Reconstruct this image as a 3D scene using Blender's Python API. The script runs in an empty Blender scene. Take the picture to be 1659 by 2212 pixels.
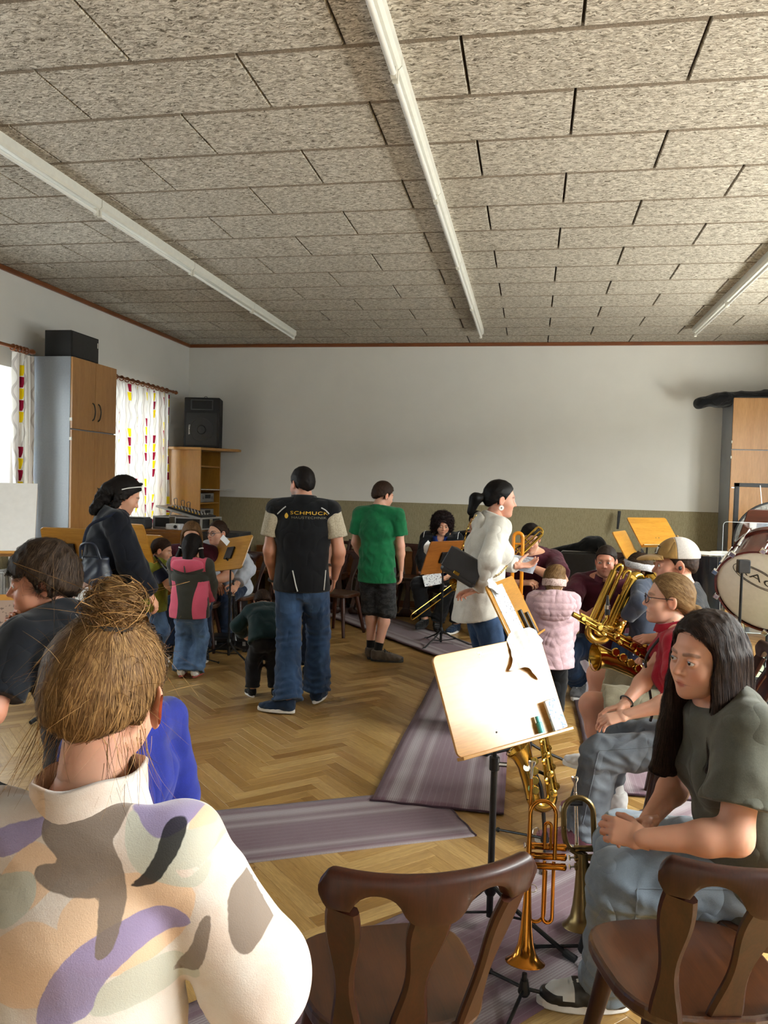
import bpy, bmesh, math, random
import numpy as np
from mathutils import Vector, Matrix
from mathutils.bvhtree import BVHTree

SC = bpy.context.scene
COL = SC.collection
rnd = random.Random(7)

# ---------------------------------------------------------------- camera
CAM_Z = 1.62
YAW, PITCH, ROLL, FPX = -0.1855, -0.0335, 0.0282, 1689.8
def _axes():
    f = np.array([math.sin(YAW)*math.cos(PITCH), math.cos(YAW)*math.cos(PITCH), math.sin(PITCH)])
    r = np.array([math.cos(YAW), -math.sin(YAW), 0.0]); u = np.cross(r, f)
    c, s = math.cos(ROLL), math.sin(ROLL)
    return c*r + s*u, -s*r + c*u, f
CR, CU, CF = _axes()
cam_d = bpy.data.cameras.new('camera'); cam = bpy.data.objects.new('camera', cam_d); COL.objects.link(cam)
cam_d.sensor_fit = 'HORIZONTAL'; cam_d.sensor_width = 36.0; cam_d.lens = FPX*36.0/1659.0
cam_d.clip_start = 0.02; cam_d.clip_end = 200
cam.matrix_world = Matrix(((CR[0], CU[0], -CF[0], 0), (CR[1], CU[1], -CF[1], 0), (CR[2], CU[2], -CF[2], CAM_Z), (0, 0, 0, 1)))
SC.camera = cam

# ---------------------------------------------------------------- exposure, sky, window light
SC.view_settings.view_transform = 'Standard'; SC.view_settings.look = 'None'
SC.view_settings.gamma = 1.0; SC.view_settings.use_curve_mapping = False
SC.view_settings.exposure = 0.35
SC.cycles.use_denoising = True
SC.cycles.max_bounces = 6; SC.cycles.diffuse_bounces = 3; SC.cycles.glossy_bounces = 3; SC.cycles.transmission_bounces = 2
SC.cycles.use_adaptive_sampling = True; SC.cycles.adaptive_threshold = 0.10; SC.cycles.adaptive_min_samples = 14
SC.cycles.transparent_max_bounces = 8; SC.cycles.caustics_reflective = False; SC.cycles.caustics_refractive = False
SC.cycles.sample_clamp_indirect = 6.0
world = bpy.data.worlds.new('sky'); SC.world = world; world.use_nodes = True
_nt = world.node_tree
_bg = _nt.nodes['Background']; _bg.inputs[0].default_value = (0.80, 0.90, 1.0, 1); _bg.inputs[1].default_value = 3.0

XL, XR, YF, YB, ZC = -4.78, 3.50, -2.2, 10.33, 3.5185     # inner faces of the hall
# window openings: (y0, y1, z0, z1)
WIN_R = [(-0.8, 3.0, 0.95, 3.10), (3.5, 5.6, 0.95, 2.85), (6.1, 8.2, 0.95, 2.85)]
WIN_L = [(1.4, 3.4, 0.95, 2.62), (4.85, 6.58, 0.95, 2.62), (7.75, 9.40, 0.95, 2.62)]
def window_light(x, y0, y1, z0, z1, side, radiance, color):
    l = bpy.data.lights.new('daylight', 'AREA'); l.shape = 'RECTANGLE'
    w, h = (y1-y0)*1.0, (z1-z0)*1.0
    l.size = w; l.size_y = h; l.energy = radiance*math.pi*w*h; l.color = color
    o = bpy.data.objects.new('daylight', l); COL.objects.link(o); o['kind'] = 'helper'
    d = Vector((-side, 0, 0)); zc = -d; yc = Vector((0, 0, 1)); xc = yc.cross(zc)
    m = Matrix((xc, yc, zc)).transposed().to_4x4(); m.translation = (x, (y0+y1)/2, (z0+z1)/2); o.matrix_world = m
def outdoor_light(name, c, aim, sx, sy, radiance, color):
    """patch of bright sky or sunlit ground outside the windows"""
    l = bpy.data.lights.new(name, 'AREA'); l.shape = 'RECTANGLE'; l.size = sx; l.size_y = sy; l.energy = radiance*math.pi*sx*sy; l.color = color
    o = bpy.data.objects.new(name, l); COL.objects.link(o); o['kind'] = 'helper'
    z = (Vector(c)-Vector(aim)).normalized(); x = Vector((0, 1, 0)); y = z.cross(x).normalized(); x = y.cross(z)
    m = Matrix((x, y, z)).transposed().to_4x4(); m.translation = Vector(c); o.matrix_world = m
SKY_R, GROUND_R, SKY_L = 48.0, 26.0, 4.5
for (y0, y1, z0, z1) in WIN_R:
    yc = (y0+y1)/2; outdoor_light('sky_daylight', (XR+2.6, yc, 4.3), (XR, yc, 1.9), y1-y0+0.9, 3.0, SKY_R, (1.0, 0.985, 0.96)); outdoor_light('ground_daylight', (XR+1.9, yc, -0.2), (XR, yc, 1.9), y1-y0+0.9, 2.4, GROUND_R, (1.0, 0.96, 0.88))
for w in WIN_L: window_light(XL-0.42, *w, -1, SKY_L, (0.95, 0.98, 1.0))
# ---------------------------------------------------------------- helpers: objects and tags
def at(px, py, Y=None, Z=None, X=None):
    d = CR*(px-829.5)/FPX - CU*(py-1106.0)/FPX + CF
    t = (Y/d[1]) if Y is not None else ((Z-CAM_Z)/d[2] if Z is not None else X/d[0])
    return np.array([0, 0, CAM_Z]) + t*d
def V3(*a): return np.array(a, float)
def nrm(v): v = np.asarray(v, float); return v/(np.linalg.norm(v)+1e-12)
def tag(o, label=None, cat=None, group=None, kind=None):
    if label: o['label'] = label
    if cat: o['category'] = cat
    if group: o['group'] = group
    if kind: o['kind'] = kind
    return o
def empty(name, loc=(0, 0, 0), rz=0.0):
    o = bpy.data.objects.new(name, None); COL.objects.link(o); o.location = loc; o.rotation_euler = (0, 0, rz)
    o.empty_display_size = 0.1
    return o
def addmesh(name, me, parent=None):
    o = bpy.data.objects.new(name, me); COL.objects.link(o)
    if parent is not None: o.parent = parent
    return o
def mesh_from(name, verts, faces, mat=None, parent=None, smooth=False, attrs=None, mats=None, fmat=None):
    me = bpy.data.meshes.new(name)
    v = np.asarray(verts, np.float32).reshape(-1, 3)
    if isinstance(faces, np.ndarray):
        n, k = faces.shape
        me.vertices.add(len(v)); me.vertices.foreach_set('co', v.ravel())
        me.loops.add(n*k); me.loops.foreach_set('vertex_index', faces.astype(np.int32).ravel())
        me.polygons.add(n); me.polygons.foreach_set('loop_start', np.arange(0, n*k, k, dtype=np.int32))
        me.update(calc_edges=True)
    else:
        me.from_pydata(v.tolist(), [], faces); me.update()
    if smooth: me.polygons.foreach_set('use_smooth', np.ones(len(me.polygons), bool))
    if mats:
        for m in mats: me.materials.append(m)
        if fmat is not None: me.polygons.foreach_set('material_index', np.asarray(fmat, np.int32))
    elif mat: me.materials.append(mat)
    if attrs:
        for k_, a in attrs.items():
            a = np.asarray(a, np.float32)
            if a.ndim == 2:
                at_ = me.attributes.new(k_, 'FLOAT_COLOR', 'POINT')
                if a.shape[1] == 3: a = np.concatenate([a, np.ones((len(a), 1), np.float32)], 1)
                at_.data.foreach_set('color', a.ravel())
            else:
                at_ = me.attributes.new(k_, 'FLOAT', 'POINT'); at_.data.foreach_set('value', a)
    return addmesh(name, me, parent)
class MB:
    """collects simple shapes of ONE part"""
    def __init__(s): s.v = []; s.f = []; s.sm = []
    def add(s, v, f, smooth=False):
        b = len(s.v); s.v += [tuple(map(float, q)) for q in v]; s.f += [tuple(i+b for i in q) for q in f]; s.sm += [smooth]*len(f); return s
    def box(s, lo, hi, M=None, bev=0.0):
        (x0, y0, z0), (x1, y1, z1) = lo, hi
        if bev > 0:
            bm = bmesh.new(); bmesh.ops.create_cube(bm, size=1)
            for q in bm.verts: q.co = Vector(((x0+x1)/2+q.co.x*(x1-x0), (y0+y1)/2+q.co.y*(y1-y0), (z0+z1)/2+q.co.z*(z1-z0)))
            bmesh.ops.bevel(bm, geom=bm.edges[:], offset=bev, segments=2, affect='EDGES', profile=0.5)
            bm.verts.index_update(); v = [tuple(q.co) for q in bm.verts]; f = [tuple(k.index for k in q.verts) for q in bm.faces]; bm.free()
        else:
            v = [(x0,y0,z0),(x1,y0,z0),(x1,y1,z0),(x0,y1,z0),(x0,y0,z1),(x1,y0,z1),(x1,y1,z1),(x0,y1,z1)]
            f = [(0,3,2,1),(4,5,6,7),(0,1,5,4),(1,2,6,5),(2,3,7,6),(3,0,4,7)]
        if M is not None: v = [tuple(M @ Vector(q)) for q in v]
        return s.add(v, f, False)
    def tube(s, pts, rad, n=10, caps=True, ell=None, up=None, closed=False):
        v, f = tube_geo(pts, rad, n, caps, ell, up, closed); return s.add(v, f, True)
    def lathe(s, prof, n=20, M=None, caps=True):
        """prof: (r,z) list, axis z"""
        v = []; f = []
        for r, z in prof:
            for k in range(n):
                a = 2*math.pi*k/n; v.append((r*math.cos(a), r*math.sin(a), z))
        for i in range(len(prof)-1):
            for k in range(n):
                k2 = (k+1) % n; f.append((i*n+k, i*n+k2, (i+1)*n+k2, (i+1)*n+k))
        if caps and prof[0][0] > 1e-5: f.append(tuple(range(n-1, -1, -1)))
        if caps and prof[-1][0] > 1e-5: f.append(tuple((len(prof)-1)*n+k for k in range(n)))
        if M is not None: v = [tuple(M @ Vector(q)) for q in v]
        return s.add(v, f, True)
    def prism(s, poly, z0, z1, M=None, bev=0.0):
        """polygon (x,y) extruded z0..z1"""
        bm = bmesh.new(); vs = [bm.verts.new((x, y, z0)) for x, y in poly]; fc = bm.faces.new(vs)
        r = bmesh.ops.extrude_face_region(bm, geom=[fc]); up = [q for q in r['geom'] if isinstance(q, bmesh.types.BMVert)]
        for q in up: q.co.z = z1
        bmesh.ops.recalc_face_normals(bm, faces=bm.faces[:])
        if bev > 0: 
            ed = [e for e in bm.edges if abs(e.verts[0].co.z-e.verts[1].co.z) < 1e-6]
            bmesh.ops.bevel(bm, geom=ed, offset=bev, segments=2, affect='EDGES', profile=0.5)
        bm.verts.index_update(); v = [tuple(q.co) for q in bm.verts]; f = [tuple(k.index for k in q.verts) for q in bm.faces]; bm.free()
        if M is not None: v = [tuple(M @ Vector(q)) for q in v]
        return s.add(v, f, False)
    def sphere(s, c, r, n=10):
        v = []; f = []
        r = np.array(r if hasattr(r, '__len__') else (r, r, r), float)
        for i in range(n+1):
            t = math.pi*i/n
            for k in range(2*n):
                a = math.pi*k/n; v.append((c[0]+r[0]*math.sin(t)*math.cos(a), c[1]+r[1]*math.sin(t)*math.sin(a), c[2]+r[2]*math.cos(t)))
        for i in range(n):
            for k in range(2*n):
                k2 = (k+1) % (2*n); f.append((i*2*n+k, (i+1)*2*n+k, (i+1)*2*n+k2, i*2*n+k2))
        return s.add(v, f, True)
    def build(s, name, mat, parent=None, angle=0.6, **kw):
        o = mesh_from(name, s.v, s.f, mat, parent)
        me = o.data
        if any(s.sm):
            me.polygons.foreach_set('use_smooth', np.array(s.sm, bool))
            try: me.set_sharp_from_angle(angle=angle)
            except Exception: pass
        if kw: tag(o, **kw)
        return o
def crom(pts, n=8, closed=False):
    """Catmull-Rom resample of (pos, radius..) rows"""
    P = np.asarray(pts, float); N = len(P); out = []
    rng = N if closed else N-1
    for i in range(rng):
        p0 = P[(i-1) % N] if (closed or i > 0) else 2*P[0]-P[1]
        p1 = P[i]; p2 = P[(i+1) % N]; p3 = P[(i+2) % N] if (closed or i+2 < N) else 2*P[-1]-P[-2]
        for k in range(n):
            t = k/n; out.append(0.5*((2*p1)+(-p0+p2)*t+(2*p0-5*p1+4*p2-p3)*t*t+(-p0+3*p1-3*p2+p3)*t**3))
    if not closed: out.append(P[-1])
    return np.array(out)
def tube_geo(pts, rad, n=10, caps=True, ell=None, up=None, closed=False):
    P = np.asarray(pts, float); N = len(P)
    R = np.full(N, rad, float) if np.isscalar(rad) else np.asarray(rad, float)
    if closed: T = np.roll(P, -1, 0)-np.roll(P, 1, 0)
    else:
        T = np.empty_like(P); T[1:-1] = P[2:]-P[:-2]; T[0] = P[1]-P[0]; T[-1] = P[-1]-P[-2]
    T /= (np.linalg.norm(T, axis=1)[:, None]+1e-12)
    u = np.asarray(up, float) if up is not None else (V3(0, 0, 1) if abs(T[0][2]) < 0.9 else V3(1, 0, 0))
    v = []; f = []
    a = u-T[0]*(u@T[0]); a /= np.linalg.norm(a)+1e-12
    for i in range(N):
        if up is not None:
            a = np.asarray(up, float)-T[i]*(np.asarray(up, float)@T[i])
        else:
            a = a-T[i]*(a@T[i])
        a = a/(np.linalg.norm(a)+1e-12)
        b = np.cross(T[i], a)
        ea, eb = (1, 1) if ell is None else ell
        for k in range(n):
            t = 2*math.pi*k/n; v.append(P[i]+R[i]*(ea*math.cos(t)*a+eb*math.sin(t)*b))
    for i in range(N if closed else N-1):
        j = (i+1) % N
        for k in range(n):
            k2 = (k+1) % n; f.append((i*n+k, i*n+k2, j*n+k2, j*n+k))
    if caps and not closed:
        f.append(tuple(range(n-1, -1, -1))); f.append(tuple((N-1)*n+k for k in range(n)))
    return v, f
def copy_tree(o, parent=None):
    c = o.copy(); COL.objects.link(c)
    if parent is not None: c.parent = parent
    for ch in [q for q in o.children]: copy_tree(ch, c)
    return c
def look_M(origin, zdir, xdir):
    z = Vector(zdir).normalized(); x = Vector(xdir); x = (x-z*x.dot(z)).normalized(); y = z.cross(x)
    m = Matrix((x, y, z)).transposed().to_4x4(); m.translation = Vector(origin); return m

# ---------------------------------------------------------------- helpers: materials
class NT:
    def __init__(s, name):
        s.m = bpy.data.materials.new(name); s.m.use_nodes = True; s.t = s.m.node_tree; s.n = s.t.nodes; s.l = s.t.links
        s.b = s.n['Principled BSDF']
    def new(s, typ, **kw):
        q = s.n.new(typ)
        for k, v in kw.items():
            if k.startswith('i_'):
                q.inputs[int(k[2:]) if k[2:].isdigit() else k[2:]].default_value = v
            else: setattr(q, k, v)
        return q
    def link(s, a, b): s.l.new(a, b); return s
    def coord(s, out='Object'): return s.new('ShaderNodeTexCoord').outputs[out]
    def mapping(s, vec, scale=(1, 1, 1), rot=(0, 0, 0), loc=(0, 0, 0)):
        m = s.new('ShaderNodeMapping'); m.inputs['Scale'].default_value = scale; m.inputs['Rotation'].default_value = rot; m.inputs['Location'].default_value = loc
        s.link(vec, m.inputs['Vector']); return m.outputs[0]
    def noise(s, vec, scale, detail=3, rough=0.55, dist=0.0):
        q = s.new('ShaderNodeTexNoise'); q.inputs['Scale'].default_value = scale; q.inputs['Detail'].default_value = detail
        q.inputs['Roughness'].default_value = rough; q.inputs['Distortion'].default_value = dist
        if vec is not None: s.link(vec, q.inputs['Vector'])
        return q.outputs['Fac']
    def ramp(s, fac, stops, interp='LINEAR'):
        q = s.new('ShaderNodeValToRGB'); q.color_ramp.interpolation = interp; e = q.color_ramp.elements
        while len(e) < len(stops): e.new(0.5)
        for k, (p, c) in zip(e, stops):
            k.position = p; k.color = (c[0], c[1], c[2], 1) if len(c) == 3 else c
        s.link(fac, q.inputs[0]); return q.outputs[0]
    def mix(s, fac, a, b, blend='MIX'):
        q = s.new('ShaderNodeMix', data_type='RGBA', blend_type=blend)
        for inp, val in ((q.inputs[0], fac), (q.inputs[6], a), (q.inputs[7], b)):
            if isinstance(val, (int, float)): inp.default_value = val
            elif isinstance(val, (tuple, list)): inp.default_value = (*val[:3], 1)
            else: s.link(val, inp)
        return q.outputs[2]
    def math(s, op, a, b=None, clamp=False):
        q = s.new('ShaderNodeMath', operation=op, use_clamp=clamp)
        for inp, val in zip(q.inputs, (a, b)):
            if val is None: continue
            if isinstance(val, (int, float)): inp.default_value = val
            else: s.link(val, inp)
        return q.outputs[0]
    def bump(s, h, strength=0.3, dist=0.01):
        q = s.new('ShaderNodeBump'); q.inputs['Strength'].default_value = strength; q.inputs['Distance'].default_value = dist
        s.link(h, q.inputs['Height']); s.link(q.outputs[0], s.b.inputs['Normal']); return s
    def set(s, col=None, rough=None, metal=None, spec=None, coat=None, coat_rough=None, sheen=None, alpha=None, trans=None, ior=None, sss=None):
        for k, v in (('Base Color', col), ('Roughness', rough), ('Metallic', metal), ('Specular IOR Level', spec), ('Coat Weight', coat), ('Coat Roughness', coat_rough), ('Sheen Weight', sheen), ('Alpha', alpha), ('Transmission Weight', trans), ('IOR', ior), ('Subsurface Weight', sss)):
            if v is None: continue
            if isinstance(v, (int, float)): s.b.inputs[k].default_value = v
            elif isinstance(v, (tuple, list)): s.b.inputs[k].default_value = (*v[:3], 1)
            else: s.link(v, s.b.inputs[k])
        return s
def hexc(h):
    h = h.lstrip('#'); c = [int(h[i:i+2], 16)/255 for i in (0, 2, 4)]
    return tuple(x/12.92 if x <= 0.04045 else ((x+0.055)/1.055)**2.4 for x in c)
_mc = {}
def plain(name, col, rough=0.5, metal=0.0, var=0.12, scale=30, bump=0.0, **kw):
    if name in _mc: return _mc[name]
    if isinstance(col, str): col = hexc(col)
    t = NT(name); v = t.noise(t.coord(), scale, 4)
    c = t.mix(t.ramp(v, [(0.3, (0, 0, 0)), (0.7, (1, 1, 1))]), tuple(x*(1-var) for x in col), tuple(min(1, x*(1+var)) for x in col))
    t.set(col=c, rough=rough, metal=metal, **kw)
    if bump: t.bump(v, bump, 0.004)
    _mc[name] = t.m; return t.m
def cloth(name, col, rough=0.9, weave=900, var=0.15, bump=0.15, col2=None, scale2=9):
    if name in _mc: return _mc[name]
    if isinstance(col, str): col = hexc(col)
    t = NT(name); o = t.coord()
    big = t.noise(o, scale2, 4, 0.6); fine = t.noise(o, weave*0.35, 2, 0.7)
    c2 = hexc(col2) if isinstance(col2, str) else (col2 or tuple(x*(1-2*var) for x in col))
    c = t.mix(t.ramp(big, [(0.35, (0, 0, 0)), (0.65, (1, 1, 1))]), c2, col)
    c = t.mix(0.25, c, t.ramp(fine, [(0.3, tuple(x*0.6 for x in col)), (0.7, tuple(min(1, x*1.35) for x in col))]))
    t.set(col=c, rough=rough, sheen=0.15, spec=0.25)
    fold = t.noise(t.mapping(o, (1.0, 1.0, 0.6)), 8.5, 1.2, 0.45, 0.35); rid = t.math('POWER', t.math('ABSOLUTE', t.math('SUBTRACT', fold, 0.5)), 0.8)
    b1 = t.new('ShaderNodeBump'); b1.inputs['Strength'].default_value = 0.5; b1.inputs['Distance'].default_value = 0.045; t.link(rid, b1.inputs['Height'])
    b2 = t.new('ShaderNodeBump'); b2.inputs['Strength'].default_value = bump; b2.inputs['Distance'].default_value = 0.002; t.link(fine, b2.inputs['Height']); t.link(b1.outputs[0], b2.inputs['Normal']); t.link(b2.outputs[0], t.b.inputs['Normal'])
    _mc[name] = t.m; return t.m
def wood(name, c1, c2, rough=0.35, axis='X', scale=1.0, coat=0.3, spec=0.5, bump=0.05):
    """wood with grain along one local axis"""
    if name in _mc: return _mc[name]
    c1 = hexc(c1) if isinstance(c1, str) else c1; c2 = hexc(c2) if isinstance(c2, str) else c2
    t = NT(name); o = t.coord()
    oi = t.new('ShaderNodeObjectInfo'); off = t.new('ShaderNodeVectorMath', operation='SCALE'); cb = t.new('ShaderNodeCombineXYZ')
    for k in range(3): t.link(oi.outputs['Random'], cb.inputs[k])
    t.link(cb.outputs[0], off.inputs[0]); off.inputs['Scale'].default_value = 17.0
    add = t.new('ShaderNodeVectorMath', operation='ADD'); t.link(o, add.inputs[0]); t.link(off.outputs[0], add.inputs[1])
    s = {'X': (1.2, 14, 14), 'Y': (14, 1.2, 14), 'Z': (14, 14, 1.2)}[axis]
    v = t.mapping(add.outputs[0], tuple(k*scale for k in s))
    g = t.noise(v, 1.6, 5, 0.6, 0.8); f = t.noise(v, 14, 3, 0.6)
    c = t.mix(t.ramp(g, [(0.32, (0, 0, 0)), (0.68, (1, 1, 1))]), c1, c2)
    c = t.mix(0.22, c, t.ramp(f, [(0.35, tuple(x*0.55 for x in c1)), (0.65, tuple(min(1, x*1.2) for x in c2))]))
    t.set(col=c, rough=rough, coat=coat, coat_rough=0.12, spec=spec)
    if bump: t.bump(f, bump, 0.002)
    _mc[name] = t.m; return t.m
# ================================================================ THE ROOM
def m_plaster(name, col):
    t = NT(name); o = t.coord(); n1 = t.noise(o, 3, 3); n2 = t.noise(o, 90, 4, 0.6)
    c = t.mix(t.ramp(n1, [(0.3, (0, 0, 0)), (0.7, (1, 1, 1))]), tuple(x*0.96 for x in col), col)
    t.set(col=c, rough=0.85, spec=0.2); t.bump(n2, 0.12, 0.003); return t.m
M_WALL = m_plaster('wall_plaster', (0.74, 0.715, 0.665))
M_WALL_L = M_WALL
def m_wainscot():
    t = NT('wainscot_fabric'); o = t.coord(); n1 = t.noise(o, 160, 3, 0.7); n2 = t.noise(t.mapping(o, (40, 40, 6)), 3, 4)
    f = t.math('ADD', t.math('MULTIPLY', n1, 0.6), t.math('MULTIPLY', n2, 0.4))
    t.set(col=t.ramp(f, [(0.36, hexc('7C7254')), (0.62, hexc('A69A7C'))]), rough=0.8, spec=0.25); t.bump(n1, 0.3, 0.003); return t.m
M_WAINS = m_wainscot()
M_TRIMWOOD = wood('trim_wood', '6B3A1C', '8A4E28', 0.4, 'X')

def struct(name, mb, mat, parent=None):
    o = mb.build(name, mat, parent)
    if parent is None: tag(o, kind='structure')
    return o
TH = 0.40
def wall_with_openings(name, xin, xout, wins):
    mb = MB(); x0, x1 = min(xin, xout), max(xin, xout)
    y = YF
    for (a, b, z0, z1) in wins:
        mb.box((x0, y, -0.2), (x1, a, ZC+0.1)); mb.box((x0, a, -0.2), (x1, b, z0)); mb.box((x0, a, z1), (x1, b, ZC+0.1)); y = b
    mb.box((x0, y, -0.2), (x1, YB, ZC+0.1)); return struct(name, mb, M_WALL)
wall_left = wall_with_openings('wall_left', XL, XL-TH, WIN_L)
wall_right = wall_with_openings('wall_right', XR, XR+TH, WIN_R)
wall_back = struct('wall_back', MB().box((XL-TH, YB, -0.2), (XR+TH, YB+0.3, ZC+0.1)), M_WALL)
wall_front = struct('wall_front', MB().box((XL-TH, YF-0.3, -0.2), (XR+TH, YF, ZC+0.1)), M_WALL)
# fabric dado on the back and side walls
ZW = 1.405
t1 = struct('trim_1', MB().box((XL, YB-0.012, 0.09), (XR, YB, ZW), bev=0.003), M_WAINS); tag(t1, 'olive grey fabric dado covering the lower back wall', None)
mb = MB(); y = YF
for (a, b, z0, z1) in WIN_L:
    mb.box((XL, y, 0.09), (XL+0.012, a, ZW)); mb.box((XL, a, 0.09), (XL+0.012, b, z0)); y = b
mb.box((XL, y, 0.09), (XL+0.012, YB-0.013, ZW)); struct('trim_2', mb, M_WAINS)
mb = MB(); y = YF
for (a, b, z0, z1) in WIN_R:
    mb.box((XR-0.012, y, 0.09), (XR, a, ZW)); mb.box((XR-0.012, a, 0.09), (XR, b, z0)); y = b
mb.box((XR-0.012, y, 0.09), (XR, YB-0.013, ZW)); struct('trim_3', mb, M_WAINS)
# brown wooden moulding under the ceiling
struct('trim_4', MB().box((XL, YB-0.03, ZC-0.045), (XR, YB, ZC), bev=0.006), M_TRIMWOOD)
M_TRIMWOOD_Y = wood('trim_wood_y', '6B3A1C', '8A4E28', 0.4, 'Y')
struct('trim_5', MB().box((XL, YF, ZC-0.045), (XL+0.03, YB-0.03, ZC), bev=0.006), M_TRIMWOOD_Y)
struct('trim_6', MB().box((XR-0.03, YF, ZC-0.045), (XR, YB-0.03, ZC), bev=0.006), M_TRIMWOOD_Y)
M_BASE = wood('baseboard_wood', '5A3418', '7A4A24', 0.4, 'X')
struct('baseboard_back', MB().box((XL, YB-0.022, 0), (XR, YB, 0.09), bev=0.004), M_BASE)
struct('baseboard_left', MB().box((XL, YF, 0), (XL+0.022, YB-0.022, 0.09), bev=0.004), wood('baseboard_wood_y', '5A3418', '7A4A24', 0.4, 'Y'))

# ---- windows: frame, mullion, panes, sill
M_WHITE_PVC = plain('white_window_frame', (0.78, 0.78, 0.76), 0.35, var=0.03)
def m_glass(name='window_glass', tint=(0.97, 0.99, 0.98), refl=0.08):
    t = NT(name); tr = t.new('ShaderNodeBsdfTransparent'); tr.inputs[0].default_value = (*tint, 1)
    gl = t.new('ShaderNodeBsdfGlossy'); gl.inputs['Roughness'].default_value = 0.02
    mx = t.new('ShaderNodeMixShader'); mx.inputs[0].default_value = refl
    t.link(tr.outputs[0], mx.inputs[1]); t.link(gl.outputs[0], mx.inputs[2]); t.link(mx.outputs[0], t.n['Material Output'].inputs[0]); return t.m
M_GLASS = m_glass()
M_SILL = plain('sill_stone', (0.62, 0.60, 0.56), 0.35, var=0.08)
def window(n, xin, side, y0, y1, z0, z1):
    root = empty('window_%d' % n, (xin+side*0.30, (y0+y1)/2, z0)); tag(root, kind='structure')
    w = (y1-y0)/2; h = z1-z0; t = 0.07; mb = MB()
    mb.box((-0.03, -w, 0), (0.03, w, t), bev=0.006); mb.box((-0.03, -w, h-t), (0.03, w, h), bev=0.006)
    mb.box((-0.03, -w, t), (0.03, -w+t, h-t), bev=0.006); mb.box((-0.03, w-t, t), (0.03, w, h-t), bev=0.006)
    mb.build('window_frame', M_WHITE_PVC, root)
    MB().box((-0.035, -0.06, t), (0.035, 0.06, h-t), bev=0.006).build('mullion', M_WHITE_PVC, root)
    for s in (-1, 1):
        a, b = (-w+t, -0.06) if s < 0 else (0.06, w-t)
        MB().box((-0.006, a, t), (0.006, b, h-t)).build('pane', M_GLASS, root)
    MB().box((-0.28 if side > 0 else -0.05, -w-0.03, -0.03), (0.05 if side > 0 else 0.28, w+0.03, 0.0), bev=0.004).build('window_sill', M_SILL, root)
for i, w in enumerate(WIN_L): window(i+1, XL, -1, *w)
for i, w in enumerate(WIN_R): window(i+4, XR, 1, *w)

# ---- ceiling: wood wool boards, 100 x 50 cm in running bond
def m_woodwool():
    t = NT('wood_wool_board'); o = t.coord()
    oi = t.new('ShaderNodeObjectInfo'); cb = t.new('ShaderNodeCombineXYZ')
    for k in range(3): t.link(oi.outputs['Random'], cb.inputs[k])
    sc = t.new('ShaderNodeVectorMath', operation='SCALE'); t.link(cb.outputs[0], sc.inputs[0]); sc.inputs['Scale'].default_value = 23.0
    ad = t.new('ShaderNodeVectorMath', operation='ADD'); t.link(o, ad.inputs[0]); t.link(sc.outputs[0], ad.inputs[1])
    wn = t.new('ShaderNodeTexNoise'); wn.inputs['Scale'].default_value = 30; wn.inputs['Detail'].default_value = 2; t.link(ad.outputs[0], wn.inputs['Vector'])
    ws = t.new('ShaderNodeVectorMath', operation='SCALE'); t.link(wn.outputs['Color'], ws.inputs[0]); ws.inputs['Scale'].default_value = 0.05
    a2 = t.new('ShaderNodeVectorMath', operation='ADD'); t.link(ad.outputs[0], a2.inputs[0]); t.link(ws.outputs[0], a2.inputs[1])
    hs = []
    for i, rz in enumerate((0.15, 1.25, 2.2)):
        v = t.mapping(a2.outputs[0], (27, 180, 27), (0, 0, rz), (i*3.1, i*1.7, 0)); hs.append(t.noise(v, 1.0, 1.5, 0.5))
    h = t.math('MAXIMUM', t.math('MAXIMUM', hs[0], hs[1]), hs[2])
    c = t.ramp(h, [(0.44, hexc('5E564A')), (0.56, hexc('A79E90')), (0.68, hexc('DAD3C6'))])
    t.set(col=c, rough=0.9, spec=0.15); t.bump(h, 0.8, 0.006); return t.m
M_WOOL = m_woodwool(); M_WOOL_EDGE = plain('dark_board_edge', '85796A', 0.95, var=0.3, scale=120)  # darker tone for the long board edges, draws the joint lines
ceiling = struct('ceiling', MB().box((XL-TH, YF, ZC+0.03), (XR+TH, YB, ZC+0.12)), plain('ceiling_joint', '4A4238', 0.9))
tag(ceiling, 'ceiling of grey wood wool boards in running bond')
def board_mesh(w, d):
    """a board with chamfered long edges and open joints at its ends"""
    g = 0.005; ch = 0.010; gx = 0.006; v = []; f = []
    x0, x1, y0, y1 = -w/2+gx, w/2-gx, -d/2+g, d/2-g
    v = [(x0, y0, ch), (x1, y0, ch), (x1, y1, ch), (x0, y1, ch), (x0+ch*.3, y0+ch, 0), (x1-ch*.3, y0+ch, 0), (x1-ch*.3, y1-ch, 0), (x0+ch*.3, y1-ch, 0),
         (x0, y0, .03), (x1, y0, .03), (x1, y1, .03), (x0, y1, .03)]
    f = [(4, 7, 6, 5), (0, 4, 5, 1), (1, 5, 6, 2), (2, 6, 7, 3), (3, 7, 4, 0), (0, 1, 9, 8), (1, 2, 10, 9), (2, 3, 11, 10), (3, 0, 8, 11)]
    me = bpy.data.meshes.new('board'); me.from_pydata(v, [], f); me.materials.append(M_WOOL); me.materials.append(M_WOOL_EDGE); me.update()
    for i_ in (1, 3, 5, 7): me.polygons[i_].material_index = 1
    return me
BW, BL_, BY0, BX0 = 0.5, 1.0, 3.3567, -0.3598
_bm = {}
k = int(math.floor((YF-BY0)/BW))
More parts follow.
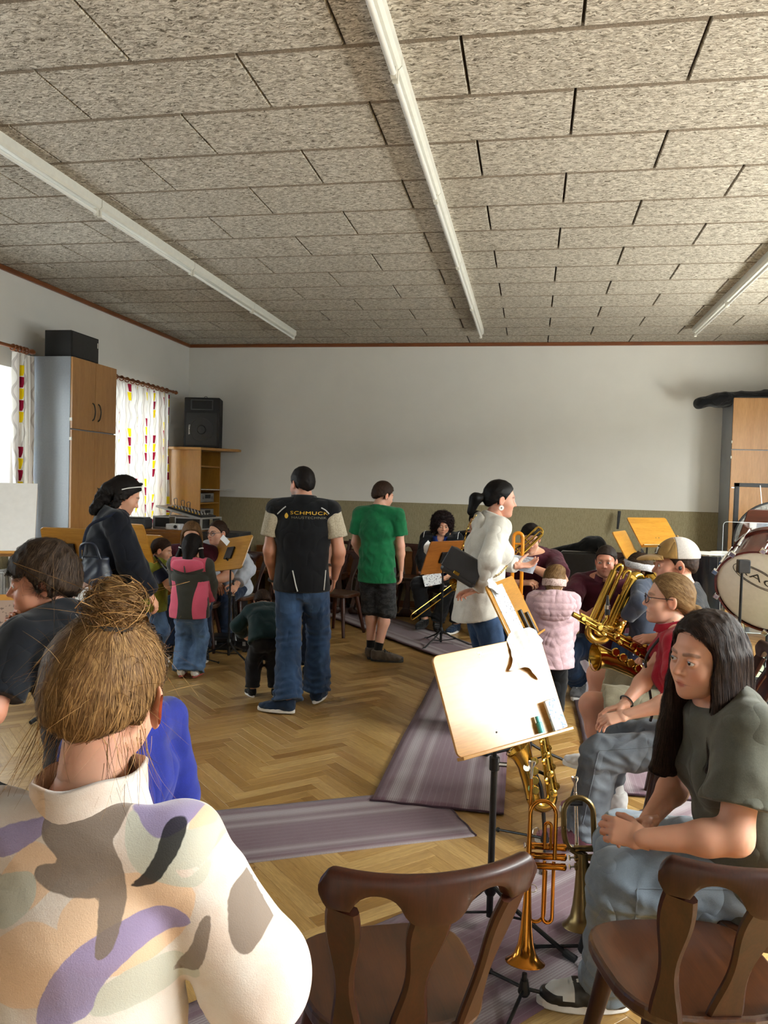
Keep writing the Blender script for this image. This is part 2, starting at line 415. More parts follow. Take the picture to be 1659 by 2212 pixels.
while BY0+k*BW < YB-0.02:
    ya, yb = max(YF, BY0+k*BW), min(YB-0.001, BY0+(k+1)*BW)
    # in the photograph's rows the end joints alternate by half a board
    x = BX0 + (0 if k % 2 == 0 else BL_/2) - 6*BL_
    while x < XR:
        xa, xb = max(XL, x), min(XR, x+BL_)
        if xb-xa > 0.03 and yb-ya > 0.05 and yb > 1.0:
            key = (round(xb-xa, 3), round(yb-ya, 3))
            if key not in _bm: _bm[key] = board_mesh(*key)
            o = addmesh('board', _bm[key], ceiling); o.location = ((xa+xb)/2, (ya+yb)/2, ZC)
        x += BL_
    k += 1

# ---- floor: herringbone oak planks, 50 x 7 cm
def m_parquet():
    t = NT('oak_parquet'); a = t.new('ShaderNodeAttribute'); a.attribute_name = 'pc'; ar = t.new('ShaderNodeAttribute'); ar.attribute_name = 'rv'
    oi = t.new('ShaderNodeObjectInfo'); r = t.math('FRACT', t.math('ADD', ar.outputs['Fac'], oi.outputs['Random']))
    cb = t.new('ShaderNodeCombineXYZ')
    for k in range(3): t.link(r, cb.inputs[k])
    sc = t.new('ShaderNodeVectorMath', operation='SCALE'); t.link(cb.outputs[0], sc.inputs[0]); sc.inputs['Scale'].default_value = 31.0
    ad = t.new('ShaderNodeVectorMath', operation='ADD'); t.link(a.outputs['Vector'], ad.inputs[0]); t.link(sc.outputs[0], ad.inputs[1])
    v = t.mapping(ad.outputs[0], (2.2, 34, 10)); g = t.noise(v, 1.4, 5, 0.6, 1.2); f = t.noise(v, 9, 3, 0.6)
    base = t.ramp(r, [(0.0, hexc('8E6934')), (0.25, hexc('A8834A')), (0.55, hexc('B59157')), (0.8, hexc('C4A267')), (1.0, hexc('9B7340'))])
    c = t.mix(t.ramp(g, [(0.3, (0.42, 0.42, 0.42)), (0.7, (0, 0, 0))]), base, hexc('6E4C26'))
    c = t.mix(t.ramp(f, [(0.42, (0.25, 0.25, 0.25)), (0.55, (0, 0, 0))]), c, hexc('5E3F1E'))
    wear = t.noise(t.coord('Generated'), 3, 3)
    t.set(col=c, rough=t.ramp(g, [(0.3, (0.36, 0.36, 0.36)), (0.7, (0.27, 0.27, 0.27))]), spec=0.45, coat=0.15, coat_rough=0.2); t.bump(f, 0.06, 0.001); return t.m
M_PARQ = m_parquet()
floor = struct('floor', MB().box((XL-TH, YF, -0.2), (XR+TH, YB, -0.012)), plain('floor_joint', '4A3116', 0.8))
tag(floor, 'oak herringbone parquet floor')
PL, PW = 0.5, 0.0714
_c = math.sqrt(0.5)
def plank_geo():
    e = 0.0004; b = 0.0005
    x0, x1, y0, y1 = e, PL-e, e, PW-e
    v = [(x0+b, y0+b, 0), (x1-b, y0+b, 0), (x1-b, y1-b, 0), (x0+b, y1-b, 0), (x0, y0, -b), (x1, y0, -b), (x1, y1, -b), (x0, y1, -b), (x0, y0, -.014), (x1, y0, -.014), (x1, y1, -.014), (x0, y1, -.014)]
    f = [(0, 1, 2, 3), (4, 5, 1, 0), (5, 6, 2, 1), (6, 7, 3, 2), (7, 4, 0, 3), (8, 9, 5, 4), (9, 10, 6, 5), (10, 11, 7, 6), (11, 8, 4, 7)]
    return np.array(v), f
_pv, _pf = plank_geo()
def _rot(a): return np.array([[math.cos(a), -math.sin(a), 0], [math.sin(a), math.cos(a), 0], [0, 0, 1]])
planks = []
for j in range(-8, 10):
    for i in range(-50, 140):
        for vert in (0, 1):
            o = np.array([0, 0]) if not vert else np.array([PL+PW, PW-PL])
            o = o + i*np.array([PW, PW]) + j*np.array([PL, -PL])
            p = _c*np.array([o[0]-o[1], o[0]+o[1]]) + np.array([-1.42, 0.0])
            ang = math.pi/4 + (math.pi/2 if vert else 0)
            cx = p[0]+math.cos(ang)*PL/2-math.sin(ang)*PW/2; cy = p[1]+math.sin(ang)*PL/2+math.cos(ang)*PW/2
            if XL-0.2 < cx < XR+0.2 and 1.0 < cy < YB-0.02: planks.append((p[0], p[1], ang, cx, cy))
def _score(q):
    d = np.array([q[3], q[4], 0-CAM_Z]); z = d@CF
    if z < 0.5: return -1
    x = 829.5+FPX*(d@CR)/z; yy = 1106-FPX*(d@CU)/z
    if x < 330 or x > 1640 or yy > 2230: return -1
    # covered by the runners
    X, Y = q[3], q[4]
    if -0.70 < X < -0.13 and 3.9 < Y < 7.2: return -1
    return 1.0/z
planks.sort(key=_score, reverse=True)
pm = bpy.data.meshes.new('plank'); pm.from_pydata(_pv.tolist(), [], _pf); pm.materials.append(M_PARQ); pm.update()
pa = pm.attributes.new('pc', 'FLOAT_VECTOR', 'POINT'); pa.data.foreach_set('vector', _pv.astype(np.float32).ravel())
for q in planks[:300]:
    o = addmesh('plank', pm, floor); o.location = (q[0], q[1], 0); o.rotation_euler = (0, 0, q[2])
vv = []; ff = []; pc = []; rv = []; b = 0
for n_, q in enumerate(planks[300:]):
    vv.append(_pv@_rot(q[2]).T+np.array([q[0], q[1], 0])); r_ = rnd.random(); pc.append(_pv); rv += [r_]*len(_pv)
    ff += [tuple(k+b for k in f_) for f_ in _pf]; b += len(_pv)
vv = np.concatenate(vv); far = mesh_from('far_planks', vv, ff, M_PARQ, floor); tag(far, kind='stuff')
qa = far.data.attributes.new('pc', 'FLOAT_VECTOR', 'POINT'); qa.data.foreach_set('vector', np.concatenate(pc).astype(np.float32).ravel())
qa = far.data.attributes.new('rv', 'FLOAT', 'POINT'); qa.data.foreach_set('value', np.array(rv, np.float32))
# floor stays plain below the near planks behind the camera
MB().box((XL-TH, YF, -0.013), (XR+TH, 1.2, -0.004)).build('rear_floor', M_PARQ, floor)

# ---- runners
def m_runner(name, u0):
    t = NT(name); a = t.new('ShaderNodeAttribute'); a.attribute_name = 'uvw'; sp = t.new('ShaderNodeSeparateXYZ'); t.link(a.outputs['Vector'], sp.inputs[0])
    u = sp.outputs[0]  # across in metres, 0..0.68
    bands = t.ramp(u, [(0.0, (0, 0, 0)), (0.06, (0, 0, 0)), (0.09, (1, 1, 1)), (0.125, (0.8, 0.8, 0.8)), (0.15, (0.1, 0.1, 0.1)), (0.175, (0.15, 0.15, 0.15)), (0.20, (0.9, 0.9, 0.9)), (0.23, (0.1, 0.1, 0.1)), (0.26, (0, 0, 0)), (0.42, (0, 0, 0)), (0.45, (0.1, 0.1, 0.1)), (0.475, (0.9, 0.9, 0.9)), (0.505, (0.12, 0.12, 0.12)), (0.535, (0.15, 0.15, 0.15)), (0.56, (0.9, 0.9, 0.9)), (0.60, (0.9, 0.9, 0.9)), (0.64, (0, 0, 0))])
    th = t.math('SINE', t.math('MULTIPLY', u, 2*math.pi/0.0105)); th = t.math('MULTIPLY', t.math('ADD', th, 1.0), 0.5)
    fac = t.math('MULTIPLY', bands, t.math('ADD', t.math('MULTIPLY', th, 0.5), 0.5))
    pin = t.math('SINE', t.math('MULTIPLY', u, 2*math.pi/0.034)); pin = t.math('GREATER_THAN', pin, 0.965)
    n = t.noise(a.outputs['Vector'], 420, 2, 0.7); n2 = t.noise(t.mapping(a.outputs['Vector'], (500, 160, 1)), 1.0, 2, 0.6)
    fac = t.math('ADD', fac, t.math('MULTIPLY', pin, 0.22), True)
    c = t.mix(fac, hexc('6C4F58'), hexc('A79E9E'))
    c = t.mix(t.math('MULTIPLY', n2, 0.5), c, hexc('4A3A44'))
    t.set(col=c, rough=0.95, spec=0.1, sheen=0.2); t.bump(t.math('ADD', n, n2), 0.5, 0.003); return t.m
M_RUN = m_runner('woven_runner', 0)
M_RUNEDGE = cloth('runner_binding', '3C2630', 0.95)
def runner(c, ang, length, z, label, width=0.68, thick=0.007):
    root = empty('runner_rug', (c[0], c[1], z), ang); tag(root, label, 'rug', 'striped woven runner rugs')
    nx, ny = 14, max(8, int(length/0.06)); v = []; uv = []; f = []
    rs = random.Random(int(abs(c[0])*1000)); ph = [rs.uniform(0, 6) for _ in range(4)]
    for i in range(ny+1):
        for j in range(nx+1):
            x = -width/2+width*j/nx; y = -length/2+length*i/ny
            zz = thick+0.002*abs(math.sin(y*4+ph[0])*math.sin(x*5+ph[1])); xx = x+0.004*math.sin(y*3+ph[2])
            v.append((xx, y, zz)); uv.append((x+width/2, y, 0))
    for i in range(ny):
        for j in range(nx):
            k = i*(nx+1)+j; f.append((k, k+1, k+nx+2, k+nx+1))
    nb = len(v)
    ring = [j for j in range(nx+1)]+[i*(nx+1)+nx for i in range(1, ny+1)]+[ny*(nx+1)+j for j in range(nx-1, -1, -1)]+[i*(nx+1) for i in range(ny-1, 0, -1)]
    for k in ring: v.append((v[k][0], v[k][1], 0)); uv.append(uv[k])
    for a_ in range(len(ring)):
        b_ = (a_+1) % len(ring); f.append((ring[a_], nb+a_, nb+b_, ring[b_]))
    o = mesh_from('weave', v, f, M_RUN, root, smooth=True)
    q = o.data.attributes.new('uvw', 'FLOAT_VECTOR', 'POINT'); q.data.foreach_set('vector', np.array(uv, np.float32).ravel())
    for s in (-1, 1):
        pts = [(x, s*(length/2)+0.003*math.sin(40*x+s), 0.006) for x in np.linspace(-width/2-0.004, width/2+0.004, 30)]
        MB().tube(pts, 0.0055, 6).build('hem', M_RUNEDGE, root)
    return root
# rugs: centre, angle of the long axis from +Y, length, stacking height
def _rug(p0, p1, width, z, label):
    """p0,p1: ends of the centre line"""
    p0, p1 = np.array(p0), np.array(p1); d = p1-p0; return runner((p0+p1)/2, math.atan2(-d[0], d[1]), float(np.linalg.norm(d)), z, label, width)
_rug((-2.55, 2.66), (-0.335, 3.865), 0.56, 0.0, 'mauve striped runner lying crosswise, end frayed beside the white music stand pole')
_rug((-0.42, 3.875), (-0.42, 8.0), 0.67, 0.0085, 'mauve striped runner leading away, overlapping the crosswise runner corner')
_rug((-2.75, 10.15), (-0.05, 6.95), 0.66, 0.0165, 'mauve runner slanting under the trombone players and the stacked chairs')
_rug((0.72, 4.3), (0.72, 8.3), 0.68, 0.0085, 'mauve runner under the squatting horn player and the seated players at right')
_rug((-0.93, 1.755), (1.45, 4.60), 0.67, 0.0, 'mauve runner under the dark chair and the trumpet stand, nearest the camera')

# ---------------------------------------------------------------- ceiling lamps
M_LAMPW = plain('lamp_white_enamel', (0.74, 0.73, 0.66), 0.3, var=0.04, spec=0.5)
M_TUBE = plain('fluorescent_tube', (0.82, 0.82, 0.78), 0.15, var=0.02, spec=0.6)
M_HOLD = plain('tube_holder', (0.66, 0.64, 0.56), 0.4, var=0.05)
def make_lamp():
    r = empty('tube_lamp')
    L = 1.5; mb = MB(); poly = [(-0.032, 0.0), (0.032, 0.0), (0.032, -0.05), (0.018, -0.066), (-0.018, -0.066), (-0.032, -0.05)]
    # profile in x/z, extruded along y
    n = len(poly); v = [(x, 0.004, z) for x, z in poly]+[(x, L-0.004, z) for x, z in poly]
    f = [tuple(range(n))]+[tuple(n+i for i in range(n-1, -1, -1))]+[(i, n+i, n+(i+1) % n, (i+1) % n) for i in range(n)]
    mb.add(v, f); mb.build('housing', M_LAMPW, r)
    MB().tube([(0, 0.03, -0.092), (0, L-0.03, -0.092)], 0.013, 12).build('tube', M_TUBE, r)
    for y in (0.012, L-0.03):
        MB().box((-0.014, y, -0.112), (0.014, y+0.02, -0.06), bev=0.003).build('tube_holder', M_HOLD, r)
    return r
lamp0 = None
for X, nm, wh in ((-2.98, 'left row of tube lamps, near the speaker side', 'left'), (-0.655, 'middle row', 'middle'), (1.765, 'right row', 'right')):
    ends = [9.45, 7.95, 6.45, 4.95, 3.45, 1.95]
    names = ['farthest', 'second from the far end', 'third from the far end', 'fourth from the far end', 'fifth from the far end', 'last']
    for e, w in zip(ends, names):
        if e-1.5 < 0.4: continue
        if wh == 'right' and e < 6: continue
        if wh == 'left' and e < 3: continue
        if lamp0 is None: lamp0 = make_lamp(); o = lamp0
        else: o = copy_tree(lamp0)
        o.location = (X, e-1.5, ZC)
        tag(o, 'white tube lamp, %s in the %s ceiling row' % (w, wh), 'lamp', 'ceiling tube lamps')

# ---------------------------------------------------------------- cabinets
M_BEECH = wood('beech_front', 'A8743E', 'BC8A50', 0.38, 'Z', 0.8, coat=0.25)
M_GREYLAM = plain('grey_laminate', '8C9299', 0.28, var=0.05, scale=60, spec=0.6)
M_DARKMET = plain('dark_metal', (0.06, 0.055, 0.05), 0.4, 0.6, var=0.1)
M_HINGE = plain('hinge_white', (0.8, 0.78, 0.7), 0.4)
def cabinet(label, loc, rz, w, d, h, zsplit, ncol, handles=True):
    """front faces local -y, x along the width from 0"""
    r = empty('cabinet', loc, rz); tag(r, label, 'cabinet')
    MB().box((0, 0.022, 0.0), (w, d, h), bev=0.002).build('body', M_GREYLAM, r)
    cw = w/ncol
    for (z0, z1, up) in ((0.08, zsplit-0.006, False), (zsplit+0.006, h-0.003, True)):
        for k in range(ncol):
            dr = MB().box((k*cw+0.003, 0.0, z0), ((k+1)*cw-0.003, 0.02, z1), bev=0.002).build('door', M_BEECH, r)
            if handles and up:
                hx = (k+1)*cw-0.05 if k % 2 == 0 else k*cw+0.05
                zc = z0+0.2*(z1-z0)+0.05
                pts = [(hx, -0.002, zc-0.085), (hx, -0.022, zc-0.06), (hx, -0.032, zc), (hx, -0.022, zc+0.06), (hx, -0.002, zc+0.085)]
                MB().tube(crom(pts, 6), 0.006, 8).build('handle', M_DARKMET, dr)
    for z in (zsplit+0.09, zsplit-0.09, 0.9):
        MB().box((-0.004, 0.0, z-0.015), (0.008, 0.024, z+0.015)).build('hinge', M_HINGE, r)
    return r
cabinet('tall beech cabinet with grey side panel against the left wall, black box on top', (-4.2, 6.6, 0), math.pi/2, 0.78, 0.57, 2.735, 2.065, 2)
cabinet('tall beech cabinet with grey side against the back wall, black cloth draped on top', (2.29, 9.80, 0), 0, 1.2, 0.525, 2.77, 2.16, 2, handles=False)

# ---------------------------------------------------------------- black loudspeaker box on the cabinet
M_BLK = plain('black_carpet', (0.012, 0.012, 0.013), 0.75, var=0.3, scale=200, bump=0.3)
M_BLKPL = plain('black_plastic', (0.018, 0.018, 0.02), 0.4, var=0.2)
r = empty('loudspeaker_box', (-4.24, 6.63, 2.737)); tag(r, 'plain black loudspeaker box on top of the tall cabinet', 'speaker')
MB().box((-0.27, 0, 0), (0, 0.47, 0.245), bev=0.004).build('cabinet_box', M_BLK, r)
MB().box((-0.002, 0.015, 0.012), (0.006, 0.455, 0.233), bev=0.002).build('grille', M_BLKPL, r)
MB().box((0.005, 0.435, 0.15), (0.008, 0.447, 0.20)).build('badge', M_HINGE, r)

# ---------------------------------------------------------------- curtains with rods
def m_curtain():
    t = NT('curtain_print'); a = t.new('ShaderNodeAttribute'); a.attribute_name = 'uvw'; sp = t.new('ShaderNodeSeparateXYZ'); t.link(a.outputs['Vector'], sp.inputs[0])
    u, v = sp.outputs[0], sp.outputs[1]
    col = t.math('DIVIDE', u, 0.40); ci = t.math('FLOOR', col); cu = t.math('FRACT', col)
    sh = t.math('FRACT', t.math('MULTIPLY', t.math('SINE', t.math('MULTIPLY', ci, 12.9898)), 437.58))
    vv_ = t.math('ADD', t.math('DIVIDE', v, 0.105), t.math('MULTIPLY', sh, 5.0)); vi = t.math('FLOOR', vv_); vf = t.math('FRACT', vv_)
    # stacked cups: trapezoid narrowing downwards, alternating yellow and maroon
    halfw = t.math('ADD', 0.075, t.math('MULTIPLY', vf, 0.055)); du = t.math('ABSOLUTE', t.math('SUBTRACT', cu, 0.42))
    ins = t.math('LESS_THAN', du, halfw); gap = t.math('GREATER_THAN', vf, 0.08); ins = t.math('MULTIPLY', ins, gap)
    seg = t.math('FRACT', t.math('DIVIDE', t.math('ADD', vi, t.math('MULTIPLY', sh, 7.0)), 7.0)); on = t.math('LESS_THAN', seg, 0.66); ins = t.math('MULTIPLY', ins, on)
    par = t.math('GREATER_THAN', t.math('FRACT', t.math('DIVIDE', vi, 2.0)), 0.4)
    wob = t.math('MULTIPLY', t.math('SINE', t.math('MULTIPLY', v, 26.0)), 0.03)
    st = t.math('SINE', t.math('MULTIPLY', t.math('ADD', cu, wob), 38.0)); stm = t.math('GREATER_THAN', st, 0.86)
    st2 = t.math('GREATER_THAN', t.math('SINE', t.math('MULTIPLY', t.math('ADD', cu, wob), 6.28)), 0.3)
    c = t.mix(t.math('MULTIPLY', st2, 0.35), hexc('E9E4DC'), hexc('B9A9A0')); c = t.mix(t.math('MULTIPLY', stm, 0.45), c, hexc('7C6A64'))
    mot = t.mix(par, hexc('E3C71A'), hexc('8E1C34')); c = t.mix(ins, c, mot)
    df = t.b; t.set(col=c, rough=0.9, spec=0.1)
    tr = t.new('ShaderNodeBsdfTranslucent'); t.link(c, tr.inputs[0]); mx = t.new('ShaderNodeMixShader'); mx.inputs[0].default_value = 0.42
    t.link(df.outputs[0], mx.inputs[1]); t.link(tr.outputs[0], mx.inputs[2]); t.link(mx.outputs[0], t.n['Material Output'].inputs[0]); return t.m
M_CURT = m_curtain(); M_ROD = wood('rod_wood', '6E3A18', '8E5026', 0.35, 'Y')
def curtain(y0, y1, z0, z1, label, npl, full=1.9, xo=0.13):
    root = empty('curtain', (XL+xo, y0, z0)); tag(root, label, 'curtain')
    n = npl*12; m = 40; v = []; uv = []; f = []; w = y1-y0; h = z1-z0
    rs = random.Random(int(y0*10)); ph = [rs.uniform(0.7, 1.3) for _ in range(npl+1)]
    for j in range(m+1):
        zz = h*j/m; g = 1-0.35*(1-j/m)
        for i in range(n+1):
            s = i/n; k = s*npl; a = 0.045*ph[int(k) % (npl+1)]*(0.55+0.45*(1-j/m))
            yy = w*s+0.012*math.sin(2*math.pi*k*2+j*0.11)+0.02*math.sin(zz*2.1+k)*(1-j/m)
            v.append((a*math.sin(2*math.pi*k+0.25*math.sin(zz*3+k)), yy, zz)); uv.append((s*w*full, zz, 0))
    for j in range(m):
        for i in range(n):
            k = j*(n+1)+i; f.append((k, k+1, k+n+2, k+n+1))
    o = mesh_from('fabric', v, f, M_CURT, root, smooth=True)
    q = o.data.attributes.new('uvw', 'FLOAT_VECTOR', 'POINT'); q.data.foreach_set('vector', np.array(uv, np.float32).ravel())
    return root
def rod(ya, yb, z, label, rings, xo=0.13):
    root = empty('curtain_rod', (XL+xo, ya, z)); tag(root, label, 'curtain rod')
    MB().tube([(0, 0, 0), (0, yb-ya, 0)], 0.016, 12).build('pole', M_ROD, root)
    M = Matrix.Translation((0, yb-ya, 0)) @ Matrix.Rotation(-math.pi/2, 4, 'X')
    MB().lathe([(0.016, -0.01), (0.022, 0.0), (0.016, 0.03), (0.02, 0.06), (0.027, 0.085), (0.02, 0.11), (0.0, 0.115)], 14, M).build('finial', M_ROD, root)
    for y in rings:
        pts = [(0.027*math.cos(a), y-ya, 0.027*math.sin(a)-0.006) for a in np.linspace(0, 2*math.pi, 17)[:-1]]
        MB().tube(pts, 0.006, 6, closed=True).build('ring', M_ROD, root)
    MB().tube([(0, 0.25, 0), (-xo, 0.25, 0)], 0.012, 8).build('bracket', M_ROD, root)
curtain(6.27, 6.56, 0.62, 2.72, 'narrow gathered curtain with yellow and maroon print, left of the tall cabinet', 6, xo=0.20)
rod(4.5, 6.46, 2.765, 'wooden curtain rod above the window left of the tall cabinet', [6.27, 6.32, 6.37, 6.42, 6.46], xo=0.20)
curtain(7.72, 9.50, 0.72, 2.72, 'wide pleated curtain with yellow and maroon print, glowing beside the loudspeaker', 13)
rod(7.5, 9.58, 2.77, 'wooden curtain rod with rings above the wide printed curtain', [7.9+0.125*i for i in range(13)])

# ---------------------------------------------------------------- corner shelf with hi-fi, loudspeaker on top
M_SHELF = wood('shelf_beech', 'A57026', 'B98438', 0.38, 'Z', 0.9, coat=0.3)
M_SHELFX = wood('shelf_beech_flat', 'A57026', 'B98438', 0.38, 'X', 0.9, coat=0.3)
r = empty('corner_shelf', (-4.76, 9.62, 0)); tag(r, 'beech corner shelf unit with hi-fi compartments, loudspeaker standing on it', 'shelf')
W, D, H = 0.50, 0.66, 2.02
MB().box((0, 0, 0), (W, 0.02, H), bev=0.002).build('side_panel', M_SHELF, r)
MB().box((0, D-0.02, 0), (W, D, H), bev=0.002).build('side_panel', M_SHELF, r)
MB().box((0, 0.02, 0), (0.01, D-0.02, H)).build('back_panel', M_SHELF, r)
for z in (0.06, 0.55, 1.02, 1.31, 1.80):
    MB().box((0.01, 0.02, z), (W-0.005, D-0.02, z+0.019), bev=0.002).build('shelf_board', M_SHELFX, r)
MB().box((0.01, 0.02, 1.50), (W+0.24, D-0.02, 1.508)).build('pull_out_tray', plain('tray_grey', (0.5, 0.5, 0.5), 0.4), r)
MB().prism([(-0.01, -0.05), (W+0.02, -0.05), (W+0.36, 0.42), (W+0.36, 0.5), (W+0.05, D+0.02), (-0.01, D+0.02)], H, H+0.035, bev=0.005).build('top_board', M_SHELFX, r)
M_SILV = plain('brushed_silver', (0.42, 0.42, 0.42), 0.35, 0.7, var=0.05)
for z, nm, lab in ((1.04, 'amplifier', 'silver amplifier, lowest in the shelf compartment'), (1.145, 'tuner', 'silver tuner between the amplifier and the disc player'), (1.332, 'disc_player', 'small silver disc player under the pull out tray')):
    q = empty(nm, (-4.62, 9.70, z)); tag(q, lab, 'hi-fi unit', 'hi-fi units in the corner shelf')
    h = 0.095 if nm != 'disc_player' else 0.12
    MB().box((0, 0, 0), (0.34, 0.42, h), bev=0.004).build('case', M_SILV, q)
    MB().box((0.338, 0.13, h*0.45), (0.344, 0.30, h*0.85)).build('display', M_BLKPL, q)
    for y in (0.06, 0.35):
        MB().lathe([(0.02, 0), (0.018, 0.018), (0, 0.018)], 14, Matrix.Translation((0.34, y, h*0.5)) @ Matrix.Rotation(math.pi/2, 4, 'Y')).build('knob', M_SILV, q)
M_PAPER = plain('paper', (0.80, 0.80, 0.79), 0.8, var=0.03)
q = empty('binder', (-4.55, 9.66, 1.8195)); tag(q, 'white binder leaning in the top compartment of the corner shelf', 'binder')
MB().prism([(0, 0), (0.24, 0), (0.20, 0.05), (0.02, 0.12)], 0, 0.05, Matrix.Rotation(math.pi/2, 4, 'X') @ Matrix.Translation((0, 0, -0.08))).build('cover', M_PAPER, q)
MB().box((0.01, 0.04, 0.005), (0.225, 0.072, 0.02)).build('pages', plain('page_grey', (0.55, 0.56, 0.58), 0.8), q)

# 15 inch stage loudspeaker
r = empty('stage_loudspeaker', (-4.33, 9.90, 2.056), math.radians(8)); tag(r, 'black stage loudspeaker with horn and round woofer on the corner shelf', 'speaker')
w, h, d = 0.235, 0.66, 0.34
mbx = MB().prism([(-w, -d/2), (w, -d/2), (w*0.8, d/2), (-w*0.8, d/2)], 0, h, bev=0.012); mbx.build('enclosure', M_BLK, r)
MB().box((-w+0.03, -d/2-0.006, 0.03), (w-0.03, -d/2+0.002, h-0.20), bev=0.003).build('grille', M_BLKPL, r)
Mh = Matrix.Translation((0, -d/2-0.006, 0.235)) @ Matrix.Rotation(math.pi/2, 4, 'X')
MB().tube([(0.155*math.cos(a), -d/2-0.009, 0.235+0.155*math.sin(a)) for a in np.linspace(0, 2*math.pi, 49)[:-1]], 0.004, 6, closed=True).build('woofer_ring', plain('ring_grey', (0.05, 0.05, 0.05), 0.4), r)
MB().lathe([(0.06, 0.0), (0.05, 0.012), (0.0, 0.018)], 24, Mh).build('woofer_dome', M_BLKPL, r)
fr = MB()
for (a, b) in (((-0.15, h-0.165), (0.15, h-0.15)), ((-0.15, h-0.04), (0.15, h-0.025)), ((-0.15, h-0.15), (-0.135, h-0.04)), ((0.135, h-0.15), (0.15, h-0.04))):
    fr.box((a[0], -d/2-0.012, a[1]), (b[0], -d/2+0.004, b[1]), bev=0.002)
fr.build('horn_frame', plain('horn_grey', (0.05, 0.052, 0.055), 0.5), r)
MB().add([(-0.135, -d/2-0.003, h-0.15), (0.135, -d/2-0.003, h-0.15), (0.135, -d/2-0.003, h-0.04), (-0.135, -d/2-0.003, h-0.04), (-0.05, -d/2+0.05, h-0.12), (0.05, -d/2+0.05, h-0.12), (0.05, -d/2+0.05, h-0.07), (-0.05, -d/2+0.05, h-0.07)],
         [(0, 1, 5, 4), (1, 2, 6, 5), (2, 3, 7, 6), (3, 0, 4, 7), (4, 5, 6, 7)]).build('horn', M_BLKPL, r)
MB().tube([(0.02*math.cos(a), 0, h+0.012+0.02*math.sin(a)) for a in np.linspace(0, 2*math.pi, 17)[:-1]], 0.004, 6, closed=True).build('eye_bolt', M_DARKMET, r)
def text_mesh(s, size, mat, name='lettering', parent=None, M=None, extrude=0.0008, align='CENTER', font_scale=(1, 1), shear=0.0, bold=0.0, wrap=None):
    cu = bpy.data.curves.new(name, 'FONT'); cu.body = s; cu.size = size; cu.extrude = extrude; cu.align_x = align; cu.align_y = 'CENTER'; cu.shear = shear; cu.offset = bold; cu.resolution_u = 4; cu.space_character = 1.08
    tmp = bpy.data.objects.new(name, cu); COL.objects.link(tmp)
    dg = bpy.context.evaluated_depsgraph_get(); me = bpy.data.meshes.new_from_object(tmp.evaluated_get(dg))
    bpy.data.objects.remove(tmp); bpy.data.curves.remove(cu)
    me.materials.clear(); me.materials.append(mat); me.name = name
    for q in me.vertices:
        c = Vector((q.co.x*font_scale[0], q.co.y*font_scale[1], q.co.z))
        if M is not None: c = M @ c
        if wrap is not None: c = Vector(wrap(c))
        q.co = c
    return addmesh(name, me, parent)
M_LETW = plain('white_lettering', (0.85, 0.83, 0.78), 0.5, var=0.02)
MT = Matrix.Translation((-0.165, -d/2-0.0075, 0.235)) @ Matrix.Rotation(math.pi/2, 4, 'X') @ Matrix.Rotation(-math.pi/2, 4, 'Z')
text_mesh('YAMAHA', 0.03, M_LETW, 'badge', r, MT, bold=0.0006)
q = MB().tube(crom([(-4.70, 9.58, 2.09), (-4.705, 9.57, 2.0), (-4.70, 9.59, 1.7), (-4.68, 9.585, 1.35), (-4.70, 9.57, 1.08), (-4.62, 9.5, 0.9)], 8), 0.004, 6).build('loudspeaker_cable', M_BLKPL)
tag(q, 'thin black cable hanging down the side of the corner shelf', 'cable')
# ================================================================ FIELD MESHING (organic shapes)
def f_cap(P, a, b, ra, rb):
    a = np.asarray(a, np.float32); ab = np.asarray(b, np.float32)-a; q = P-a
    t = np.clip((q@ab)/(ab@ab+1e-12), 0, 1); q = q-t[:, None]*ab
    return np.sqrt(np.einsum('ij,ij->i', q, q))-(ra+(rb-ra)*t)
def f_ecap(P, a, b, L, wa, da, wb, db):
    a = np.asarray(a, np.float32); ab = np.asarray(b, np.float32)-a; ln = float(np.linalg.norm(ab))+1e-9; A = ab/ln
    L = np.asarray(L, np.float32); L = L-A*(L@A); L = L/(np.linalg.norm(L)+1e-9); Fd = np.cross(A, L)
    q = P-a; s = q@A; t = np.clip(s/ln, 0, 1); u = q@L; v = q@Fd; w = s-t*ln
    W = wa+(wb-wa)*t; D = da+(db-da)*t; m = np.minimum(W, D)
    return (np.sqrt((u/W)**2+(v/D)**2+(w/m)**2)-1)*m
def f_ell(P, c, r, R=None):
    q = P-np.asarray(c, np.float32)
    if R is not None: q = q@np.asarray(R, np.float32)
    r = np.asarray(r, np.float32)
    return (np.sqrt(((q/r)**2).sum(1))-1)*float(r.min())
def smin(a, b, k):
    if k <= 0: return np.minimum(a, b)
    h = np.clip(0.5+0.5*(b-a)/k, 0, 1); return b+(a-b)*h-k*h*(1-h)
def smax(a, b, k): return -smin(-a, -b, k)
def f_union(P, prims, k):
    d = None
    for p in prims:
        kk = k
        if p[0] == 'c': x = f_cap(P, *p[1:5])
        elif p[0] == 'e': x = f_ecap(P, *p[1:8])
        elif p[0] == 's': x = f_ell(P, p[1], p[2], p[3] if len(p) > 3 else None)
        elif p[0] == 'cut':   # capsule that ends flat at a plane: a,b,ra,rb,point,normal
            x = np.maximum(f_cap(P, *p[1:5]), (P-np.asarray(p[5], np.float32))@np.asarray(p[6], np.float32))
        d = x if d is None else smin(d, x, kk)
    return d
def prim_box(prims, pad):
    lo = []; hi = []
    for p in prims:
        if p[0] in ('c', 'cut'): r = max(p[3], p[4]); pts = [p[1], p[2]]
        elif p[0] == 'e': r = max(p[4:8]); pts = [p[1], p[2]]
        else: r = max(p[2]); pts = [p[1]]
        for q in pts: lo.append(np.asarray(q)-r); hi.append(np.asarray(q)+r)
    return np.min(lo, 0)-pad, np.max(hi, 0)+pad
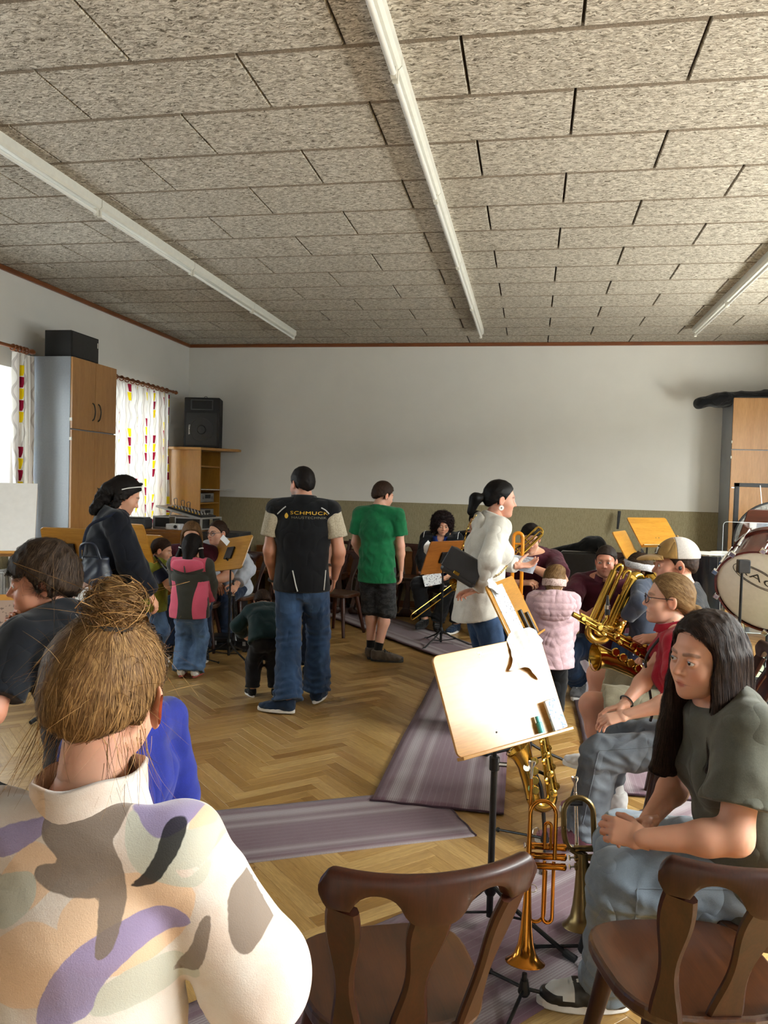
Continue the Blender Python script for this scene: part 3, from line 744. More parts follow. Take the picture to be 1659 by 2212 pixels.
def sdf_mesh(fn, lo, hi, h, slack=0.02):
    lo = np.asarray(lo, float); hi = np.asarray(hi, float); B = 4
    nb = np.maximum(1, np.ceil((hi-lo)/(h*B)).astype(int)); n = nb*B+1
    cc = np.stack(np.meshgrid(*[lo[i]+(np.arange(nb[i])+0.5)*B*h for i in range(3)], indexing='ij'), -1).reshape(-1, 3).astype(np.float32)
    dc = fn(cc).reshape(nb); near = np.abs(dc) < (B*h*0.87*1.15+slack)
    vals = np.repeat(np.repeat(np.repeat(np.where(dc < 0, -1.0, 1.0), B, 0), B, 1), B, 2).astype(np.float32)
    vals = np.pad(vals, ((0, 1),)*3, mode='edge')
    nm = np.zeros(n, bool)
    ix = np.argwhere(near)
    for dx in range(2):
        for dy in range(2):
            for dz in range(2):
                pass
    m1 = np.repeat(np.repeat(np.repeat(near, B, 0), B, 1), B, 2)
    nm[:-1, :-1, :-1] |= m1; nm[1:, :-1, :-1] |= m1; nm[:-1, 1:, :-1] |= m1; nm[:-1, :-1, 1:] |= m1
    nm[1:, 1:, :-1] |= m1; nm[1:, :-1, 1:] |= m1; nm[:-1, 1:, 1:] |= m1; nm[1:, 1:, 1:] |= m1
    idx = np.argwhere(nm); P = (lo+idx*h).astype(np.float32)
    out = np.empty(len(P), np.float32)
    for i in range(0, len(P), 200000): out[i:i+200000] = fn(P[i:i+200000])
    vals[nm] = out
    s = vals < 0
    c = [(i, j, k) for i in (0, 1) for j in (0, 1) for k in (0, 1)]
    sl = lambda A, o: A[o[0]:A.shape[0]-1+o[0], o[1]:A.shape[1]-1+o[1], o[2]:A.shape[2]-1+o[2]]
    cnt = np.zeros([q-1 for q in n], np.int8)
    for o in c: cnt += sl(s, o)
    mk = (cnt > 0) & (cnt < 8); cells = np.argwhere(mk)
    if len(cells) == 0: return np.zeros((0, 3)), np.zeros((0, 4), int)
    vid = np.full(mk.shape, -1, np.int64); vid[mk] = np.arange(len(cells))
    cv = {o: vals[cells[:, 0]+o[0], cells[:, 1]+o[1], cells[:, 2]+o[2]] for o in c}
    acc = np.zeros((len(cells), 3)); num = np.zeros(len(cells))
    for o in c:
        for ax in range(3):
            if o[ax] == 1: continue
            o2 = list(o); o2[ax] = 1; o2 = tuple(o2); a = cv[o]; b = cv[o2]; x = (a < 0) != (b < 0)
            t = np.where(x, a/np.where(x, a-b, 1), 0); p = np.zeros((len(cells), 3)); p[:] = o; p[:, ax] = t
            acc += p*x[:, None]; num += x
    V = lo+h*(cells+acc/np.maximum(num, 1)[:, None])
    F = []
    for ax in range(3):
        u, w = (ax+1) % 3, (ax+2) % 3
        a = s; sh = [slice(None)]*3; sh2 = [slice(None)]*3; sh[ax] = slice(0, -1); sh2[ax] = slice(1, None)
        e = s[tuple(sh)] != s[tuple(sh2)]; ins = s[tuple(sh)]
        E = np.argwhere(e); fl = ins[e]
        ok = (E[:, u] > 0) & (E[:, w] > 0) & (E[:, u] < n[u]-1) & (E[:, w] < n[w]-1); E = E[ok]; fl = fl[ok]
        if len(E) == 0: continue
        def g(du, dw):
            q = E.copy(); q[:, u] += du; q[:, w] += dw; return vid[q[:, 0], q[:, 1], q[:, 2]]
        q = np.stack([g(-1, -1), g(0, -1), g(0, 0), g(-1, 0)], 1); q[~fl] = q[~fl][:, ::-1]; F.append(q)
    F = np.concatenate(F); F = F[(F >= 0).all(1)]
    return V, F
def waves(P, amp, wl, seed, aniso=(1, 1, 1)):
    rs = np.random.RandomState(seed); out = np.zeros(len(P), np.float32); A = np.asarray(aniso, np.float32)
    Q = P*A
    Q = Q+0.25*wl*np.sin(Q[:, [1, 2, 0]]*(2*math.pi/(wl*2.3))+rs.rand(3).astype(np.float32)*6)
    for i in range(5):
        d = rs.randn(3).astype(np.float32); d /= np.linalg.norm(d); k = 2*math.pi/(wl*rs.uniform(0.6, 1.4))
        out += np.abs(np.sin(Q@d*k*0.5+rs.uniform(0, 6))).astype(np.float32)
    return amp*(out/5-0.62)*2.2
class Geo:
    """several pieces joined into one mesh, with material index and colour per vertex"""
    def __init__(s): s.V = []; s.F = []; s.C = []; s.M = []; s.n = 0
    def add(s, V, F, col, mi=0):
        V = np.asarray(V, float); F = np.asarray(F, int)
        if len(F) and F.shape[1] == 3: F = np.concatenate([F, F[:, 2:3]], 1)
        col = np.asarray(col, float)
        if col.ndim == 1: col = np.tile(col, (len(V), 1))
        s.V.append(V); s.F.append(F+s.n); s.C.append(col); s.M += [mi]*len(F); s.n += len(V)
    def build(s, name, mats, parent, extra=None):
        V = np.concatenate(s.V); F = np.concatenate(s.F); C = np.concatenate(s.C)
        return mesh_from(name, V, F, None, parent, True, dict(Col=C, **(extra or {})), mats=mats, fmat=s.M)

def m_skin():
    t = NT('skin'); a = t.new('ShaderNodeAttribute'); a.attribute_name = 'Col'; n = t.noise(t.coord(), 160, 3); n2 = t.noise(t.coord(), 22, 3)
    c = t.mix(t.math('MULTIPLY', t.ramp(n2, [(0.4, (0, 0, 0)), (0.7, (1, 1, 1))]), 0.22), a.outputs['Color'], t.mix(0.6, a.outputs['Color'], (0.55, 0.18, 0.12)))
    t.set(col=c, rough=0.5, spec=0.4, sss=0.25); t.b.inputs['Subsurface Radius'].default_value = (0.012, 0.005, 0.003); t.b.inputs['Subsurface Scale'].default_value = 0.6
    t.bump(n, 0.06, 0.001); return t.m
M_SKIN = m_skin()
def m_eye():
    t = NT('eye'); a = t.new('ShaderNodeAttribute'); a.attribute_name = 'Col'; t.set(col=a.outputs['Color'], rough=0.12, spec=0.6); return t.m
M_EYE = m_eye()
def m_hair(name, col, col2=None, rough=0.42):
    key = 'hair_'+name
    if key in _mc: return _mc[key]
    col = hexc(col) if isinstance(col, str) else col; col2 = (hexc(col2) if isinstance(col2, str) else col2) or tuple(min(1, x*1.9) for x in col)
    t = NT(key); a = t.new('ShaderNodeAttribute'); a.attribute_name = 'hv'; n = t.noise(t.coord(), 60, 3)
    f = t.math('ADD', t.math('MULTIPLY', a.outputs['Fac'], 0.75), t.math('MULTIPLY', n, 0.3), True)
    c = t.ramp(f, [(0.0, tuple(x*0.55 for x in col)), (0.45, col), (1.0, col2)])
    t.set(col=c, rough=rough+0.22, spec=0.22)
    _mc[key] = t.m; return t.m
def euler(yaw, pitch, roll=0):
    """yaw about z (left +), pitch: nod down positive, roll: tilt to the right positive; degrees"""
    y, p, r = [math.radians(q) for q in (yaw, pitch, roll)]
    Rz = np.array([[math.cos(y), -math.sin(y), 0], [math.sin(y), math.cos(y), 0], [0, 0, 1]])
    Rx = np.array([[1, 0, 0], [0, math.cos(p), math.sin(p)], [0, -math.sin(p), math.cos(p)]])
    Ry = np.array([[math.cos(r), 0, math.sin(r)], [0, 1, 0], [-math.sin(r), 0, math.cos(r)]])
    return Rz@Rx@Ry
def ik(S, T, a, b, hint):
    S = np.asarray(S, float); T = np.asarray(T, float); d = T-S; L = np.linalg.norm(d); mx = (a+b)*0.998
    if L > mx: T = S+d*mx/L; d = T-S; L = mx
    L = max(L, abs(a-b)+0.01); u = d/np.linalg.norm(d); x = (a*a-b*b+L*L)/(2*L); h = math.sqrt(max(0, a*a-x*x))
    hint = np.asarray(hint, float); w = hint-u*(hint@u); w = w/(np.linalg.norm(w)+1e-9)
    return S+u*x+w*h, T

# ---------------------------------------------------------------- head
def head_prims(child=0.0, male=0.0, fat=0.0):
    n = 1-0.25*child; w = 1+0.06*fat+0.03*child
    pos = [('s', (0, -0.012, 0.028), (0.0745, 0.096, 0.088)), ('s', (0, 0.034, -0.035), (0.060*w, 0.056, 0.074)),
           ('s', (0, 0.036, -0.070), (0.050*w+0.004*male, 0.050, 0.045-0.006*child)), ('s', (0, 0.074-0.004*child, -0.097+0.008*child), (0.019, 0.018, 0.017)),
           ('s', (-0.036, 0.054, -0.034), (0.027*w, 0.027, 0.028)), ('s', (0.036, 0.054, -0.034), (0.027*w, 0.027, 0.028)),
           ('c', (-0.03, 0.079, 0.019), (0.03, 0.079, 0.019), 0.010+0.002*male, 0.010+0.002*male)]
    nose = [('c', (0, 0.084, 0.006), (0, 0.086+0.022*n, -0.030+0.004*child), 0.0075, 0.0095), ('s', (-0.011*n, 0.093, -0.034), (0.0085*n, 0.009, 0.0075)), ('s', (0.011*n, 0.093, -0.034), (0.0085*n, 0.009, 0.0075))]
    return pos, nose
UPLIP = [((-0.023, 0.0800, -0.0665), (-0.005, 0.0915, -0.0615)), ((-0.005, 0.0915, -0.0615), (0.005, 0.0915, -0.0615)), ((0.005, 0.0915, -0.0615), (0.023, 0.0800, -0.0665))]
LOLIP = [((-0.020, 0.0805, -0.0685), (0, 0.0895, -0.0740)), ((0, 0.0895, -0.0740), (0.020, 0.0805, -0.0685))]
def head_field(child, male, fat, smile=0.0, mouth=0.0, ears=0.0):
    pos, nose = head_prims(child, male, fat)
    def lipd(P):
        d = None; dz = 0.006*smile
        for (a, b) in UPLIP:
            a = (a[0]*(1+0.18*smile), a[1]-0.003*smile, a[2]+(dz if abs(a[0]) > 0.01 else 0)+mouth*0.3); b = (b[0]*(1+0.18*smile), b[1]-0.003*smile, b[2]+(dz if abs(b[0]) > 0.01 else 0)+mouth*0.3)
            x = f_cap(P, a, b, 0.0046, 0.0046); d = x if d is None else np.minimum(d, x)
        for (a, b) in LOLIP:
            a = (a[0]*(1+0.18*smile), a[1]-0.003*smile, a[2]+(dz if abs(a[0]) > 0.01 else 0)-mouth); b = (b[0]*(1+0.18*smile), b[1]-0.003*smile, b[2]+(dz if abs(b[0]) > 0.01 else 0)-mouth)
            x = f_cap(P, a, b, 0.0056, 0.0056); d = np.minimum(d, x)
        return d
    def fn(P):
        d = f_union(P, pos, 0.022)
        for sx in (-1, 1): d = smax(d, -f_ell(P, (sx*0.033, 0.104, -0.001), (0.021, 0.021, 0.016)), 0.014)
        d = smin(d, f_union(P, nose, 0.008), 0.011)
        d = smin(d, lipd(P), 0.006)
        if mouth > 0: d = smax(d, -f_ell(P, (0, 0.094, -0.068-mouth*0.35), (0.017, 0.010, 0.0015+mouth*0.8)), 0.003)
        for sx in (-1, 1):
            lid = f_ell(P, (sx*0.0315, 0.0775, -0.001), (0.0150, 0.0150, 0.0150))
            op = f_ell(P, (sx*0.0315, 0.096, -0.0012), (0.0142, 0.02, 0.0050))
            d = smin(d, smax(lid, -op, 0.002), 0.004)
            R = _rot(sx*(0.35+30*ears)); ear = f_ell(P, (sx*(0.0775+ears), -0.010, -0.010), (0.0075, 0.020+0.3*ears, 0.032+0.2*ears), R)
            ear = smax(ear, -f_ell(P, (sx*(0.0865+ears), -0.006, -0.008), (0.006, 0.011, 0.019), R), 0.004)
            d = smin(d, ear, 0.006)
        return d
    return fn, lipd
def eye_geo(center, gaze, r, iris):
    z = nrm(gaze); x = nrm(np.cross((0, 0, 1), z)); y = np.cross(z, x); rings = [0, 0.10, 0.19, 0.20, 0.40, 0.44, 0.46, 0.9, 1.6, 3.14]
    V = []; C = []
    for i, a in enumerate(rings):
        rr = 1.0
        for k in range(16):
            t = 2*math.pi*k/16; V.append(center+r*(math.cos(a)*z+math.sin(a)*(math.cos(t)*x+math.sin(t)*y)))
            C.append((0.004, 0.004, 0.004) if i <= 2 else (iris if i <= 4 else ((iris[0]*0.3, iris[1]*0.3, iris[2]*0.3) if i == 5 else (0.62, 0.58, 0.55))))
    F = [(i*16+k, (i+1)*16+k, (i+1)*16+(k+1) % 16, i*16+(k+1) % 16) for i in range(len(rings)-1) for k in range(16)]
    return np.array(V), np.array(F), np.array(C)

# ---------------------------------------------------------------- hand
def hand_prims(curl, spread=0.1, thumb=0.5, grip=0):
    """x towards the thumb, y along the fingers, z back of the hand; adult metres"""
    pr_ = [('e', (0.004, -0.045, 0), (0.002, 0.012, 0), (1, 0, 0), 0.028, 0.021, 0.031, 0.017), ('e', (0.002, 0.015, 0), (-0.001, 0.078, 0), (1, 0, 0), 0.034, 0.0155, 0.040, 0.0125)]
    fx = [0.0285, 0.0095, -0.0095, -0.0275]; ln = [0.071, 0.080, 0.074, 0.058]; rd = [0.0088, 0.0092, 0.0086, 0.0078]; by = [0.086, 0.090, 0.087, 0.079]
    cl = curl if hasattr(curl, '__len__') else [curl]*4
    fingers = []
    for i in range(4):
        p = V3(fx[i], by[i], -0.001); sp = spread*(1.5-i); th = 0.0; segs = []
        for j, fr in enumerate((0.46, 0.31, 0.23)):
            th += cl[i]*(0.9, 1.15, 0.75)[j]; L = ln[i]*fr
            q = p+L*V3(math.sin(sp)*math.cos(th), math.cos(sp)*math.cos(th), -math.sin(th))
            segs.append(('c', tuple(p), tuple(q), rd[i]*(1, 0.92, 0.85)[j], rd[i]*(0.92, 0.85, 0.72)[j])); p = q
        fingers.append(segs)
    p = V3(0.026, 0.018, -0.006); d1 = nrm(V3(0.75-0.5*thumb, 0.62, -0.25-0.55*thumb)); q = p+0.042*d1; d2 = nrm(d1+V3(-0.35*thumb, 0.35, -0.25*thumb)); r_ = q+0.032*d2; d3 = nrm(d2+V3(-0.35*thumb, 0.2, -0.1)); e = r_+0.026*d3
    fingers.append([('c', tuple(p), tuple(q), 0.0145, 0.0115), ('c', tuple(q), tuple(r_), 0.0112, 0.010), ('c', tuple(r_), tuple(e), 0.0098, 0.008)])
    return pr_, fingers
def hand_mesh(curl, spread, thumb, h):
    palm, fing = hand_prims(curl, spread, thumb)
    def fn(P):
        d = f_union(P, palm, 0.012)
        for s in fing: d = smin(d, f_union(P, s, 0.004), 0.006)
        return d
    lo, hi = prim_box(palm+[q for s in fing for q in s], 0.008); lo[1] = -0.03
    return sdf_mesh(fn, lo, hi, h, 0.006)

# ---------------------------------------------------------------- hair strands laid over a field
def strands(fn, V, F, flow, n, steps, step, width, lift, rs, mask=None, wig=0.0, taper=True):
    """V,F the hair shell; flow(P)->direction; returns ribbons"""
    tri = V[F[:, :3]]; ar = np.linalg.norm(np.cross(tri[:, 1]-tri[:, 0], tri[:, 2]-tri[:, 0]), axis=1)
    if mask is not None: ar = ar*mask(tri.mean(1))
    if ar.sum() <= 0: return np.zeros((0, 3)), np.zeros((0, 4), int), np.zeros(0)
    k = rs.choice(len(F), n, p=ar/ar.sum()); w = rs.rand(n, 2); P = tri[k, 0]+(tri[k, 1]-tri[k, 0])*w[:, :1]+(tri[k, 2]-tri[k, 0])*w[:, 1:]*(1-w[:, :1])
    e = 0.0025
    def grad(Q):
        Q = Q.astype(np.float32); d0 = fn(Q); g = np.stack([fn(Q+np.float32(e)*np.eye(3, dtype=np.float32)[i])-d0 for i in range(3)], 1)/e
        ln = np.linalg.norm(g, axis=1)[:, None]+1e-9; return d0/ln[:, 0], g/ln
    L = lift*(0.3+rs.rand(n)); jit = rs.randn(n, 3)*0.12
    path = []; nor = []; dirs = []
    for i in range(steps+1):
        d, g = grad(P); P = P+g*((L-d)[:, None]); path.append(P.copy()); nor.append(g)
        f = flow(P)+jit*np.linalg.norm(flow(P), axis=1)[:, None]
        if wig: f = f+wig*np.sin(P[:, [1, 2, 0]]*180+L[:, None]*4000)
        f = f-g*(f*g).sum(1)[:, None]; f /= np.linalg.norm(f, axis=1)[:, None]+1e-9; dirs.append(f); P = P+f*step
    wd = width*(0.5+rs.rand(n)); Vv = []; 
    for i in range(steps+1):
        s = np.cross(dirs[i], nor[i]); tp = (1-0.75*abs(2*i/steps-1)**2) if taper else 1
        Vv.append(path[i]-s*(wd*tp/2)[:, None]); Vv.append(path[i]+s*(wd*tp/2)[:, None])
    Vv = np.stack(Vv, 1).reshape(-1, 3); m = 2*(steps+1); base = np.arange(n)*m
    Fq = np.concatenate([np.stack([base+2*i, base+2*i+1, base+2*i+3, base+2*i+2], 1) for i in range(steps)])
    return Vv, Fq, np.repeat(0.5+0.30*(rs.rand(n)-0.5)+0.30*(rs.rand(n)-0.5), m)
def hairline(P, nape=-0.070, front=0.075, temple=0.0):
    return np.where(P[:, 1] < -0.03, 0.38*np.abs(P[:, 0]), 0.0)+np.interp(P[:, 1], [-0.12, -0.07, -0.04, -0.022, -0.005, 0.012, 0.022, 0.045, 0.07, 0.10], [nape, nape, nape+0.012, -0.035, -0.028+temple, -0.020+temple, 0.012, 0.042, front-0.012, front])
def cap_field(th=0.010, nape=-0.07, front=0.075, ears=True, top=0.0, seed=1, rough=0.002, temple=0.0):
    def fn(P):
        d = f_ell(P, (0, -0.013, 0.030), (0.0760+th, 0.0975+th, 0.090+th+top))
        d = smin(d, f_ell(P, (0, -0.048, -0.015), (0.058+th, 0.050+th, 0.060)), 0.03)
        d = d+waves(P, rough, 0.03, seed)
        d = smax(d, (hairline(P, nape, front, temple)-P[:, 2])*0.85+waves(P, 0.004, 0.016, seed+2), 0.006)
        if ears:
            for sx in (-1, 1): d = smax(d, -f_ell(P, (sx*0.082, -0.004, -0.014), (0.022, 0.021, 0.034)), 0.006)
        return d
    return fn
# ================================================================ PERSON
_shoe = {}
def shoe_base():
    if _shoe: return _shoe
    up = [('s', (0, 0.118, 0.034), (0.043, 0.078, 0.036)), ('s', (0, 0.045, 0.050), (0.040, 0.085, 0.052)), ('s', (0, -0.030, 0.052), (0.037, 0.046, 0.056)), ('c', (0, -0.022, 0.06), (0, -0.026, 0.095), 0.040, 0.041)]
    def fu(P):
        d = f_union(P, up, 0.03); d = np.maximum(d, 0.018-P[:, 2]); d = smax(d, P[:, 2]-0.098+0.25*np.maximum(0, P[:, 1]), 0.01)
        return d+0.0015*np.sin(P[:, 1]*160)*np.sin(P[:, 2]*150)
    V, F = sdf_mesh(fu, (-0.06, -0.09, 0.0), (0.06, 0.215, 0.12), 0.0055, 0.01); _shoe['upper'] = (V, F)
    out = []
    for i in range(40):
        t = 2*math.pi*i/40; y = 0.062+0.140*math.sin(t); x = 0.047*math.cos(t)*(0.86+0.14*math.sin(t-0.4)); out.append((x, y))
    _shoe['outline'] = out; return _shoe
def shoe_meshes():
    b = shoe_base()
    if 'me' in b: return b['me']
    def mk(V, F, nm):
        o = mesh_from(nm, V, F, None, None, True); me = o.data; me.materials.append(None); bpy.data.objects.remove(o); return me
    mu = mk(b['upper'][0], b['upper'][1], 'shoe_upper')
    mb = MB().prism(b['outline'], 0.0, 0.028, bev=0.006); o = mb.build('sole', None); ms = o.data; ms.materials.append(None); bpy.data.objects.remove(o)
    mb = MB()
    for k, y in enumerate((0.045, 0.062, 0.079, 0.096)):
        z = 0.098-(y-0.03)*0.42
        for sg in (-1, 1): mb.tube([(-0.024*sg, y-0.006, z-0.012), (0, y, z+0.004), (0.024*sg, y+0.010, z-0.016)], 0.0035, 5)
    for sg in (-1, 1): mb.tube(crom([(0, 0.04, 0.096), (sg*0.022, 0.035, 0.104), (sg*0.04, 0.045, 0.088), (sg*0.02, 0.05, 0.093)], 4), 0.0028, 5)
    o = mb.build('laces', None); ml = o.data; ml.materials.append(None); bpy.data.objects.remove(o)
    mt = MB().prism([(x*1.02, y) for x, y in b['outline'] if y > 0.12]+[], 0.026, 0.047, bev=0.008); o = mt.build('toe_cap', None); mc = o.data; mc.materials.append(None); bpy.data.objects.remove(o)
    b['me'] = (mu, ms, ml, mc); return b['me']

SKIN = hexc('CF9C80')
class Person:
    def __init__(s, label, loc, rz, H, hd=None, build=1.0, fem=0.0, child=0.0, fat=0.0, male=0.0, skin=SKIN, pelvis=None, lean=0, bend=0, side=0, twist=0,
                 head=(0, 0, 0), R=None, L=None, rl=None, ll=None, det=0, smile=0.0, mouth=0.0, iris=(0.05, 0.03, 0.02), gaze=None, brow=None, stubble=0.0, shoulder=None, legf=None, neck=0.0, cat='person', pelvis_tilt=0, blush=1.0, eyes=True, ears=0.0):
        s.root = empty('person', (loc[0], loc[1], loc[2] if len(loc) > 2 else 0.0), rz); tag(s.root, label, cat)
        s.loc = V3(loc[0], loc[1], loc[2] if len(loc) > 2 else 0.0); s.rz = rz; s.H = H; k = H/1.75; s.k = k; s.child = child; s.fem = fem
        s.hd = hd or 0.228; s.hs = s.hd/0.230; s.det = det; s.skin = np.array(skin); s.bulk = k*build*(1+0.10*child)
        s.hh = [0.0046, 0.0034, 0.0023][det]; s.bh = [0.016, 0.012, 0.009][det]; s.ch = [0.0125, 0.009, 0.0065][det]
        hz = (legf or (0.525-0.045*child))*H
        s.p0 = V3(*(pelvis if pelvis is not None else (0, 0, hz)))
        tl = 0.845*H-hz if not child else (H-s.hd*0.93-0.035*k)-hz
        s.tl = tl
        d1 = euler(0, lean, side)@V3(0, 0, 1); d2 = euler(0, lean+bend, side)@V3(0, 0, 1)
        s.d1, s.d2 = d1, d2
        Rt = euler(twist, lean+bend, side); s.Lx = Rt@V3(1, 0, 0); s.Fy = Rt@V3(0, 1, 0)
        s.waist = s.p0+d1*tl*0.30; s.chest = s.waist+nrm(d1+d2)*tl*0.33; s.neckb = s.chest+d2*tl*0.37
        sw = (shoulder or (0.112-0.010*fem-0.004*child))*H
        s.upc = s.neckb-d2*0.055*k
        s.shR = s.upc+s.Lx*sw-d2*0.005*k; s.shL = s.upc-s.Lx*sw-d2*0.005*k
        s.Rh = euler(*head); nl = 0.062*k+neck
        nd = nrm(d2*0.7+V3(0, 0, 0.5)+s.Fy*0.18); s.skull = s.neckb+nd*nl
        s.hc = s.skull-s.Rh@(V3(0, -0.022, -0.070)*s.hs)
        ua, fa = 0.170*H, 0.146*H; s.ua, s.fa = ua, fa
        s.hand = {}
        s.arm = {}
        for nm, sg, spec, S in (('R', 1, R, s.shR), ('L', -1, L, s.shL)):
            spec = dict(w=None, e=None, palm=None, dir=None, curl=0.35, thumb=0.4, spread=0.05) | (spec or {})
            if spec['w'] is None: spec['w'] = tuple(S+V3(sg*0.05*k, 0.05*k, -(ua+fa)*0.985))
            hint = spec['e'] if spec['e'] is not None else (sg*0.5, -1, -0.2)
            E, W = ik(S, spec['w'], ua, fa, hint); s.arm[nm] = (S, E, W); s.hand[nm] = spec
        th, sh = 0.245*H*(1-0.08*child), 0.240*H*(1-0.08*child); s.leg = {}; s.foot = {}
        hipw = 0.052*H
        for nm, sg, spec in (('R', 1, rl), ('L', -1, ll)):
            spec = dict(a=None, k=None, toe=None, tilt=0) | (spec or {})
            Hj = s.p0+V3(sg*hipw, 0, -0.01*k)
            if spec['a'] is None: spec['a'] = (sg*0.085*k, -0.01, 0.09*k)
            if spec['k'] is None: spec['k'] = (sg*0.12, 1, 0.15)
            dist = np.linalg.norm(np.asarray(spec['a'])-Hj); sc = max(1.0, dist/((th+sh)*0.995))
            K, A = ik(Hj, spec['a'], th*sc, sh*sc, spec['k']); s.leg[nm] = (Hj, K, A)
            toe = spec['toe'] if spec['toe'] is not None else (sg*0.25, 1); s.foot[nm] = (A, np.arctan2(-toe[0], toe[1]), spec['tilt'])
        s.o = dict(smile=smile, mouth=mouth, iris=iris, gaze=gaze, brow=brow, stubble=stubble, male=male, fat=fat, blush=blush, eyes=eyes, ears=ears)
    # ---- prim lists
    def torso(s, off=0.0, hips=True, bust=True):
        b = s.bulk; f = s.fem; o = off
        pr = [('e', s.p0-s.d1*0.03*s.k, s.waist, s.Lx, (0.160+0.010*f)*b+o, (0.112+0.008*f)*b+o, (0.142-0.012*f)*b+o, 0.104*b+o),
              ('e', s.waist, s.chest, s.Lx, (0.142-0.012*f)*b+o, 0.104*b+o, (0.164-0.014*f)*b+o, (0.118-0.006*f)*b+o),
              ('e', s.chest, s.upc, s.Lx, (0.164-0.014*f)*b+o, (0.118-0.006*f)*b+o, (0.140-0.01*f)*b+o, 0.080*b+o),
              ('c', s.upc-s.Lx*0.05*s.k, s.shR, 0.056*b+o, 0.052*b+o), ('c', s.upc+s.Lx*0.05*s.k, s.shL, 0.056*b+o, 0.052*b+o),
              ('c', s.neckb+s.d2*0.012*s.k, s.shR-s.Lx*0.02*s.k, 0.046*b+o, 0.046*b+o), ('c', s.neckb+s.d2*0.012*s.k, s.shL+s.Lx*0.02*s.k, 0.046*b+o, 0.046*b+o)]
        if bust and f > 0.5 and s.child < 0.5:
            for sg in (-1, 1): pr.append(('s', s.chest+s.Lx*sg*0.07*b+s.Fy*0.085*b-s.d2*0.015, (0.062*b+o, 0.058*b+o, 0.060*b+o)))
        return pr
    def arms(s, nm, off=0.0):
        S, E, W = s.arm[nm]; b = s.bulk; m = E+(W-E)*0.3
        return [('c', S, E, 0.052*b+off, 0.041*b+off), ('c', E, m, 0.041*b+off, 0.042*b+off), ('c', m, W, 0.042*b+off, 0.0255*b+off)]
    def legs(s, nm, off=0.0):
        Hj, K, A = s.leg[nm]; b = s.bulk; m = K+(A-K)*0.28
        back = nrm(np.cross(np.cross(K-Hj, A-K), A-K)) if np.linalg.norm(np.cross(K-Hj, A-K)) > 1e-4 else V3(0, 1, 0)
        return [('c', Hj, K, 0.088*b+off, 0.058*b+off), ('c', K, m, 0.055*b+off, 0.056*b+off), ('c', m, A, 0.056*b+off, 0.036*b+off)]
    def neckp(s, off=0.0):
        b = s.bulk; r = (0.056-0.007*s.fem)*(0.5*b+0.5*s.hs)
        return [('c', s.neckb-s.d2*0.02, s.skull+s.Rh@(V3(0, 0.004, -0.005)*s.hs), r*1.06+off, r*0.98+off)]
    def cloth_mesh(s, name, prims, mat, clip=None, wr=(0.004, 0.09), seed=3, k=0.03, h=None, attrs=None, extra=None, pad=0.03, aniso=(1, 1, 1), limbs=None, kl=0.014):
        h = h or s.ch
        def fn(P):
            d = f_union(P, prims, k)
            if wr: d = d+waves(P, wr[0], wr[1], seed, aniso)
            if clip: d = clip(P, d)
            if limbs:
                dl = np.minimum.reduce([f_union(P, q, 0.02) for q in limbs])
                if wr: dl = dl+waves(P, wr[0]*0.8, wr[1]*0.7, seed+1, aniso)
                d = smin(d, dl, kl)
            return d
        lo, hi = prim_box(prims+[q for l_ in (limbs or []) for q in l_], pad); V, F = sdf_mesh(fn, lo, hi, h)
        at_ = attrs(V) if attrs else None
        o = mesh_from(name, V, F, mat, s.root, True, at_); s.last = fn
        return o
    def shirt(s, mat, sleeve=0.62, hem=0.10, off=0.013, neck=0.0, wr=(0.005, 0.10), name='shirt', flare=0.012, arms=('R', 'L'), slack=0.014, vneck=0.0, collar=None, front_open=0.0, seed=5, extra=None, attrs=None, h=None, belly=0.0, hem_n=None):
        pr = s.torso(off)
        hemp = s.p0-s.d1*hem
        if hem > -0.05: pr.append(('e', s.p0-s.d1*(hem+0.02), s.waist, s.Lx, (0.160+0.012*s.fem)*s.bulk+off+flare, (0.115+0.01*s.fem)*s.bulk+off+flare, (0.142)*s.bulk+off+flare*0.6, 0.105*s.bulk+off+flare*0.6+belly))
        limbs = []
        for nm in arms:
            S, E, W = s.arm[nm]; b = s.bulk; pr0 = pr; pr = []
            if sleeve <= 1.0:
                cut = S+(E-S)*sleeve; d = nrm(E-S); pr.append(('cut', S, cut+d*0.05, 0.054*b+off, 0.052*b+off+slack, cut, d))
            else:
                fr = sleeve-1.0; cut = E+(W-E)*fr; d = nrm(W-E); m = E+(W-E)*0.35
                pr.append(('c', S, E, 0.053*b+off, 0.044*b+off+slack*0.5)); pr.append(('cut', E, cut+d*0.04, 0.045*b+off+slack*0.5, 0.029*b+off+slack*0.3, cut, d))
            limbs.append(pr); pr = pr0
        if extra: pr += extra
        nk = s.neckp(0.0); r0 = nk[0][3]
        def clip(P, d):
            hn = hem_n if hem_n is not None else s.d1
            d = smax(d, -(P-hemp.astype(np.float32))@np.asarray(hn, np.float32), 0.006)
            a = s.neckb+s.d2*(0.022*s.k)-s.Fy*0.01; d = smax(d, (P-a.astype(np.float32))@nrm(s.d2+s.Fy*0.35).astype(np.float32), 0.012)
            d = np.maximum(d, -f_cap(P, s.neckb-s.d2*0.03+s.Fy*0.004, s.neckb+s.d2*0.2+s.Fy*0.02, r0*1.02+neck, r0*1.1+neck))
            if vneck: d = np.maximum(d, -f_ell(P, s.neckb+s.Fy*0.10*s.k-s.d2*0.02*s.k, (0.045*s.k, 0.08*s.k, vneck)))
            return d
        o = s.cloth_mesh(name, pr, mat, clip, wr, seed, h=h, attrs=attrs, limbs=limbs)
        if collar: s.collar(collar, neck)
        return o
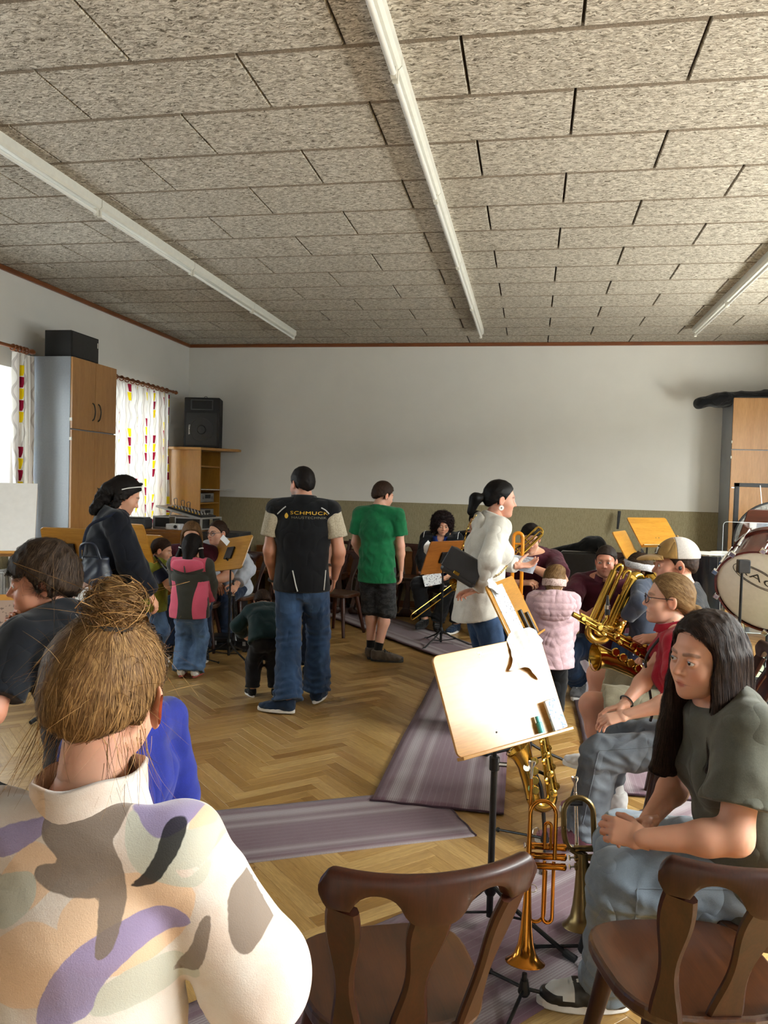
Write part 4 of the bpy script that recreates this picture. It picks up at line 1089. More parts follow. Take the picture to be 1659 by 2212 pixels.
    def collar(s, mat, neck=0.0, hgt=0.045, name='collar', open_=0.25):
        r = s.neckp()[0][3]+0.010+neck; v = []; f = []; n = 40; up = nrm(s.d2*0.8+V3(0, 0, 0.2)); fx = s.Lx; fy = nrm(np.cross(up, fx))
        c = s.neckb-s.d2*0.012*s.k+s.Fy*0.006
        rows = [(1.18, -0.004), (1.0, hgt*0.75), (1.04, hgt), (1.10, hgt*0.92), (1.28, hgt*0.28), (1.34, hgt*0.1)]
        for (q, z) in rows:
            for i in range(n+1):
                t = -math.pi/2+open_+(2*math.pi-2*open_)*i/n+math.pi
                back = 0.5-0.5*math.sin(t); zz = z*(0.8+0.35*back)
                v.append(c+up*zz*s.k**0.5+r*q*(math.cos(t)*fx+math.sin(t)*1.05*fy)+fy*0.01*(1-back))
        for j in range(len(rows)-1):
            for i in range(n):
                a = j*(n+1)+i; f.append((a, a+1, a+n+2, a+n+1))
        return mesh_from(name, v, f, mat, s.root, True)
    def trousers(s, mat, to=0.93, off=0.012, flare=0.018, wr=(0.006, 0.10), name='trousers', seed=8, waist=0.06, h=None, attrs=None, knee=0.01, legs=('R', 'L')):
        b = s.bulk; pr = [('e', s.p0-s.d1*0.04*s.k, s.p0+s.d1*waist*s.k, s.Lx, (0.160+0.010*s.fem)*b+min(off, 0.009), (0.114+0.008*s.fem)*b+min(off, 0.009), (0.145)*b+min(off, 0.006), 0.102*b+min(off, 0.006))]
        for nm in legs:
            Hj, K, A = s.leg[nm]; pr.append(('c', Hj, K, 0.089*b+min(off, 0.010), 0.060*b+off+knee))
            if to <= 0:
                cut = Hj+(K-Hj)*(1+to); d = nrm(K-Hj); pr[-1] = ('cut', Hj, cut+d*0.05, 0.089*b+min(off, 0.010), 0.066*b+off+flare, cut, d)
            else:
                cut = K+(A-K)*to; d = nrm(A-K); pr.append(('cut', K, cut+d*0.04, 0.058*b+off+knee, 0.044*b+off+flare, cut, d))
        def cl(P, d):   # bunched cloth above the shoes and behind the knees
            if to <= 0.3: return d
            for nm in legs:
                Hj, K, A = s.leg[nm]; ab = A-K; L_ = float(np.linalg.norm(ab)); q = P-K.astype(np.float32); t_ = (q@(ab/L_).astype(np.float32))/L_
                rad_ = np.sqrt(np.maximum((q*q).sum(1)-(t_*L_)**2, 0)); w = np.clip((t_-0.55)/0.35, 0, 1)*(rad_ < 0.13)*(t_ < 1.1)+0.7*np.exp(-((t_-0.03)/0.12)**2)*(rad_ < 0.13)
                d = d+0.0065*s.k*w*np.sin(t_*L_*(2*math.pi/0.048)+1.3*np.sin(P[:, 0]*28+seed)+1.1*np.sin(P[:, 1]*25))
            return d
        return s.cloth_mesh(name, pr, mat, cl, wr, seed, h=h, attrs=attrs, aniso=(1, 1, 1.6))
    def socks(s, mat, fr=0.75):
        for nm in ('R', 'L'):
            Hj, K, A = s.leg[nm]; a = K+(A-K)*fr; b = s.bulk
            MB().tube([a, a+(A-a)*0.5, A+V3(0, 0, -0.02)], [0.044*b, 0.042*b, 0.043*b], 14).build('sock', mat, s.root)
    def shoes(s, upper, sole, laces=None, toe=None, size=None, only=('R', 'L')):
        mu, ms, ml, mc = shoe_meshes(); k = (size or 0.150*s.H)/0.262
        for nm in only:
            A, yaw, tilt = s.foot[nm]
            o = addmesh('shoe', mu, s.root); z = max(0.0, A[2]-0.085*k)
            o.matrix_local = Matrix.Translation((A[0], A[1], z)) @ Matrix.Rotation(yaw, 4, 'Z') @ Matrix.Rotation(math.radians(tilt), 4, 'X') @ Matrix.Translation((0, 0.022*k, 0)) @ Matrix.Scale(k, 4)
            for ob, m in ((o, upper), (addmesh('sole', ms, o), sole), (addmesh('laces', ml, o) if laces else None, laces), (addmesh('toe_cap', mc, o) if toe else None, toe)):
                if ob is None: continue
                ob.material_slots[0].link = 'OBJECT'; ob.material_slots[0].material = m
    # ---- skin
    def body(s, hands=('R', 'L'), legs=True, blend=0.03):
        g = Geo(); sk = s.skin; o = s.o
        pr = s.torso(-0.006)+s.neckp(-0.0012)
        for nm in ('R', 'L'): pr += s.arms(nm)
        for nm in ('R', 'L'): pr += s.legs(nm)
        lo, hi = prim_box(pr, 0.03)
        V, F = sdf_mesh(lambda P: f_union(P, pr, blend), lo, hi, s.bh); g.add(V, F, sk)
        # head
        hf, lipd = head_field(s.child, o['male'], o['fat'], o['smile'], o['mouth'], o['ears'])
        np_ = s.neckp(0.0)[0]; inv = lambda q: (s.Rh.T@(np.asarray(q)-s.hc))/s.hs
        na, nb = inv(np_[1]), inv(np_[2])
        fn = lambda P: smin(hf(P), f_cap(P, na, nb, np_[3]/s.hs, np_[4]/s.hs), 0.018)
        V, F = sdf_mesh(fn, (-0.10, -0.125, -0.16), (0.10, 0.13, 0.13), s.hh/s.hs, 0.008)
        Vf = V.astype(np.float32)
        col = np.tile(sk, (len(V), 1)); 
        def blendc(w, c):
            nonlocal col; w = np.clip(w, 0, 1)[:, None]; col = col*(1-w)+np.array(c)*w
        bl = sk*np.array([1.0, 0.72, 0.68])
        for sx in (-1, 1):
            blendc(0.55*o['blush']*np.exp(-((Vf-np.float32([sx*0.04, 0.075, -0.036]))**2).sum(1)/0.018**2), bl)
            blendc(0.75*np.exp(-((Vf-np.float32([sx*(0.083+o['ears']), -0.008, -0.01]))**2).sum(1)/0.022**2), np.minimum(1, sk*np.array([1.25, 0.85, 0.72])))  # ears painted lighter and warmer to stand for light glowing through them
        blendc(0.4*np.exp(-((Vf-np.float32([0, 0.105, -0.033]))**2).sum(1)/0.013**2), bl)
        blendc(1-np.clip((lipd(Vf)-0.0002)/0.0022, 0, 1), sk*np.array([0.86, 0.56, 0.54]))
        md = f_ell(Vf, (0, 0.088, -0.0672), (0.019, 0.012, 0.0012)); blendc(0.5*np.clip(1-md/0.0012, 0, 1), (0.16, 0.05, 0.045))
        if o['stubble']:
            w = o['stubble']*np.clip((-0.045-Vf[:, 2])/0.02, 0, 1)*np.clip((Vf[:, 1]+0.02)/0.03, 0, 1)*(Vf[:, 2] > -0.125); blendc(w*0.7, (0.09, 0.055, 0.04))
        br = o['brow']
        for sx in (-1, 1):
            if br is not None:
                d = np.minimum(f_cap(Vf, (sx*0.014, 0.09, 0.0195), (sx*0.034, 0.086, 0.0245), 0.0016, 0.0016), f_cap(Vf, (sx*0.034, 0.086, 0.0245), (sx*0.051, 0.070, 0.0185), 0.0016, 0.0008))
                blendc(0.62*np.clip(1-(d-0.003)/0.003, 0, 1)*(np.abs(Vf[:, 2]-0.022) < 0.007), br)
            dl = np.abs(f_ell(Vf, (sx*0.0315, 0.096, -0.001), (0.0142, 0.02, 0.0056)))
            blendc(0.8*np.clip(1-dl/0.0022, 0, 1)*((Vf[:, 1] > 0.074) & (np.abs(Vf[:, 2]) < 0.02) & (Vf[:, 2] > -0.002)), (0.03, 0.018, 0.015))
        hw = V*s.hs@s.Rh.T+s.hc; g.add(hw, F, col)
        if o['eyes']:
            gz = s.Rh@V3(0, 1, 0) if o['gaze'] is None else nrm(o['gaze'])
            for sx in (-1, 1):
                c = s.hc+s.Rh@(V3(sx*0.0315, 0.0775, -0.001)*s.hs); V, F, C = eye_geo(c, gz, 0.0139*s.hs, o['iris']); g.add(V, F, C, 1)
        # hands
        for nm in hands:
            S, E, W = s.arm[nm]; sp = s.hand[nm]; sg = 1 if nm == 'R' else -1
            dy = nrm(sp['dir']) if sp['dir'] is not None else nrm(W-E); pl = sp['palm'] if sp['palm'] is not None else (-sg*1.0, 0.0, -0.1)
            dz = -np.asarray(pl, float); dz = nrm(dz-dy*(dz@dy)); dx = np.cross(dy, dz)*(-1 if nm == 'R' else 1)
            hk = (0.108*s.H)/0.19*(1+0.04*s.child); V, F = hand_mesh(sp['curl'], sp['spread'], sp['thumb'], [0.0055, 0.0042, 0.003][s.det])
            M = np.stack([dx, dy, dz], 1); 
            if np.linalg.det(M) < 0: F = F[:, ::-1]
            c = np.tile(sk, (len(V), 1)); w = np.clip((V[:, 1]-0.09)/0.07, 0, 1)[:, None]*0.35; c = c*(1-w)+sk*np.array([1.0, 0.74, 0.70])*w
            g.add(V*hk@M.T+W, F, c); s.hand[nm]['M'] = M; s.hand[nm]['k'] = hk; s.hand[nm]['o'] = W
        s.bodyobj = g.build('body', [M_SKIN, M_EYE], s.root); return s.bodyobj
    # ---- hair
    def hd2l(s, P): return np.asarray(P)*s.hs@s.Rh.T+s.hc
    def hair(s, fn, mat, lo=(-0.13, -0.16, -0.14), hi=(0.13, 0.14, 0.17), flow=None, n=260, steps=7, step=0.011, width=0.0030, lift=0.0025, mask=None, wig=0.0, name='hair', seed=1, more=None, h=None, base=0.35):
        rs = np.random.RandomState(seed); hm = h or [0.0065, 0.005, 0.0036][s.det]
        V, F = sdf_mesh(fn, lo, hi, hm/s.hs, 0.012); Vs = [V]; Fs = [F]; A = [np.full(len(V), base)+0.12*rs.randn(len(V))]; nb = len(V)
        flow = flow or (lambda P: np.stack([P[:, 0]*1.0, (P[:, 1]+0.03)*1.0, P[:, 2]-0.16], 1))
        if n:
            a, b, c = strands(fn, V, F, flow, n, steps, step, width, lift, rs, mask, wig); Vs.append(a); Fs.append(b+nb); A.append(c); nb += len(a)
        for m in (more or []):
            Vs.append(m[0]); Fs.append(m[1]+nb); A.append(m[2]); nb += len(m[0])
        V = np.concatenate(Vs)*s.hs@s.Rh.T+s.hc
        return mesh_from(name, V, np.concatenate(Fs), mat, s.root, True, dict(hv=np.concatenate(A)))
    def place(s, p):   # local point -> world
        c, q = math.cos(s.rz), math.sin(s.rz); p = np.asarray(p); return s.loc+V3(c*p[0]-q*p[1], q*p[0]+c*p[1], p[2])
    def loc_of(s, p):  # world -> local
        c, q = math.cos(s.rz), math.sin(s.rz); p = np.asarray(p, float)-s.loc; return V3(c*p[0]+q*p[1], -q*p[0]+c*p[1], p[2])
def free_strands(paths, widths, rs, val=None):
    """ribbons along given polylines (n,k,3)"""
    P = np.asarray(paths); n, k, _ = P.shape; T = np.gradient(P, axis=1); ref = rs.randn(n, 1, 3); S = np.cross(T, np.broadcast_to(ref, T.shape)); S /= np.linalg.norm(S, axis=2)[..., None]+1e-9
    w = np.asarray(widths).reshape(-1, 1, 1)*np.linspace(1, 0.25, k).reshape(1, k, 1)
    V = np.stack([P-S*w/2, P+S*w/2], 2).reshape(-1, 3); b = np.arange(n)*2*k
    F = np.concatenate([np.stack([b+2*i, b+2*i+1, b+2*i+3, b+2*i+2], 1) for i in range(k-1)])
    return V, F, np.repeat(rs.rand(n) if val is None else val, 2*k)
def glasses(p, mat, lens, name='glasses', round_=0.8):
    mb = MB(); f = lambda x, y, z: tuple(p.hd2l((x, y, z)))
    for sx in (-1, 1):
        pts = []
        for a in np.linspace(0, 2*math.pi, 25)[:-1]:
            ca, sa = math.cos(a), math.sin(a); pts.append(f(sx*0.034+0.025*np.sign(ca)*abs(ca)**round_, 0.104-0.012*(ca*sx > 0)*abs(ca)**2, -0.003+0.020*np.sign(sa)*abs(sa)**round_))
        mb.tube(pts, 0.0021*p.hs, 6, closed=True)
        mb.tube([f(sx*0.058, 0.092, 0.006), f(sx*0.079, 0.05, 0.006), f(sx*0.082, -0.01, 0.006), f(sx*0.08, -0.02, -0.008)], 0.0019*p.hs, 6)
    mb.tube(crom([f(-0.010, 0.106, 0.002), f(0, 0.109, 0.006), f(0.010, 0.106, 0.002)], 4), 0.0018*p.hs, 6)
    o = mb.build(name, mat, p.root)
    for sx in (-1, 1):
        c = f(sx*0.034, 0.101, -0.003); pts = [f(sx*0.034+0.024*np.sign(math.cos(a))*abs(math.cos(a))**round_, 0.1035-0.012*(math.cos(a)*sx > 0)*abs(math.cos(a))**2, -0.003+0.019*np.sign(math.sin(a))*abs(math.sin(a))**round_) for a in np.linspace(0, 2*math.pi, 17)[:-1]]
        mesh_from('lens', [c]+pts, [(0, i+1, (i+1) % 16+1) for i in range(16)], lens, o, True)
    return o
def _child(p, nm): return [o for o in p.root.children if o.name.split('.')[0] == nm][0]
def leg_seam(p, nm, side, mat, garment='trousers'):
    bv_ = BVHTree.FromObject(_child(p, garment), bpy.context.evaluated_depsgraph_get()); Hj, K, A = p.leg[nm]; side = nrm(side); pts = []
    for t in np.linspace(0.18, 1.95, 34):
        q = Hj+(K-Hj)*t if t <= 1 else K+(A-K)*(t-1); h = bv_.ray_cast(Vector(q+side*0.4), Vector(-side))
        if h[0] is not None and h[3] < 0.4: pts.append(np.array(h[0])+side*0.0008)
    if len(pts) > 4: MB().tube(crom(pts, 2), 0.0022, 5).build('seam', mat, p.root)
def back_pockets(p, mat, z, w=0.062, h=0.075, dx=0.085, garment='trousers'):
    bv_ = BVHTree.FromObject(_child(p, garment), bpy.context.evaluated_depsgraph_get())
    for sx in (-1, 1):
        n = 6; v = []; f = []
        for i in range(n+1):
            for j in range(n+1):
                x = sx*dx+w*(2*i/n-1)*(1.0-0.10*(1-j/n)); zz = z+h*(2*j/n-1)-(0.014*(1-abs(2*i/n-1)) if j == 0 else 0)
                q = bv_.ray_cast(Vector((x, -1.0, zz)), Vector((0, 1, 0))); y = q[0].y if q[0] is not None else -0.12; v.append((x, y-0.004, zz))
        for i in range(n):
            for j in range(n): k = i*(n+1)+j; f.append((k, k+n+1, k+n+2, k+1))
        mesh_from('back_pocket', v, f, mat, p.root, True)
def ring_part(p, name, mat, c, n, r, tube, ell=(1, 1)):
    """band around a limb: centre, axis, radius"""
    n = nrm(n); x = nrm(np.cross(n, (0.3, 0.2, 1.0))); y = np.cross(n, x)
    return MB().tube([np.asarray(c)+r*(math.cos(a)*x+math.sin(a)*y) for a in np.linspace(0, 2*math.pi, 25)[:-1]], tube, 6, closed=True).build(name, mat, p.root)
# ================================================================ PEOPLE
def W2L(loc, rz, p):
    c, q = math.cos(rz), math.sin(rz); p = np.asarray(p, float)-V3(loc[0], loc[1], 0); return (c*p[0]+q*p[1], -q*p[0]+c*p[1], p[2])
def dirL(rz, d):
    c, q = math.cos(rz), math.sin(rz); return (c*d[0]+q*d[1], -q*d[0]+c*d[1], d[2])
def PX(px, py, Y): return at(px, py, Y=Y)
def rad(a): return math.radians(a)
M_DENIM = cloth('denim_blue', '2C4566', col2='16263E', weave=1400, scale2=7, bump=0.2)
M_DENIM_L = cloth('denim_light', '8E9AA6', col2='6C7986', weave=1400, scale2=6, bump=0.2)
M_DENIM_G = cloth('denim_grey', '6F757C', col2='4C5158', weave=1400, scale2=6, bump=0.2)
M_DENIM_K = cloth('denim_kid', '5A7596', col2='33496A', weave=1400, scale2=8, bump=0.2)
M_JEANDK = cloth('denim_dark', '1C2C44', col2='101A2C', weave=1400, scale2=7)
M_SOLEW = plain('sole_white', (0.75, 0.73, 0.70), 0.6, var=0.05)
M_SOLEK = plain('sole_black', (0.02, 0.02, 0.02), 0.6)
M_LACEW = plain('lace_white', (0.8, 0.8, 0.78), 0.8); M_LACEK = plain('lace_dark', (0.02, 0.02, 0.02), 0.8)
M_SHOEK = cloth('shoe_black', '0E0E10', weave=600); M_SHOEW = plain('shoe_white', (0.62, 0.60, 0.58), 0.5, var=0.05)
H_BROWN = m_hair('brown', '2A1A10', '6A4C34'); H_DARK = m_hair('dark', '100A08', '2E211C'); H_LBROWN = m_hair('light_brown', '5B4026', 'A98455'); H_BLOND = m_hair('blond', '6F5232', 'C4A273')
H_LONG = m_hair('long_brown', '1E1310', '5A463A', 0.33); H_ASHB = m_hair('ash_brown', '33241A', '84694E'); H_CURL = m_hair('burgundy', '16090A', '45201E')
BROWD = (0.03, 0.018, 0.012); BROWL = (0.16, 0.09, 0.05)
def down(P): return np.stack([P[:, 0]*0.9, (P[:, 1]+0.02)*0.9, P[:, 2]-0.17], 1)
def fwd(P): return np.stack([P[:, 0]*0.9, np.maximum(P[:, 1]+0.12, 0.03), P[:, 2]-0.13], 1)
def toward(c): return lambda P: np.asarray(c)-P
def cyl_union(a, b): return lambda P: np.minimum(a(P), b(P))

# ---------- man in the black vest
loc = (-1.60, 5.40); rz = rad(10)
p = Person('man seen from behind in a black vest with yellow lettering and blue jeans', loc, rz, 1.765, build=1.05, male=1, head=(38, 8, 0), det=1, brow=BROWD, stubble=0.8, shoulder=0.112, skin=hexc('C08A70'),
    R=dict(w=(0.225, 0.14, 0.93), e=(0.55, -1, 0), palm=(-1, 0, 0)), L=dict(w=(-0.215, 0.11, 0.90), e=(-0.5, -1, 0), palm=(1, 0, 0)),
    rl=dict(a=(0.115, 0.12, 0.095), toe=(0.2, 1)), ll=dict(a=(-0.06, -0.16, 0.095), toe=(-1, 0.25)))
p.body()
M_TEE = cloth('cream_tee', 'B9AE98', col2='8E8470', scale2=120); M_VEST = cloth('vest_black', '07080D', col2='040509', weave=500)
p.shirt(M_TEE, sleeve=0.66, hem=0.06, off=0.012, slack=0.022, neck=-0.004, collar=M_TEE)
v = p.shirt(M_VEST, sleeve=0.05, arms=(), hem=0.075, off=0.020, flare=0.014, name='vest', wr=(0.005, 0.16), extra=[('e', p.chest-p.d2*0.05, p.upc-p.d2*0.02, p.Lx, 0.200, 0.142, 0.195, 0.112), ('c', p.neckb-p.Lx*0.03, p.shR-p.Lx*0.02, 0.066, 0.068), ('c', p.neckb+p.Lx*0.03, p.shL+p.Lx*0.02, 0.066, 0.068)])
p.collar(M_VEST, 0.012, 0.055, 'vest_collar')
p.trousers(M_DENIM, off=0.014, flare=0.045, wr=(0.009, 0.085), to=1.0)
M_NAVYSH = cloth('shoe_navy', '1A2C44', weave=500); M_DENIM_P = cloth('denim_pocket', '3A5578', col2='223652', weave=1400); back_pockets(p, M_DENIM_P, p.p0[2]-0.145)
p.shoes(M_NAVYSH, M_SOLEW)
fnh = cap_field(0.006, nape=-0.068, front=0.075, seed=3); p.hair(fnh, H_DARK, flow=down, n=420, steps=4, step=0.006, width=0.0022)
# lettering on the vest, laid onto its surface
bv = BVHTree.FromObject(v, bpy.context.evaluated_depsgraph_get())
def on_back(off):
    def w(c):
        h = bv.ray_cast(Vector((c.x, -1.0, c.z)), Vector((0, 1, 0)))
        y = h[0].y if h[0] is not None else -0.15
        return (c.x, y-off-c.y*0, c.z)
    return w
M_YEL = plain('lettering_yellow', hexc('D8A91E'), 0.5, var=0.05); M_GREYLET = plain('lettering_grey', hexc('6E6A5A'), 0.5, var=0.05); M_PIPE = plain('reflective_piping', (0.5, 0.5, 0.48), 0.4)
def btext(s_, size, mat, x, z, fs, nm): 
    MT = Matrix.Translation((x, 0, z)) @ Matrix.Rotation(math.pi/2, 4, 'X')
    return text_mesh(s_, size, mat, nm, p.root, MT, extrude=0.0, font_scale=fs, bold=0.0, wrap=on_back(0.004))
btext('SCHMUCK', 0.041, M_YEL, 0.052, 1.412, (1.30, 0.80), 'lettering'); btext('HAUSTECHNIK', 0.0285, M_GREYLET, 0.052, 1.380, (1.20, 0.80), 'lettering')
wb = on_back(0.004)
drop = [(-0.108+0.014*math.sin(a)*(1-0.5*max(0, math.cos(a))), 1.382-0.020*math.cos(a)*-1 if False else 1.392+0.020*math.cos(a)) for a in np.linspace(0, 2*math.pi, 17)[:-1]]
mesh_from('drop_logo', [wb(Vector((x, 0, z))) for x, z in drop], [tuple(range(16))], M_YEL, p.root)
for pts in ([(-0.175, 1.40), (-0.145, 1.43), (-0.115, 1.455)], [(0.135, 1.452), (0.165, 1.435), (0.19, 1.41)], [(-0.05, 1.01), (-0.04, 0.97), (-0.025, 0.91), (-0.01, 0.865)], [(0.175, 1.01), (0.172, 0.94), (0.168, 0.87)]):
    MB().tube([wb(Vector((x, 0, z))) for x, z in crom([(a, b, 0) for a, b in pts], 6)[:, :2]], 0.0045, 6).build('piping', M_PIPE, p.root)
ring_part(p, 'watch', M_BLKPL, p.arm['L'][2]*0.93+p.arm['L'][1]*0.07, p.arm['L'][2]-p.arm['L'][1], 0.036, 0.009)

# ---------- man hidden in front of him, arm on hip
loc = tuple(at(652, 1150, Y=6.25)[:2]); rz = rad(12)
p = Person('man mostly hidden behind the black vest, only his bent arm with a watch showing', loc, rz, 1.62, build=0.95, male=1, det=0, brow=BROWD, shoulder=0.108, skin=hexc('B98468'),
    R=dict(w=W2L(loc, rz, PX(712, 1228, 6.05)), e=(1, -0.5, 0.3), palm=(0, -1, 0), curl=0.6), L=dict(w=(-0.10, 0.22, 0.95), e=(-1, -0.2, -0.6)), head=(20, 40, 0), lean=6)
p.body(); p.shirt(M_TEE, 0.55, hem=0.08); p.trousers(M_JEANDK); p.shoes(M_SHOEK, M_SOLEK); p.hair(cap_field(0.008), H_DARK, n=120)
ring_part(p, 'watch', M_BLKPL, p.arm['R'][2]*0.92+p.arm['R'][1]*0.08, p.arm['R'][2]-p.arm['R'][1], 0.034, 0.009)

# ---------- toddler beside the man
loc = (-1.935, 5.60); rz = rad(25)
p = Person('toddler in a dark teal jacket and dark trousers, bending forward beside the man', loc, rz, 0.92, hd=0.185, child=1, det=0, lean=38, bend=12, head=(0, 65, 0), pelvis=(0, -0.02, 0.44),
    R=dict(w=(0.12, 0.32, 0.42), e=(1, -0.4, 0)), L=dict(w=(-0.14, 0.30, 0.42), e=(-1, -0.4, 0)), rl=dict(a=(0.085, 0.0, 0.05)), ll=dict(a=(-0.085, 0.02, 0.05)))
M_TEAL = cloth('teal_jacket', '0C2A2C', col2='071A1C'); M_DKTR = cloth('dark_trousers', '1E1D20', col2='121114')
p.body(); p.shirt(M_TEAL, 1.95, hem=0.03, off=0.024, flare=0.014, wr=(0.006, 0.09), collar=M_TEAL); p.trousers(M_DKTR, off=0.016, flare=0.012, wr=(0.008, 0.06), to=0.9); p.shoes(M_SHOEK, M_SOLEW, size=0.165); p.hair(cap_field(0.010), H_BROWN, n=150, flow=down)

# ---------- boy in green shirt
loc = (-1.37, 7.03); rz = rad(-8)
p = Person('boy in a green T-shirt and black camouflage shorts, hands in pockets, seen from behind', loc, rz, 1.655, hd=0.225, child=0.15, build=0.98, det=1, head=(-38, 14, 0), brow=BROWD, skin=hexc('CE9C84'),
    R=dict(w=(0.20, 0.10, 0.845), e=(0.5, -1, 0), palm=(-1, 0, 0)), L=dict(w=(-0.17, 0.17, 0.88), e=(-0.9, -0.7, 0), palm=(1, 0, 0)), lean=-2, bend=6,
    rl=dict(a=(0.02, 0.02, 0.085), toe=(1, 0.25)), ll=dict(a=(-0.075, 0.10, 0.085), toe=(-0.1, 1)))
M_GREEN = cloth('green_tee', '0E6B3E', col2='0A5230')
def m_camo():
    t = NT('camo_black'); n = t.noise(t.mapping(t.coord(), (20, 20, 34)), 1, 4, 0.7); t.set(col=t.ramp(n, [(0.42, (0.008, 0.008, 0.009)), (0.5, (0.03, 0.03, 0.032)), (0.6, (0.016, 0.016, 0.018)), (0.64, (0.06, 0.06, 0.063))], 'CONSTANT'), rough=0.85); return t.m
p.body(); p.shirt(M_GREEN, 0.66, hem=0.12, off=0.016, slack=0.020, flare=0.016, wr=(0.008, 0.10)); p.trousers(m_camo(), to=0.12, off=0.028, flare=0.022, wr=(0.006, 0.08), name='shorts')
p.socks(M_SHOEK, 0.78); p.shoes(cloth('shoe_hiking', '5A5046', col2='3E372F'), M_SOLEK, M_LACEK, toe=M_BLKPL, size=0.285)
p.hair(cap_field(0.012, nape=-0.055, top=0.006), H_BROWN, flow=down, n=380, steps=5, step=0.008, width=0.0028)

# ---------- woman in navy sweater with shoulder bag
loc = (-2.70, 4.62); rz = rad(-52)
p = Person('woman with curly dark hair and sunglasses on her head, dark navy sweater, shoulder bag', loc, rz, 1.66, fem=1, build=1.06, det=1, head=(4, 26, 0), lean=3, bend=6, brow=BROWD,
    R=dict(w=(0.20, 0.26, 0.88), e=(1, -0.6, 0), palm=(-0.5, -0.3, -0.8), curl=0.5), L=dict(w=(-0.2, 0.2, 0.92), e=(-1, -0.5, 0)))
M_NAVY = cloth('navy_knit', '0B101C', col2='070A12')
p.body(); p.shirt(M_NAVY, 1.93, hem=0.10, off=0.030, flare=0.03, slack=0.03, wr=(0.008, 0.13), name='sweater', collar=M_NAVY); p.trousers(M_JEANDK, flare=0.01); p.shoes(M_SHOEK, M_SOLEW)
def fcurl(P):
    d = cap_field(0.014, front=0.08, ears=False, nape=-0.05)(P)
    d = smin(d, f_cap(P, (0, -0.10, -0.02), (0, -0.115, -0.16), 0.06, 0.045), 0.03); d = smin(d, f_cap(P, (-0.06, -0.03, -0.02), (-0.055, -0.05, -0.17), 0.035, 0.022), 0.02); d = smin(d, f_cap(P, (0.062, -0.035, -0.02), (0.058, -0.035, -0.20), 0.032, 0.018), 0.02)
    return d+waves(P, 0.010, 0.035, 4)*np.clip((0.02-P[:, 2])/0.05, 0, 1)
p.hair(fcurl, H_DARK, lo=(-0.13, -0.2, -0.25), flow=lambda P: np.stack([P[:, 0]*0.3, (P[:, 1]-0.1)*0.8, P[:, 2]-0.2], 1), n=500, steps=8, wig=0.5, width=0.003)
# sunglasses pushed up on the hair
mb = MB()
for sx in (-1, 1):
    mb.tube([tuple(p.hd2l(q)) for q in crom([(sx*0.05, 0.066, 0.098), (sx*0.082, 0.03, 0.078), (sx*0.091, -0.02, 0.045), (sx*0.088, -0.05, 0.02)], 5)], 0.0035, 6)
mb.tube([tuple(p.hd2l(q)) for q in [(-0.05, 0.066, 0.098), (0, 0.072, 0.108), (0.05, 0.066, 0.098)]], 0.003, 6)
sg = mb.build('sunglasses', M_LACEW, p.root)
for sx in (-1, 1): MB().sphere(tuple(p.hd2l((sx*0.034, 0.052, 0.112))), (0.022, 0.016, 0.010), 8).build('lens', M_BLKPL, sg)
MB().tube([tuple(p.hd2l((0.02*math.cos(a)-0.01, -0.115+0.01*math.sin(a), 0.03+0.022*math.sin(a)))) for a in np.linspace(0, 6.28, 13)[:-1]], 0.005, 6, closed=True).build('hair_clip', plain('clip_clear', (0.7, 0.7, 0.68), 0.3), p.root)

# ---------- small boy in green vest with clarinet
loc = (-3.20, 6.30); rz = rad(-68)
p = Person('small boy in an olive green vest playing a clarinet, navy sleeves and jeans', loc, rz, 1.12, hd=0.20, child=0.9, det=1, head=(-6, 14, 0), brow=BROWL,
    R=dict(w=(0.10, 0.25, 0.62), e=(1, -0.5, -0.3), palm=(-0.9, 0.2, 0.2), curl=0.8), L=dict(w=(-0.05, 0.26, 0.70), e=(-1, -0.3, -0.3), palm=(0.9, 0.2, 0.2), curl=0.8), lean=3)
M_OLIVE = cloth('olive_fleece', '7E8228', col2='62661E', weave=500); M_NAVYT = cloth('navy_tee', '11142A', col2='0B0D1C')
p.body(); p.shirt(M_NAVYT, 0.75, hem=0.02, off=0.014); p.shirt(M_OLIVE, 0.1, arms=(), hem=0.06, off=0.026, name='vest', extra=[('c', p.neckb, p.shR-p.Lx*0.025, 0.05, 0.046), ('c', p.neckb, p.shL+p.Lx*0.025, 0.05, 0.046)]); p.collar(M_OLIVE, 0.006, 0.06, 'vest_collar')
p.trousers(M_DENIM_K, flare=0.015); p.shoes(M_SHOEW, M_SOLEW, size=0.18); p.hair(cap_field(0.006, nape=-0.06), H_BROWN, n=300, steps=4, step=0.006, width=0.0024, flow=down)
CL_BOY = p

# ---------- girl in pink and grey jacket
loc = (-2.715, 5.97); rz = rad(6)
p = Person('small girl with dark pigtails in a pink and grey hooded jacket and jeans, from behind', loc, rz, 1.185, hd=0.205, child=0.8, det=1, head=(-3, 10, 0),
    R=dict(w=(0.10, 0.22, 0.62), e=(1, -0.35, 0)), L=dict(w=(-0.13, 0.22, 0.62), e=(-1, -0.35, 0)), rl=dict(a=(0.055, 0, 0.07), toe=(0.1, 1)), ll=dict(a=(-0.06, 0.0, 0.07), toe=(-0.1, 1)))
def m_attr2(name, ca, cb, attr='pat', rough=0.85, thr=0.0, soft=0.002):
    t = NT(name); a = t.new('ShaderNodeAttribute'); a.attribute_name = attr; n = t.noise(t.coord(), 300, 2)
    f = t.math('GREATER_THAN', a.outputs['Fac'], thr); t.set(col=t.mix(t.math('MULTIPLY', n, 0.3), t.mix(f, ca, cb), (0, 0, 0)), rough=rough, sheen=0.2, spec=0.2); t.bump(n, 0.15, 0.002); return t.m
PINK, GREY = hexc('E0607A'), hexc('3B3B34')
zs = p.upc[2]
